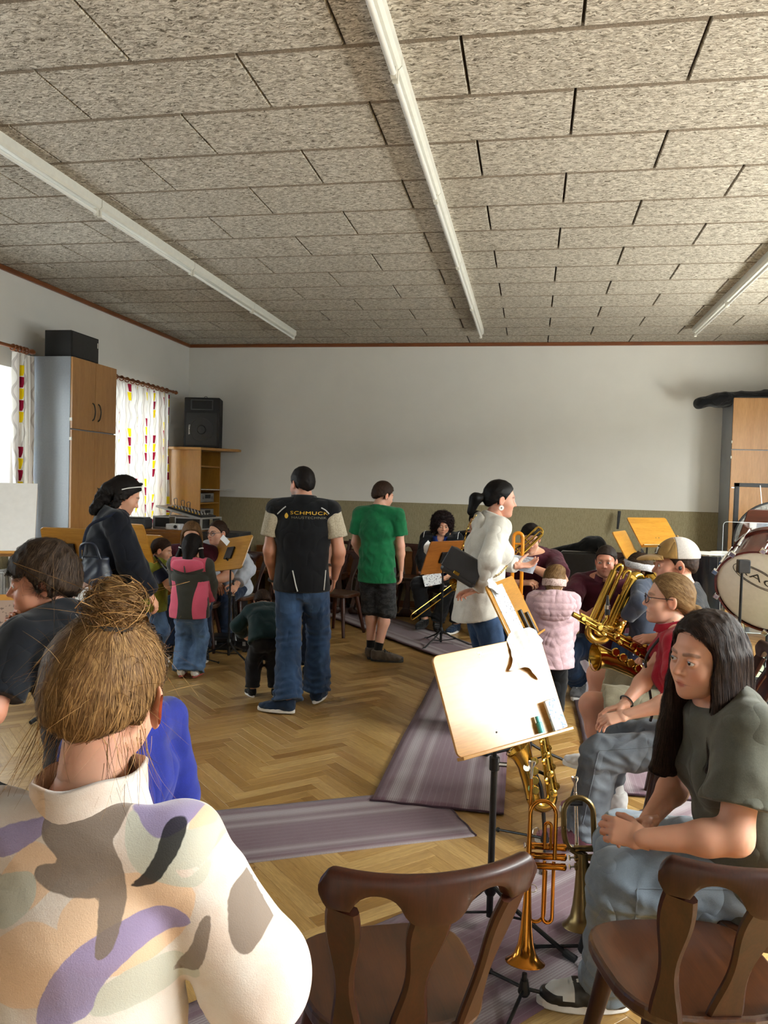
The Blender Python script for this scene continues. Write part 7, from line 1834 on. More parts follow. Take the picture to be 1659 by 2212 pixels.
# silver maker's mark, tissue, box of reeds and cap on that board
MB().prism([(-0.055, 0.160), (-0.045, 0.160), (-0.045, 0.152), (0.03, 0.152), (0.03, 0.158), (-0.036, 0.158), (-0.036, 0.166), (-0.055, 0.166)], 0.0062, 0.0068).build('printed_mark', M_LETW, S1[0]); MB().prism([(-0.050, 0.145), (-0.044, 0.145), (-0.044, 0.154), (-0.050, 0.154)], 0.0062, 0.0068).build('printed_mark', M_LETW, S1[0])
sheet('tissue', 'crumpled white tissue hung over the top edge of the pale music stand', 'tissue', MW @ Matrix.Translation((0.155, 0.13, 0.016)) @ Matrix.Rotation(rad(-25), 4, 'Z'), 0.14, 0.16, M_TISSUE, 0.007, 22, seed=3)
r = empty('tissue_packet', MW @ Vector((0.195, -0.115, 0.03))); tag(r, 'small white packet with blue print leaning on the music stand lip', 'packet')
M_PKT = m_notes('packet_print', (0.74, 0.76, 0.80), 0.9, (0.12, 0.22, 0.55)); Rm = MW.to_3x3().to_4x4()
MB().box((-0.032, -0.065, -0.008), (0.032, 0.05, 0.006), Rm @ Matrix.Rotation(rad(4), 4, 'Z'), bev=0.004).build('wrapper', M_PKT, r)
M_TURQ = plain('turquoise_plastic', hexc('4FA6A4'), 0.35)
r = empty('cork_grease_tube', MW @ Vector((0.115, -0.155, 0.022))); tag(r, 'small turquoise tube standing on the music stand lip', 'tube')
MB().lathe([(0.0115, -0.02), (0.0115, 0.018), (0.009, 0.02)], 14, Rm @ Matrix.Rotation(-math.pi/2, 4, 'X')).build('body', M_TURQ, r)
MB().lathe([(0.0085, 0.02), (0.0085, 0.042), (0.0, 0.043)], 14, Rm @ Matrix.Rotation(-math.pi/2, 4, 'X')).build('cap', M_TURQ, r)

a2 = (V3(0.864, -0.476, 0.161), V3(0.125, 0.514, 0.849))
S2 = music_stand('music stand with yellow wooden board tilted in front of the white hoodie woman', (-2.655, 6.69), at(498, 1196, Y=6.72), -a2[0], a2[1], M_STB, 0.47, 0.34, leg_rot=rad(-35), leg_r=0.33, low=0.6, lip=False)
MW2 = Matrix.Translation((-2.655, 6.69, 0)) @ S2[1]
sheet('tissue', 'folded white tissue hanging over the yellow board near the glasses woman', 'tissue', look_M(at(486, 1167, Y=6.66), (-0.3, -1, 0.3), (0.8, -0.1, -0.6)), 0.11, 0.05, M_TISSUE, 0.003, 8, seed=5)
ax, ay = facing(180+52, 22)
S3 = music_stand('music stand with brown board facing the curly haired woman', (-0.86, 7.93), at(957, 1203, Y=7.93), ax, ay, M_STB2, 0.5, 0.36, leg_rot=rad(5), leg_r=0.33, low=0.62)
sheet('tissue', 'white tissue over the corner of the brown board before the curly woman', 'tissue', look_M(at(928, 1183, Y=7.9), (0.2, -1, 0.3), (0.9, 0.2, -0.3)), 0.10, 0.13, M_TISSUE, 0.006, 8, seed=6)
ax, ay = facing(62, 24)
b4 = at(1105, 1440, Y=4.55)
S4 = music_stand('music stand seen edge on with a strip of sheet music behind the pale board', (0.03, 4.55), at(1108, 1318, Y=4.55), (0.27, 0.96, 0.03), (-0.46, 0.12, 0.88), M_STB, 0.5, 0.37, leg_rot=rad(30), low=0.62)
MW4 = Matrix.Translation((0.03, 4.55, 0)) @ S4[1]
sheet('sheet_music', 'narrow sheet of printed music on the edge on music stand', 'sheet music', MW4 @ Matrix.Translation((-0.10, 0.02, 0.008)), 0.21, 0.29, M_NOTES, 0.0005, 6)
sheet('tissue', 'white tissue over the top of the edge on music stand', 'tissue', MW4 @ Matrix.Translation((-0.16, 0.16, 0.016)) @ Matrix.Rotation(0.4, 4, 'Z'), 0.12, 0.11, M_TISSUE, 0.008, 8, seed=9)
for k_, (dx, dz) in enumerate(((0.06, -0.09), (0.15, -0.12))):
    o = MB().box((-0.012, -0.075, 0), (0.012, 0.075, 0.018), MW4 @ Matrix.Translation((dx, dz, 0.008)), bev=0.004).build('eyeglass_case', M_BLKPL); tag(o, ['slim black case clipped upright on the edge on music stand', 'second black case lying low on the lip of the edge on music stand'][k_], 'case')
ax, ay = facing(35, 40)
S5 = music_stand('music stand with bright yellow board farthest back by the dado, next to the cap', (1.18, 8.35), at(1412, 1149, Y=8.35), ax, ay, M_STB, 0.52, 0.36, leg_rot=rad(10))
ax, ay = facing(70, 30)
S6 = music_stand('music stand with yellow board half turned beside the headband girl', (0.86, 7.95), at(1355, 1183, Y=7.95), ax, ay, M_STB, 0.5, 0.36, leg_rot=rad(50))
ax, ay = facing(180-20, 22)
S7 = music_stand('music stand with yellow board just right of the navy sweater woman', (-3.35, 6.15), at(284, 1172, Y=6.15), ax, ay, M_STB, 0.42, 0.36, leg_rot=rad(20))
ax, ay = facing(180-12, 20)
S8 = music_stand('music stand with yellow board behind the small clarinet boy', (-3.50, 6.95), at(321, 1192, Y=6.95), ax, ay, M_STB, 0.42, 0.36, leg_rot=rad(60))
ax, ay = facing(180+5, 20)
S9 = music_stand('music stand with pale yellow board left of the navy sweater woman', (-3.10, 4.85), at(150, 1190, Y=4.85), ax, ay, M_STB, 0.36, 0.34, leg_rot=rad(20), lip=False)
ax, ay = facing(-20, 30, -14)
S10 = music_stand('low brown music stand board with a tissue behind the profile boy', (-1.98, 3.25), at(160, 1312, Y=3.25), ax, ay, M_STB2, 0.30, 0.24, leg_rot=rad(20))
sheet('tissue', 'bright white tissue over the low brown board behind the profile boy', 'tissue', look_M(at(193, 1306, Y=3.17), (0.1, -0.8, 0.6), (1, 0, -0.2)), 0.13, 0.11, M_TISSUE, 0.010, 10, seed=12)
ax, ay = facing(30, 24)
S11 = music_stand('music stand at the left edge with a white glare sheet over its board', (-2.60, 3.35), at(-44, 1120, Y=3.35), ax, ay, M_STB3, 0.5, 0.37, leg_rot=rad(20))
MW11 = Matrix.Translation((-2.60, 3.35, 0)) @ S11[1]
sheet('sheet_music', 'white paper sheet widened to stand in for the glare on the left edge board', 'sheet music', MW11 @ Matrix.Translation((0.0, 0.01, 0.008)), 0.50, 0.355, M_PAPER, 0.0005, 6)  # sheet spread to the board's edges, its white standing in for overexposed wood
o = MB().tube([MW11 @ Vector((-0.1, -0.17, 0.025)), MW11 @ Vector((0.05, -0.172, 0.028))], 0.004, 6).build('pencil', plain('pencil_blue', hexc('2A4A8A'), 0.4)); tag(o, 'blue pencil on the lip of the music stand at the left edge', 'pencil')
ax, ay = facing(24, 28)
S12 = music_stand('low music stand in front of the profile boy with printed notes', (-2.02, 2.62), at(5, 1385, Y=2.62), ax, ay, M_STB3, 0.36, 0.37, leg_rot=rad(20))
MW12 = Matrix.Translation((-2.02, 2.62, 0)) @ S12[1]
sheet('sheet_music', 'sheet with faint printed staves in front of the profile boy', 'sheet music', MW12 @ Matrix.Translation((0.0, 0.0, 0.008)), 0.33, 0.32, m_notes('sheet_music_pink', hexc('A58E80'), 0.7, hexc('5A4A44')), 0.0005, 6)

# ================================================================ LEFT CORNER: counter with mixer
M_DESK = wood('counter_wood', '8A5420', 'A06A2E', 0.35, 'X', 0.8)
r = empty('wooden_counter', (-4.70, 8.12, 0)); tag(r, 'brown wooden counter under the mixer flight case', 'counter')
MB().box((0, 0, 0), (1.02, 0.025, 1.03), bev=0.003).build('front_panel', M_DESK, r); MB().box((0, 0.025, 0), (0.025, 0.75, 1.03)).build('side_panel', M_DESK, r); MB().box((0.995, 0.025, 0), (1.02, 0.75, 1.03)).build('side_panel', M_DESK, r)
MB().box((0.02, 0.02, 1.03), (1.04, 0.77, 1.06), bev=0.004).build('worktop', M_DESK, r)
M_ALU = plain('aluminium_edge', (0.6, 0.6, 0.6), 0.35, 0.8, var=0.05); M_BLAM = plain('black_laminate', (0.02, 0.019, 0.018), 0.45)
r = empty('mixer_flight_case', (-4.25, 8.34, 1.062), rad(-8)); tag(r, 'open black flight case with silver edges holding a tilted mixing desk', 'flight case')
W, D, H = 0.62, 0.42, 0.14
MB().box((0.006, 0.006, 0.006), (W-0.006, D-0.006, H-0.006)).build('tray', M_BLAM, r)
ed = MB()
for (a, b) in (((0, 0), (W, 0)), ((0, D), (W, D)), ((0, 0), (0, D)), ((W, 0), (W, D))):
    for z in (0.008, H-0.008):
        ed.box((min(a[0], b[0])-0.008, min(a[1], b[1])-0.008, z-0.009), (max(a[0], b[0])+0.008, max(a[1], b[1])+0.008, z+0.009))
for x in (0, W):
    for y in (0, D): ed.box((x-0.010, y-0.010, 0), (x+0.010, y+0.010, H))
ed.build('edge_profile', M_ALU, r)
for (x, y, sx) in ((0.25, -0.006, 0), (W+0.006, 0.2, 1)):
    if sx: MB().box((x-0.006, y-0.035, 0.05), (x+0.004, y+0.035, 0.12), bev=0.006).build('latch', M_CHROME, r)
    else: MB().box((x-0.045, y-0.004, 0.06), (x+0.045, y+0.006, 0.145), bev=0.006).build('latch', M_CHROME, r)
Mt = Matrix.Translation((0.0, 0.02, H+0.10)) @ Matrix.Rotation(rad(12), 4, 'Y')
MB().box((0, 0, 0), (W, D-0.04, 0.022), Mt, bev=0.003).build('tilted_frame', M_ALU, r); dk = MB().box((0.14, 0.03, 0.022), (W-0.02, D-0.08, 0.042), Mt, bev=0.004).build('mixing_desk', M_BLKPL, r)
for i in range(9):
    for j in range(4): MB().lathe([(0.008, 0), (0.007, 0.014), (0, 0.014)], 8, Mt @ Matrix.Translation((0.18+i*0.045, 0.07+j*0.06, 0.042))).build('knob', M_SILV if j else M_YEL, dk)
MB().tube([(0.2, 0.0, H), (0.24, 0.0, H+0.075)], 0.008, 6).build('support', M_ALU, r)
for i, x in enumerate((0.06, 0.16, 0.24)):
    MB().tube(crom([Mt @ Vector((x, 0.3, 0.03)), Mt @ Vector((x-0.02, 0.28, 0.10)), Mt @ Vector((x+0.04, 0.25, 0.12)), Mt @ Vector((x+0.08, 0.2, 0.08)), Mt @ Vector((x+0.10, 0.2, 0.04))], 5), 0.004, 6).build('cable', M_BLKPL, r)
r = empty('keyboard_case', (-4.62, 8.05, 1.061)); tag(r, 'flat dark grey keyboard case lying on the wooden counter', 'case')
M_GREYC = plain('grey_case', (0.05, 0.052, 0.055), 0.45)
MB().box((0, 0.09, 0), (0.36, 0.28, 0.11), bev=0.012).build('lower_shell', M_GREYC, r); MB().box((0.03, 0.1, 0.11), (0.34, 0.27, 0.125), bev=0.006).build('lid', M_GREYC, r)
r = empty('white_projector', (-4.02, 8.16, 1.061)); tag(r, 'small white projector on the counter below the flight case', 'projector')
MB().box((0, 0, 0), (0.16, 0.14, 0.065), bev=0.008).build('case', plain('white_plastic', (0.72, 0.73, 0.75), 0.35), r); MB().lathe([(0.02, 0), (0.02, 0.008), (0.014, 0.008), (0.012, 0.003), (0, 0.003)], 14, Matrix.Translation((0.12, 0, 0.035)) @ Matrix.Rotation(math.pi/2, 4, 'X')).build('lens', M_BLKPL, r)
r = empty('power_amplifier', (-3.63, 8.20, 0.0)); tag(r, 'black powered mixer with knobs on a black stand right of the counter', 'amplifier')
MB().box((0, 0, 0.78), (0.46, 0.4, 1.05), bev=0.008).build('case', M_BLKPL, r)
for i in range(6): MB().lathe([(0.011, 0), (0.009, 0.015), (0, 0.015)], 8, Matrix.Translation((0.05+i*0.07, 0, 0.86+0.04*(i % 2))) @ Matrix.Rotation(math.pi/2, 4, 'X')).build('knob', M_SILV, r)
for x in (0.02, 0.42): MB().box((x, 0.03, 0), (x+0.03, 0.37, 0.78), bev=0.003).build('leg', M_BLKPL, r)
# radiator under the left window
r = empty('radiator', (XL+0.045, 5.0, 0.16)); tag(r, 'grey ribbed radiator under the left window', 'radiator')
M_RAD = plain('radiator_grey', (0.55, 0.56, 0.56), 0.4)
MB().box((0, 0, 0), (0.03, 1.45, 0.6), bev=0.004).build('panel', M_RAD, r)
for i in range(36): MB().box((0.03, 0.012+i*0.04, 0.02), (0.075, 0.034+i*0.04, 0.58), bev=0.003).build('rib', M_RAD, r)

# ================================================================ BAGS AND SHEETS PEOPLE HOLD
M_BAGN = plain('navy_leather', hexc('141C2C'), 0.4, var=0.2); M_GOLD = plain('gold_fitting', hexc('B08A3A'), 0.25, 1.0)
c = at(205, 1248, Y=4.32)
r = empty('handbag', c); tag(r, 'large navy handbag with flared sides hanging from the navy sweater woman', 'handbag')
bm = MB(); MB_ = [(-0.19, -0.17), (-0.10, 0.13), (0.12, 0.13), (0.19, -0.14), (0.17, -0.18), (-0.16, -0.20)]
V, F = sdf_mesh(lambda P: np.maximum(smin(f_ecap(P, (0.0, 0, 0.13), (-0.02, 0, -0.12), (1, 0, 0), 0.085, 0.04, 0.165, 0.075), f_ecap(P, (-0.11, 0, -0.17), (0.09, 0, -0.15), (0, 1, 0), 0.07, 0.05, 0.07, 0.05), 0.04)+waves(P, 0.008, 0.10, 2), P[:, 2]-0.13), (-0.26, -0.13, -0.26), (0.22, 0.13, 0.2), 0.009); mesh_from('body', V, F, M_BAGN, r, True)
MB().tube(crom([(-0.06, -0.06, 0.12), (-0.05, -0.07, 0.20), (0.03, -0.07, 0.21), (0.07, -0.06, 0.12)], 6), 0.008, 8).build('handle', M_BAGN, r)
MB().tube(crom([(-0.08, -0.02, 0.13), (-0.04, -0.02, 0.30), (0.02, 0.06, 0.36), (0.05, 0.22, 0.40)], 6), 0.012, 8, ell=(0.35, 1.4)).build('shoulder_strap', M_BAGN, r)
MB().tube([(-0.075, -0.03, 0.10), (-0.07, -0.035, 0.17)], 0.006, 6).build('buckle', M_GOLD, r)
c = at(1000, 1225, Y=4.86)
r = empty('shoulder_bag', c, rad(-6)); tag(r, 'small black shoulder bag with gold clasp behind the woman in white', 'handbag')
Mb = Matrix.Rotation(rad(28), 4, 'Y')
MB().box((-0.12, -0.04, -0.085), (0.12, 0.04, 0.085), Mb, bev=0.02).build('body', M_BLKPL, r); MB().box((-0.122, -0.046, -0.05), (0.122, -0.038, 0.088), Mb, bev=0.004).build('flap', M_BLKPL, r)
MB().box((-0.03, -0.052, -0.055), (0.01, -0.044, -0.035), Mb, bev=0.002).build('clasp', M_GOLD, r)
ch = MB()
def chain(pts, n):
    P = crom(pts, 10); L_ = np.r_[0, np.cumsum(np.linalg.norm(np.diff(P, axis=0), axis=1))]
    for i in range(n):
        s0 = L_[-1]*(i+0.5)/n; q = np.array([np.interp(s0, L_, P[:, k]) for k in range(3)]); q2 = np.array([np.interp(min(L_[-1], s0+0.01), L_, P[:, k]) for k in range(3)]); t = nrm(q2-q+1e-9); sd = nrm(np.cross(t, (0.3, 1, 0.2) if i % 2 else (1, 0.2, 0.3)))
        ch.tube([q+0.011*math.cos(a)*t+0.006*math.sin(a)*sd for a in np.linspace(0, 6.283, 9)[:-1]], 0.0016, 4, closed=True)
wl = lambda x, y, Y: at(x, y, Y=Y)-c
inv = lambda q: (math.cos(rad(6))*q[0]-math.sin(rad(6))*q[1], math.sin(rad(6))*q[0]+math.cos(rad(6))*q[1], q[2])
chain([inv(wl(985, 1215, 4.87)), inv(wl(1002, 1172, 4.93)), inv(wl(1010, 1140, 5.0)), inv(wl(1028, 1112, 5.05))], 22); chain([inv(wl(1060, 1248, 4.86)), inv(wl(1078, 1240, 4.84)), inv(wl(1095, 1222, 4.90))], 14)
ch.build('chain_strap', M_GOLD, r)
sheet('info_sheet', 'white printed sheet in the hand of the curly haired woman', 'paper', look_M(at(935, 1252, Y=8.62), (0.05, -0.75, 0.65), (0.85, -0.1, 0.45)), 0.21, 0.15, M_NOTES, 0.001, 6)
for i in range(3): sheet('leaflet', ['topmost of the leaflets held by the woman in white', 'middle one of the leaflets held by the woman in white', 'lowest of the leaflets held by the woman in white'][i], 'paper', look_M(at(1132, 1214+4*i, Y=5.42+0.01*i), (-0.1, -0.75, 0.6), (0.95, 0, -0.25-0.08*i)), 0.16, 0.09, m_notes('leaflet_print', (0.62, 0.66, 0.74), 0.8, (0.3, 0.3, 0.4)), 0.003, 6, group='leaflets held by the woman in white')
# ================================================================ INSTRUMENTS
def m_brass(name, col, rough=0.14):
    t = NT(name); n = t.noise(t.coord(), 12, 3); t.set(col=t.mix(t.math('MULTIPLY', n, 0.4), col, tuple(x*0.6 for x in col)), rough=t.ramp(n, [(0.3, (rough,)*3), (0.75, (rough*1.9,)*3)]), metal=1.0); return t.m
M_BRASS = m_brass('brass_lacquer', hexc('C8A24C')); M_ROSE = m_brass('rose_brass', hexc('C07E30')); M_OLD = m_brass('old_brass', hexc('7E6A46'), 0.25); M_SILP = m_brass('silver_plate', (0.72, 0.70, 0.66), 0.12)
def place_M(o, z, x): return look_M(o, z, x)
def build_at(mb, name, mat, parent, M, **kw):
    mb.v = [tuple(M @ Vector(q)) for q in mb.v]; return mb.build(name, mat, parent, **kw)
def mouthpiece(parent, M, mat=None):
    return build_at(MB().lathe([(0.004, -0.06), (0.0055, -0.02), (0.0125, -0.008), (0.0135, 0.0), (0.011, 0.001), (0.004, -0.012), (0, -0.012)], 16), 'mouthpiece', mat or M_SILP, parent, M)
# ---- trumpet, bell down on its stand
o0 = at(1134, 2078, Y=2.46); up = nrm(at(1147, 1735, Y=2.56)-at(1134, 2085, Y=2.46)); M = place_M((0, 0, 0), up, (1, 0.25, 0))
r = empty('trumpet', o0); tag(r, 'shiny rose gold trumpet standing bell down beside the dark chair', 'trumpet')
prof = [(0.061, 0.0), (0.0605, 0.002), (0.046, 0.012), (0.034, 0.028), (0.025, 0.055), (0.0185, 0.10), (0.014, 0.16), (0.011, 0.22), (0.009, 0.30), (0.0075, 0.38), (0.0065, 0.44)]
mb = MB(); n = 28
v = [(q*math.cos(2*math.pi*k/n), q*math.sin(2*math.pi*k/n), z) for q, z in prof for k in range(n)]; f = [(i*n+k, i*n+(k+1) % n, (i+1)*n+(k+1) % n, (i+1)*n+k) for i in range(len(prof)-1) for k in range(n)]
mb.add(v, f, True); build_at(mb, 'bell', M_ROSE, r, M)
build_at(MB().tube([(0.061*math.cos(a), 0.061*math.sin(a), 0) for a in np.linspace(0, 6.2832, 33)[:-1]], 0.0017, 6, closed=True), 'bell_rim', M_ROSE, r, M)
bow = [(0, 0, 0.43)]+[(0.042-0.042*math.cos(a), 0, 0.445+0.042*math.sin(a)) for a in np.linspace(0, math.pi, 13)]+[(0.084, 0, 0.36), (0.084, 0, 0.31)]
build_at(MB().tube(bow, 0.0068, 12), 'bell_bow', M_ROSE, r, M)
lead = [(0.006, 0.028, 0.55), (0.006, 0.028, 0.14)]+[(0.034-0.028*math.cos(a), 0.024, 0.14-0.028*math.sin(a)) for a in np.linspace(0, math.pi, 11)]+[(0.062, 0.020, 0.27)]
build_at(MB().tube(lead, 0.0058, 12), 'lead_pipe', M_ROSE, r, M); mouthpiece(r, M @ Matrix.Translation((0.006, 0.028, 0.605)))
sl = [(0.055, 0.012, 0.30), (0.055, 0.012, 0.13)]+[(0.070-0.015*math.cos(a), 0.012, 0.13-0.015*math.sin(a)) for a in np.linspace(0, math.pi, 9)]+[(0.085, 0.012, 0.30)]
build_at(MB().tube(sl, 0.006, 10), 'tuning_slide', M_ROSE, r, M)
sl = [(0.050, 0.0, 0.34), (0.050, 0.0, 0.41)]+[(0.060-0.010*math.cos(a), 0, 0.41+0.010*math.sin(a)) for a in np.linspace(0, math.pi, 9)]+[(0.070, 0, 0.34)]
build_at(MB().tube(sl, 0.0055, 10), 'third_slide', M_ROSE, r, M)
for i in range(3):
    z = 0.345-0.030*i; Mv = M @ Matrix.Translation((0.012, 0.010, z)) @ Matrix.Rotation(math.pi/2, 4, 'Y')
    vv_ = build_at(MB().lathe([(0.0, -0.004), (0.0115, -0.004), (0.0115, 0.010), (0.0105, 0.012), (0.0105, 0.095), (0.0115, 0.097), (0.0115, 0.110), (0.006, 0.114), (0, 0.114)], 18), 'valve', M_ROSE, r, Mv)
    build_at(MB().lathe([(0.0035, -0.022), (0.0035, -0.004)], 8), 'valve_stem', M_SILP, vv_, Mv); build_at(MB().lathe([(0, -0.026), (0.0085, -0.026), (0.0085, -0.022), (0, -0.022)], 14), 'finger_button', M_SILP, vv_, Mv)
build_at(MB().tube([(0.020+0.012*math.cos(a), 0.012, 0.215+0.012*math.sin(a)) for a in np.linspace(0, 6.283, 17)[:-1]], 0.0015, 6, closed=True), 'finger_ring', M_SILP, r, M)
build_at(MB().tube(crom([(0.018, 0.03, 0.375), (0.022, 0.034, 0.392), (0.036, 0.034, 0.395), (0.040, 0.034, 0.378)], 5), 0.0018, 6), 'finger_hook', M_SILP, r, M)
for z in (0.39, 0.20): build_at(MB().tube([(0.0, 0.004, z), (0.006, 0.024, z)], 0.0025, 6), 'brace', M_ROSE, r, M)
def peg_stand(label, x, y, h, ra=0.16, rot=0.4, top=0.02):
    r = empty('instrument_stand', (x, y, 0)); tag(r, label, 'instrument stand', 'black folding instrument stands')
    MB().tube([(0, 0, 0.03), (0, 0, h)], [0.010, 0.008], 10).build('peg', M_STEELK, r); MB().lathe([(0.015, 0), (0.02, 0.01), (0.012, 0.05)], 12, Matrix.Translation((0, 0, 0.03))).build('hub', M_STEELK, r)
    for k in range(3 if ra < 0.2 else 3):
        a = rot+k*2.094; l = MB().tube([(0.01*math.cos(a), 0.01*math.sin(a), 0.05), (ra*math.cos(a), ra*math.sin(a), 0.012)], 0.006, 8).build('leg', M_STEELK, r); MB().sphere((ra*math.cos(a), ra*math.sin(a), 0.012), 0.011, 6).build('rubber_foot', M_RUB, l)
    return r
peg_stand('black stand whose peg carries the rose gold trumpet', o0[0], o0[1], 0.10, 0.17, 0.2)
# ---- flugelhorn
o0 = at(1262, 2000, Y=2.74); up = nrm(at(1250, 1740, Y=2.80)-at(1258, 2000, Y=2.74)); M = place_M((0, 0, 0), up, (1, 0.2, 0))
r = empty('flugelhorn', o0); tag(r, 'dull brass flugelhorn standing bell down behind the trumpet', 'flugelhorn')
prof = [(0.076, 0.0), (0.075, 0.002), (0.060, 0.012), (0.048, 0.032), (0.038, 0.07), (0.030, 0.12), (0.024, 0.17), (0.019, 0.24)]
mb = MB(); v = [(q*math.cos(2*math.pi*k/n), q*math.sin(2*math.pi*k/n), z) for q, z in prof for k in range(n)]; f = [(i*n+k, i*n+(k+1) % n, (i+1)*n+(k+1) % n, (i+1)*n+k) for i in range(len(prof)-1) for k in range(n)]
mb.add(v, f, True); build_at(mb, 'bell', M_OLD, r, M)
bow = [(0, 0, 0.23), (-0.045, 0, 0.26), (-0.060, 0, 0.30), (-0.060, 0, 0.36)]+[(-0.008-0.052*math.cos(a), 0, 0.375+0.052*math.sin(a)) for a in np.linspace(0, math.pi, 13)]+[(0.044, 0, 0.33), (0.044, 0, 0.27)]
build_at(MB().tube(crom(bow[:4], 5).tolist()+bow[4:], 0.010, 12), 'bell_bow', M_OLD, r, M)
build_at(MB().tube([(-0.012, 0.02, 0.44), (-0.012, 0.02, 0.22)], 0.0065, 12), 'lead_pipe', M_SILP, r, M); mouthpiece(r, M @ Matrix.Translation((-0.012, 0.02, 0.492)))
for i in range(3):
    z = 0.255-0.030*i; Mv = M @ Matrix.Translation((-0.022, 0.0, z)) @ Matrix.Rotation(math.pi/2, 4, 'Y')
    vv_ = build_at(MB().lathe([(0.0, -0.004), (0.012, -0.004), (0.012, 0.010), (0.011, 0.012), (0.011, 0.10), (0.012, 0.112), (0, 0.114)], 18), 'valve', M_OLD, r, Mv); build_at(MB().lathe([(0, -0.024), (0.009, -0.024), (0.009, -0.02), (0.0035, -0.02), (0.0035, -0.004)], 14), 'finger_button', M_SILP, vv_, Mv)
build_at(MB().tube([(-0.035, 0.014, 0.405), (0.01, 0.014, 0.405)], 0.011, 8), 'stand_clip', M_BLKPL, r, M)
peg_stand('black stand whose peg carries the dull flugelhorn', o0[0], o0[1], 0.14, 0.17, 0.9)
# ---- saxophones
def sax(label, Mw, parts=True, mouth=True, scale=1.0, sticker=False):
    """local: body axis along z (0 bow .. 0.45 top), bell side -x"""
    r = empty('saxophone', Mw.translation); tag(r, label, 'saxophone', 'saxophones'); M = Mw.to_3x3().to_4x4() @ Matrix.Scale(scale, 4)
    path = [(0, 0, 0.47, 0.0125), (0, 0, 0.36, 0.0155), (0, 0, 0.22, 0.020), (0, 0, 0.08, 0.0255)]
    for a in np.linspace(0, math.pi, 11): path.append((-0.047+0.047*math.cos(a), 0, 0.05-0.047*math.sin(a), 0.027+0.006*a/math.pi))
    P = np.array(path); build_at(MB().tube(P[:, :3], P[:, 3], 18), 'body', M_BRASS, r, M)
    bell = [(-0.094, 0.05, 0.033), (-0.096, 0.12, 0.036), (-0.102, 0.20, 0.041), (-0.113, 0.25, 0.050), (-0.124, 0.278, 0.062), (-0.128, 0.284, 0.064)]
    B = np.array([(x, 0, z, q) for x, z, q in bell]); build_at(MB().tube(B[:, :3], B[:, 3], 24, caps=False), 'bell', M_BRASS, r, M)
    build_at(MB().tube([(-0.128+0.064*math.cos(a)*0.93, 0.064*math.sin(a), 0.286+0.064*math.cos(a)*0.37) for a in np.linspace(0, 6.283, 33)[:-1]], 0.0022, 6, closed=True), 'bell_rim', M_BRASS, r, M)
    rs = random.Random(4)
    for i in range(13):
        z = 0.06+i*0.030; q = 0.012+0.0006*(13-i); sd = [(0.0, -1), (0.7, -0.7), (-0.5, -0.85)][i % 3]; rb = np.interp(z, [0.08, 0.47], [0.0255, 0.0125])+0.006
        Mk = Matrix.Translation((sd[0]*rb, sd[1]*rb, z)) @ Matrix.Rotation(math.pi/2, 4, 'X') @ Matrix.Rotation(math.atan2(sd[0], -sd[1])*-1, 4, 'Y')
        build_at(MB().lathe([(q, -0.003), (q, 0.002), (q*0.8, 0.004), (0, 0.004)], 14), 'key_cup', M_BRASS, r, M @ Mk)
    for (x, y) in ((0.030, -0.012), (0.020, -0.026), (-0.026, -0.018)): build_at(MB().tube([(x, y, 0.07), (x*0.65, y*0.8, 0.44)], 0.0025, 6), 'key_rod', M_BRASS, r, M)
    for i in range(4):
        z = 0.09+i*0.045; build_at(MB().lathe([(0.020, -0.003), (0.020, 0.002), (0.016, 0.005), (0, 0.005)], 16), 'key_cup', M_BRASS, r, M @ Matrix.Translation((-0.085+0.005*i, -0.042-0.002*i, z)) @ Matrix.Rotation(math.pi/2, 4, 'X'))
    if mouth:
        nk = crom([(0, 0, 0.47), (0.002, 0, 0.50), (0.025, 0, 0.535), (0.065, 0, 0.545), (0.11, 0, 0.525)], 6); build_at(MB().tube(nk, np.linspace(0.0125, 0.008, len(nk)), 12), 'neck', M_BRASS, r, M)
        build_at(MB().tube([(0.10, 0, 0.532), (0.125, 0, 0.518), (0.185, 0, 0.487)], [0.012, 0.0125, 0.004], 12), 'mouthpiece', M_BLKPL, r, M); build_at(MB().tube([(0.128, 0, 0.516), (0.15, 0, 0.505)], 0.0135, 12), 'ligature', M_SILP, r, M)
    if sticker:
        for k, (z, y) in enumerate(((0.20, -0.0405), (0.10, -0.036))): build_at(MB().lathe([(0.018, 0.0), (0.018, 0.001), (0, 0.001)], 18), 'sticker', [M_LETW, plain('sticker_green', hexc('5A7A4A'), 0.5)][k], r, M @ Matrix.Translation((-0.108+0.008*k, y, z)) @ Matrix.Rotation(math.pi/2, 4, 'X'))
    return r
b0 = at(1180, 1752, Y=3.50); u0 = nrm(at(1150, 1570, Y=3.50)-at(1180, 1752, Y=3.50)+V3(0, 0.05, 0)); Mx = look_M(b0+V3(0.03, 0, 0.03), u0, (1, 0.25, 0))
sax('alto saxophone resting in its stand behind the pale music stand', Mx, mouth=False, scale=0.92, sticker=True)
r = peg_stand('black stand holding the alto saxophone', b0[0], b0[1]+0.06, 0.05, 0.25, 0.5); MB().tube(crom([(0, 0, 0.05), (-0.02, 0.02, 0.25), (-0.05, 0.03, 0.33)], 6), 0.009, 8).build('yoke_post', M_STEELK, r)
pts = [(-0.05-0.05*math.cos(a), -0.02+0.0*a, 0.33+0.03*math.sin(a)) for a in np.linspace(-0.5, 3.6, 11)]; MB().tube(pts, 0.008, 8).build('yoke', M_STEELK, r)
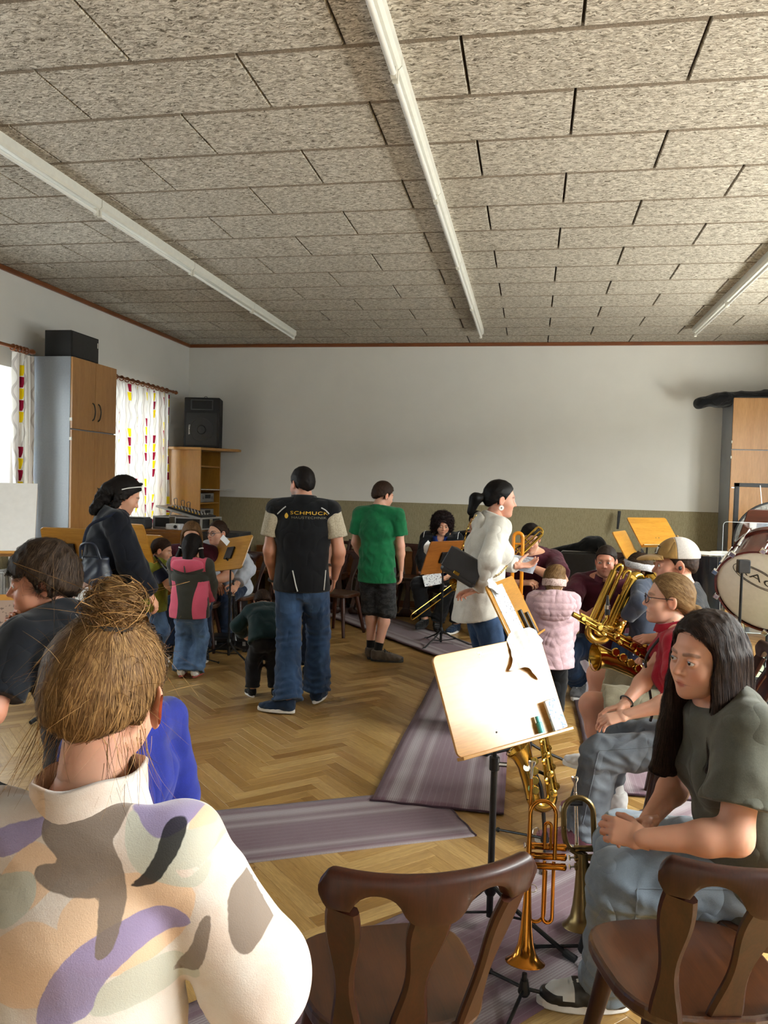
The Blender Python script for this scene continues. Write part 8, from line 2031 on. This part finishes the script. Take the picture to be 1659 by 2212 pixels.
# the cap man's saxophone: neck up at the left, body running back to his lap
t0 = at(1316, 1370, Y=3.80); e0 = at(1420, 1428, Y=3.86); ax_ = nrm(t0-e0); Mx = look_M(e0, ax_, (-0.25, 0.1, 0.95))
r = sax('saxophone held by the man with the cap, mouthpiece pointing up', Mx, mouth=False)
nk = crom([t0-ax_*0.02, t0+ax_*0.025, t0+ax_*0.035+V3(0, 0, 0.03), at(1311, 1335, Y=3.80), at(1312, 1322, Y=3.80)], 6)-np.array(Mx.translation)
MB().tube(nk, np.linspace(0.0125, 0.008, len(nk)), 12).build('neck', M_BRASS, r); q0, q1 = at(1312, 1328, Y=3.80)-np.array(Mx.translation), at(1313, 1286, Y=3.80)-np.array(Mx.translation)
MB().tube([q0, q0*0.75+q1*0.25, q1], [0.0115, 0.0125, 0.004], 12).build('mouthpiece', M_BLKPL, r); MB().tube([q0*0.7+q1*0.3, q0*0.5+q1*0.5], 0.0135, 12).build('ligature', M_SILP, r)
# ---- tenor horn held by the squatting man
b0 = at(1283, 1378, Y=5.80); t0 = at(1348, 1236, Y=5.86); L_ = float(np.linalg.norm(t0-b0)); M = look_M((0, 0, 0), t0-b0, (1, 0.15, -0.4))
r = empty('tenor_horn', b0); tag(r, 'big polished brass horn with upright loops held by the squatting man', 'horn')
def race(w, l0, l1, ya, ra_, rb_, x0=0.0, nb=10, top=True, bottom=True):
    p_ = [(x0-w, ya, l1, 0)]+[(x0-w*math.cos(a), ya, l0-w*math.sin(a), 0) for a in np.linspace(0, math.pi, nb)]+[(x0+w, ya, l1, 0)]
    if top: p_ += [(x0+w+0.035-0.035*math.cos(a), ya+0.02*a/3, l1+0.035*math.sin(a), 0) for a in np.linspace(0, math.pi, nb)][1:]
    P = np.array(p_); rr_ = np.linspace(ra_, rb_, len(P)); return P[:, :3], rr_
P, rr_ = race(0.072, 0.06, L_-0.02, -0.02, 0.026, 0.036, top=False); build_at(MB().tube(P, rr_, 18), 'main_bow', M_BRASS, r, M)
P2 = [(0.072, -0.02, L_-0.02)]+[(0.115-0.043*math.cos(a), -0.01+0.02*a, L_-0.02+0.043*math.sin(a)) for a in np.linspace(0, math.pi, 12)]+[(0.158, 0.05, L_-0.12), (0.165, 0.06, L_-0.26), (0.17, 0.07, 0.10)]
build_at(MB().tube(P2, np.linspace(0.036, 0.030, len(P2)), 18), 'top_bow', M_BRASS, r, M)
bl = [(0.06, 0.06, 0.02, 0.030), (0.10, 0.07, 0.16, 0.036), (0.15, 0.08, 0.34, 0.045), (0.20, 0.09, 0.46, 0.07), (0.235, 0.095, 0.53, 0.115), (0.24, 0.096, 0.537, 0.12)]
B = crom(bl, 6); build_at(MB().tube(B[:, :3], B[:, 3], 26, caps=False), 'bell', M_BRASS, r, M)
P, rr_ = race(0.040, 0.08, L_-0.08, -0.035, 0.016, 0.018, x0=0.01, top=False); build_at(MB().tube(P, rr_, 14), 'inner_bow', M_BRASS, r, M)
P, rr_ = race(0.022, 0.14, 0.36, -0.05, 0.010, 0.010, x0=0.045, top=False); build_at(MB().tube(P, rr_, 12), 'tuning_slide', M_BRASS, r, M)
for i in range(3): 
    vv_ = build_at(MB().lathe([(0, -0.005), (0.017, -0.005), (0.017, 0.01), (0.0155, 0.012), (0.0155, 0.12), (0.017, 0.124), (0.017, 0.135), (0, 0.14)], 18), 'valve', M_BRASS, r, M @ Matrix.Translation((0.10+0.006*i, -0.01+0.0*i, 0.14+0.037*i)) @ Matrix.Rotation(math.pi/2, 4, 'X') @ Matrix.Translation((0, 0, -0.02)))
build_at(MB().tube(crom([(-0.072, -0.02, L_-0.05), (-0.072, -0.02, L_+0.01), (-0.050, -0.02, L_+0.035), (-0.028, -0.02, L_+0.01), (-0.028, -0.02, L_-0.1)], 6), 0.014, 12), 'upper_crook', M_BRASS, r, M)
build_at(MB().tube(crom([(0.0, -0.03, L_-0.05), (0.0, -0.03, L_+0.0), (0.018, -0.03, L_+0.02), (0.036, -0.03, L_+0.0), (0.036, -0.03, L_-0.12)], 6), 0.011, 12), 'small_crook', M_BRASS, r, M)
# ---- trombones
def slide_u(mb, a, b, w, rr_, side):
    a, b = np.asarray(a), np.asarray(b); d = nrm(b-a); s_ = nrm(np.asarray(side)-d*(np.asarray(side)@d)); pts = [a-s_*w, b-s_*w]+[b-s_*w*math.cos(t)+d*w*math.sin(t) for t in np.linspace(0, math.pi, 11)[1:-1]]+[b+s_*w, a+s_*w]; mb.tube(pts, rr_, 10)
q0 = at(985, 1263, Y=8.45); q1 = at(893, 1331, Y=7.95)
r = empty('trombone', q0); tag(r, 'brass trombone slide pointing down towards the boards stand of the curly woman', 'trombone')
mb = MB(); slide_u(mb, (0, 0, 0), q1-q0, 0.042, 0.0065, (0.35, 0, 1)); mb.build('slide', M_BRASS, r)
back = nrm(q0-q1); mb = MB(); slide_u(mb, (0, 0, 0), back*0.35, 0.042, 0.0075, (0.35, 0, 1)); mb.build('slide_handle', M_BRASS, r)
B = np.array([(*(back*0.1+V3(0.07, 0.05, 0.05)), 0.012), (*(back*0.35+V3(0.07, 0.05, 0.05)), 0.010)]); MB().tube(B[:, :3], B[:, 3], 12).build('bell_tube', M_BRASS, r)
bl = [(0.1, 0.012), (0.0, 0.02), (-0.07, 0.035), (-0.11, 0.055), (-0.13, 0.085)]; MB().tube([back*t+V3(0.07, 0.05, 0.05) for t, _ in bl], [q for _, q in bl], 24, caps=False).build('bell', M_BRASS, r)
M_ORNG = plain('orange_plastic', hexc('E08A12'), 0.3, var=0.05)
r = empty('plastic_trombone', at(1115, 1290, Y=6.25)*V3(1, 1, 0)); tag(r, 'orange plastic trombone standing upright in front of the maroon player', 'trombone')
zt, zb = at(1115, 1150, Y=6.25)[2], 0.30
mb = MB(); slide_u(mb, (0, 0, zb), (0, 0, zt-0.04), 0.036, 0.0145, (1, 0, 0)); mb.build('bell_bow', M_ORNG, r)
for z in (zt-0.09, zt-0.20, 0.78): MB().tube([(-0.036, 0, z), (0.036, 0, z)], 0.008, 8).build('brace', M_ORNG, r)
MB().box((-0.06, -0.02, 0.74), (0.06, 0.02, 0.79), bev=0.01).build('grip', M_ORNG, r)
mb = MB(); slide_u(mb, (0.01, 0.03, 0.85), (0.01, 0.03, 0.28), 0.03, 0.012, (1, 0, 0)); mb.build('slide', M_BLKPL, r)
bl = [(0.80, 0.014), (0.5, 0.018), (0.25, 0.03), (0.15, 0.05), (0.09, 0.085)]; MB().tube([(-0.036, 0.06, z) for z, _ in bl], [q for _, q in bl], 20, caps=False).build('bell', M_ORNG, r)
peg_stand('black stand carrying the orange plastic trombone', r.location[0]-0.036, r.location[1]+0.06, 0.2, 0.24, 0.3)
q0 = at(1120, 1190, Y=6.50); q1 = at(1164, 1148, Y=6.62)
r = empty('trombone', q0); tag(r, 'brass trombone raised by the maroon player, bow pointing up to the dado', 'trombone')
mb = MB(); d_ = nrm(q1-q0); slide_u(mb, -d_*0.5, q1-q0, 0.034, 0.010, (0.6, 0, -0.7)); mb.build('bell_bow', M_BRASS, r); mb = MB(); slide_u(mb, -d_*0.45+V3(0.03, -0.03, 0), q1-q0-d_*0.03+V3(0.03, -0.03, 0), 0.02, 0.007, (0.6, 0, -0.7)); mb.build('tuning_slide', M_BRASS, r)
for t in (0.0, 0.12): MB().tube([d_*t+nrm((0.6, 0, -0.7))*0.034, d_*t-nrm((0.6, 0, -0.7))*0.034], 0.006, 8).build('brace', M_BRASS, r)
# ---- clarinets
M_GREN = plain('grenadilla', (0.012, 0.010, 0.010), 0.3)
def clarinet(label, a, b, cut=1.0):
    r = empty('clarinet', a); tag(r, label, 'clarinet', 'black clarinets'); d = np.asarray(b, float)-np.asarray(a, float); L_ = np.linalg.norm(d); u = nrm(d); M = look_M((0, 0, 0), u, (0, 1, 0.2) if abs(u[2]) > 0.5 else (0, 0, 1))
    build_at(MB().lathe([(0.006, 0.0), (0.0105, 0.05), (0.0125, 0.06), (0.0125, L_*0.5), (0.0135, L_*0.5+0.01), (0.013, L_*0.82)], 14), 'body', M_GREN, r, M)
    build_at(MB().lathe([(0.013, L_*0.82), (0.015, L_*0.86), (0.024, L_*0.94), (0.036, L_), (0.030, L_), (0.012, L_*0.9)], 18), 'bell', M_GREN, r, M)
    build_at(MB().tube([(0.0115*math.cos(q), 0.0115*math.sin(q), 0.055) for q in np.linspace(0, 6.283, 13)[:-1]], 0.002, 5, closed=True), 'ring', M_SILP, r, M)
    for i in range(11):
        z = 0.12+i*(L_*0.66/11); sg = 1 if i % 2 else -1
        build_at(MB().lathe([(0.0065, 0), (0.0065, 0.003), (0, 0.004)], 10), 'key', M_SILP, r, M @ Matrix.Translation((0.014*(0.6 if i % 3 else 1)*sg, 0.012, z)) @ Matrix.Rotation(-math.pi/2, 4, 'X'))
    build_at(MB().tube([(0.014, 0.006, 0.14), (0.014, 0.006, L_*0.75)], 0.002, 6), 'key_rod', M_SILP, r, M)
    return r
ba, bb = at(338, 1202, Y=6.18), at(372, 1240, Y=5.90)
clarinet('clarinet played by the small boy in the olive vest', at(334, 1200, Y=6.20), at(334, 1200, Y=6.20)+nrm(V3(0.75, -0.25, -0.62))*0.60)
c0 = at(504, 1253, Y=6.95); clarinet('clarinet standing upright beside the yellow board stand', c0, (c0[0]+0.01, c0[1]+0.04, 0.12)); peg_stand('black stand under the upright clarinet', c0[0]+0.01, c0[1]+0.04, 0.16, 0.12, 0.4)
q = at(440, 1428, Y=6.55); peg_stand('small empty black clarinet stand on the parquet beside the pigtail girl', Vector(at(440, 1428, Z=0.03))[0], at(440, 1428, Z=0.03)[1], 0.24, 0.13, 0.5)
# ---- cases
M_CASE = plain('case_black', (0.010, 0.010, 0.011), 0.35, var=0.3)
b = at(492, 1405, Z=0.0); r = empty('clarinet_case', (b[0], b[1]+0.12, 0), rad(8)); tag(r, 'black clarinet case lying on the floor under the white hoodie woman', 'case')
MB().box((-0.21, -0.12, 0.0), (0.21, 0.12, 0.07), bev=0.014).build('lower_shell', M_CASE, r); MB().box((-0.21, -0.12, 0.072), (0.21, 0.12, 0.125), bev=0.014).build('lid', M_CASE, r); MB().tube(crom([(-0.06, -0.122, 0.07), (-0.05, -0.15, 0.07), (0.05, -0.15, 0.07), (0.06, -0.122, 0.07)], 5), 0.007, 6).build('handle', M_CASE, r)
for x in (-0.14, 0.14): MB().box((x-0.015, -0.126, 0.05), (x+0.015, -0.119, 0.09), bev=0.002).build('latch', M_SILV, r)
c = at(1249, 1228, Y=8.80); r = empty('instrument_case', (c[0], 8.86, 0.457)); tag(r, 'flat black instrument case standing upright on a chair by the dado', 'case')
MB().box((-0.19, -0.06, 0), (0.19, 0.06, 0.50), bev=0.02).build('shell', M_CASE, r); MB().box((-0.175, -0.068, 0.02), (0.175, -0.058, 0.48), bev=0.006).build('lid', M_CASE, r)
MB().tube([(-0.193, -0.03, 0.02), (-0.193, -0.03, 0.48), (-0.17, -0.03, 0.502), (0.17, -0.03, 0.502), (0.193, -0.03, 0.48), (0.193, -0.03, 0.02)], 0.006, 6).build('rim', M_SILV, r); MB().box((-0.02, -0.074, 0.10), (0.02, -0.066, 0.16), bev=0.002).build('latch', M_GOLD, r)
def gig(P):
    d = f_cap(P, (0.18, 0, 0.06), (0.12, 0, 0.07), 0.115, 0.10); d = smin(d, f_cap(P, (0.1, 0, 0.05), (-0.35, 0.1, -0.05), 0.07, 0.045), 0.06); return np.maximum(d+waves(P, 0.006, 0.12, 4), -P[:, 2]-0.03*0+np.where(P[:, 0] > -0.17, 0.0, -0.4))
V, F = sdf_mesh(gig, (-0.45, -0.2, -0.16), (0.35, 0.25, 0.25), 0.012)
r = empty('gig_bag', (c[0], 8.86, 0.962)); tag(r, 'black padded trombone gig bag lying on top of the upright case', 'bag'); mesh_from('padding', V, F, cloth('gig_bag_nylon', '08090C', weave=500), r, True)
MB().tube(crom([(0.20, -0.11, 0.06), (0.22, -0.115, -0.05), (0.215, -0.10, -0.16)], 5), 0.008, 6, ell=(0.4, 1.6)).build('strap', M_BLKPL, r)
a, b = at(1338, 1104, Y=10.22), at(1334, 1143, Y=10.20); r = empty('wall_bar', (a+b)/2); tag(r, 'slim black bar fixed upright on the dado above the stand boards', 'wall bar')
MB().tube([(a-b)/2, (b-a)/2], [0.020, 0.014], 10).build('bar', M_BLKPL, r); MB().tube([(0, 0, 0.0), (0, 0.12, 0)], 0.006, 6).build('hook', M_BLKPL, r)

# ================================================================ DRUMS ON THE RIGHT
M_DHEAD = plain('drum_head', (0.78, 0.76, 0.71), 0.45, var=0.04); M_MAHO = wood('mahogany_shell', '4A1A12', '6A2A1C', 0.25, 'X', 1.0, coat=0.6); M_DBLK = plain('drum_black', (0.010, 0.010, 0.012), 0.2, var=0.2)
c = at(1652, 1278, Y=6.15); axd = nrm(V3(-0.48, -0.74, -0.47)); M = look_M((0, 0, 0), axd, (0.85, -0.2, -0.5))
r = empty('bass_drum', (c[0], c[1], 0)); tag(r, 'mahogany marching bass drum with white head, tilted on its black stand', 'drum'); M = Matrix.Translation((0, 0, c[2])) @ M
R_ = 0.34
build_at(MB().lathe([(R_, -0.32), (R_, 0.0)], 48, caps=False), 'shell', M_MAHO, r, M); hd_ = build_at(MB().lathe([(R_+0.004, 0.0), (R_-0.02, 0.012), (0, 0.014)], 48), 'drum_head', M_DHEAD, r, M)
for z in (0.0, -0.32): build_at(MB().lathe([(R_, z-0.025), (R_+0.016, z-0.025), (R_+0.016, z+0.02), (R_, z+0.02)], 48, caps=False), 'hoop', M_MAHO, r, M)
for k in range(10):
    a = 2*math.pi*k/10+0.2; x, y = (R_+0.022)*math.cos(a), (R_+0.022)*math.sin(a)
    build_at(MB().tube([(x, y, 0.03), (x, y, -0.35)], 0.005, 8), 'tension_rod', M_CHROME, r, M); build_at(MB().tube([(x, y, -0.10), (x, y, -0.22)], 0.014, 8), 'lug', M_CHROME, r, M); build_at(MB().box((x-0.02, y-0.02, 0.005), (x+0.02, y+0.02, 0.03), bev=0.004), 'claw', M_CHROME, r, M)
M_PRT = plain('print_dark', hexc('3A3836'), 0.6)
Ml = M @ Matrix.Translation((-0.10, 0.08, 0.0155)) @ Matrix.Rotation(rad(4), 4, 'Z')
text_mesh('RAC', 0.11, M_PRT, 'head_print', hd_, Ml, extrude=0.0003, font_scale=(1.25, 0.75))
for q in (1.0, 1.16):
    build_at(MB().tube([(0.155*q*math.cos(a), 0.062*q*math.sin(a), 0) for a in np.linspace(0, 6.283, 41)[:-1]], 0.0025, 6, closed=True), 'head_print', M_PRT, hd_, Ml)
fr = MB(); ctr = np.array((M @ Vector((0, 0, -0.16))))
for sx in (-1, 1):
    fr.tube(crom([(sx*0.30, -0.25, 0.62), (sx*0.33, -0.10, 0.45), (sx*0.30, 0.1, 0.25), (sx*0.32, 0.30, 0.03)], 6), 0.017, 8); fr.tube(crom([(sx*0.33, -0.05, 0.42), (sx*0.30, -0.22, 0.2), (sx*0.32, -0.36, 0.03)], 6), 0.017, 8)
fr.tube([(-0.31, 0.1, 0.25), (0.31, 0.1, 0.25)], 0.014, 8); fr.tube([(-0.32, -0.36, 0.03), (0.32, -0.36, 0.03)], 0.014, 8); fr.build('stand_frame', M_STEELK, r)
for sx in (-1, 1):
    for y in (-0.36, 0.30): MB().lathe([(0.0, 0), (0.026, 0), (0.026, 0.045), (0, 0.045)], 12, Matrix.Translation((sx*0.32, y, 0.0))).build('foot', M_RUB, r)
# drum with a white head behind the cap man
for k, (px_, Yd, lab) in enumerate(((1525, 7.45, 'black drum with white head and chrome lugs right behind the baseball cap'), (1580, 7.95, 'second black drum with white head behind the clear shield'))):
    c = at(px_, 1194, Y=Yd); r = empty('tall_drum', (c[0], c[1], 0)); tag(r, lab, 'drum', 'black concert drums')
    MB().lathe([(0.17, c[2]-0.52), (0.19, c[2]-0.30), (0.19, c[2]-0.02)], 32).build('shell', M_DBLK, r); MB().lathe([(0.192, c[2]-0.02), (0.19, c[2]), (0, c[2]+0.003)], 32).build('drum_head', M_DHEAD, r)
    MB().tube([(0.197*math.cos(a), 0.197*math.sin(a), c[2]-0.012) for a in np.linspace(0, 6.283, 33)[:-1]], 0.006, 6, closed=True).build('rim', M_CHROME, r)
    for i in range(8):
        a = i*math.pi/4+0.3; MB().tube([(0.2*math.cos(a), 0.2*math.sin(a), c[2]-0.02), (0.2*math.cos(a), 0.2*math.sin(a), c[2]-0.13)], 0.005, 6).build('tension_rod', M_CHROME, r)
    for i in range(3): a = i*2.094+0.5; MB().tube([(0.13*math.cos(a), 0.13*math.sin(a), c[2]-0.5), (0.27*math.cos(a), 0.27*math.sin(a), 0.01)], 0.011, 8).build('leg', M_CHROME, r)
# clear acrylic shield on feet
M_ACR = m_glass('clear_acrylic', (0.90, 0.92, 0.92), 0.10)
a, b = at(1563, 1124, Y=6.95), at(1600, 1320, Y=6.95)
r = empty('acrylic_shield', (a[0], 6.95, 0)); tag(r, 'clear acrylic sound shield standing in front of the gong and drums', 'screen')
Msh = Matrix.Rotation(math.pi/2, 4, 'X')
o = MB().prism([(x+0.31, y+0.94) for x, y in rrect(0.62, 0.92, 0.03)], -0.003, 0.003, Msh).build('panel', M_ACR, r)
MB().tube([(x+0.31, 0.0, y+0.94) for x, y in rrect(0.62, 0.92, 0.03)], 0.0022, 5, closed=True).build('panel_edge', plain('acrylic_edge', (0.75, 0.78, 0.78), 0.2), r)
for x in (0.02, 0.60): MB().tube([(x, 0, 0), (x, 0, 0.9)], 0.008, 8).build('post', M_CHROME, r); MB().box((x-0.02, -0.2, 0), (x+0.02, 0.2, 0.02), bev=0.004).build('foot', M_STEELK, r)
for z in (0.6, 0.8): MB().lathe([(0.012, 0), (0.012, 0.014), (0, 0.016)], 10, Matrix.Translation((0.02, -0.008, z)) @ Matrix.Rotation(math.pi/2, 4, 'X')).build('clamp', M_CHROME, r)
# gong in its square frame
a = at(1592, 1043, Y=8.6); r = empty('gong_stand', (a[0], 8.6, 0)); tag(r, 'square black steel gong frame in front of the right cabinet', 'stand')
MB().box((-0.022, -0.022, 0.04), (0.022, 0.022, a[2]), bev=0.003).build('post', M_STEELK, r); MB().box((0.90, -0.022, 0.04), (0.944, 0.022, a[2]), bev=0.003).build('post', M_STEELK, r); MB().box((-0.022, -0.022, a[2]-0.04), (0.944, 0.022, a[2]), bev=0.003).build('crossbar', M_STEELK, r); MB().tube([(-0.05, 0, a[2]-0.05), (-0.02, 0, a[2]-0.05)], 0.008, 6).build('wing_screw', M_CHROME, r)
for x in (0.0, 0.922): MB().box((x-0.022, -0.3, 0.0), (x+0.022, 0.3, 0.04), bev=0.004).build('foot', M_STEELK, r)
c = at(1676, 1172, Y=8.55); r = empty('gong', c); tag(r, 'round bronze and dark gong hanging in the square black frame', 'gong')
def m_gong():
    t = NT('gong_bronze'); g = t.new('ShaderNodeVectorMath', operation='LENGTH'); t.link(t.coord(), g.inputs[0]); n = t.noise(t.coord(), 14, 4, 0.7); rr = t.math('ADD', g.outputs['Value'], t.math('MULTIPLY', n, 0.05))
    t.set(col=t.ramp(rr, [(0.0, hexc('8A6A2C')), (0.24, hexc('B08C48')), (0.26, hexc('5A5854')), (0.42, hexc('6E6C68'))]), rough=0.35, metal=0.85); t.bump(n, 0.5, 0.01); return t.m
Mg = Matrix.Rotation(math.pi/2, 4, 'X'); MB().lathe([(0.40, -0.05), (0.41, 0.0), (0.40, 0.012), (0.22, 0.018), (0.0, 0.02)], 48, Mg).build('disc', m_gong(), r); MB().tube([(0.41*math.cos(q), 0, 0.41*math.sin(q)) for q in np.linspace(0, 6.283, 49)[:-1]], 0.010, 6, closed=True).build('rim', M_STEELK, r)
for sx in (-0.15, 0.15): MB().tube([(sx, 0, 0.385), (sx*1.1, 0.03, a[2]-c[2]-0.02)], 0.004, 6).build('cord', M_LACEW, r)
# dark board and microphone stand by the drums
ax, ay = facing(200, 25); q = at(1660, 1140, Y=7.3); music_stand('music stand with dark brown board above the bass drum at the right edge', (q[0]+0.05, 7.38), q, ax, ay, wood('stand_board_dark', '3E1E14', '542A1C', 0.35, 'X'), 0.5, 0.34, leg_rot=0.2)
b = at(1603, 1228, Y=5.55); r = empty('clip_stand', (b[0], 5.55, 0)); tag(r, 'slim black stand with square clip box in front of the bass drum', 'stand')
MB().tube([(0, 0, 0.02), (0, 0, b[2])], 0.009, 8).build('pole', M_STEELK, r); MB().box((-0.03, -0.035, b[2]-0.03), (0.045, 0.035, b[2]+0.06), bev=0.006).build('clip_box', M_BLKPL, r)
for i in range(3): a_ = 0.3+i*2.094; MB().tube([(0, 0, 0.06), (0.22*math.cos(a_), 0.22*math.sin(a_), 0.01)], 0.008, 6).build('leg', M_STEELK, r)
# green rug under the drums
M_GRUG = cloth('green_rug', '8C9478', col2='79816A', weave=250, scale2=3)
v = []; f = []; n1, n2 = 40, 30
for i in range(n1+1):
    for j in range(n2+1):
        x = 1.45+2.0*i/n1; y = 5.0+3.4*j/n2; v.append((x, y, 0.005+0.008*max(0, math.sin(x*5+y*1.3)*math.sin(y*3.1))))
for i in range(n1):
    for j in range(n2): k = i*(n2+1)+j; f.append((k, k+n2+1, k+n2+2, k+1))
o = mesh_from('floor_rug', v, f, M_GRUG, None, True); tag(o, 'rumpled grey green rug spread under the drums', 'rug'); sm_ = o.modifiers.new('thickness', 'SOLIDIFY'); sm_.thickness = 0.005
c = at(1650, 1570, Z=0.0); V, F = sdf_mesh(lambda P: np.maximum(f_ecap(P, (-0.2, 0, 0.13), (0.25, 0.1, 0.11), (0, 1, 0), 0.16, 0.12, 0.17, 0.10)+waves(P, 0.012, 0.14, 3), -P[:, 2]), (-0.45, -0.3, -0.02), (0.5, 0.4, 0.32), 0.012)
r = empty('equipment_bag', (c[0]+0.12, c[1]+0.1, 0.012)); tag(r, 'soft black equipment bag on the rug behind the long haired girl', 'bag'); mesh_from('fabric', V, F, cloth('bag_nylon', '0B0C0F', weave=400), r, True); MB().tube(crom([(-0.12, -0.06, 0.24), (-0.06, -0.1, 0.31), (0.10, -0.06, 0.30), (0.15, 0.0, 0.22)], 6), 0.010, 8, ell=(0.5, 1.4)).build('handle', M_BLKPL, r)
# black cloth on the right cabinet
def dcloth(P):
    d = f_ecap(P, (-0.10, 0, -0.02), (1.1, 0.0, 0.05), (0, 1, 0), 0.20, 0.085, 0.26, 0.10); d = smin(d, f_ecap(P, (-0.30, -0.05, -0.06), (-0.05, -0.02, 0.0), (0, 1, 0), 0.13, 0.07, 0.16, 0.055), 0.06)
    d = d+waves(P, 0.012, 0.20, 3)+waves(P, 0.005, 0.08, 5); return np.maximum(d, np.where(P[:, 0] > 0.05, -P[:, 2]-0.0, -1.0))
V, F = sdf_mesh(dcloth, (-0.5, -0.3, -0.22), (1.25, 0.35, 0.2), 0.016)
r = empty('black_cloth', (2.24, 9.97, 2.772)); tag(r, 'black cloth bundle draped over the top of the right cabinet', 'cloth'); mesh_from('fabric', V, F, cloth('black_fabric', '0C0D10', weave=400), r, True)
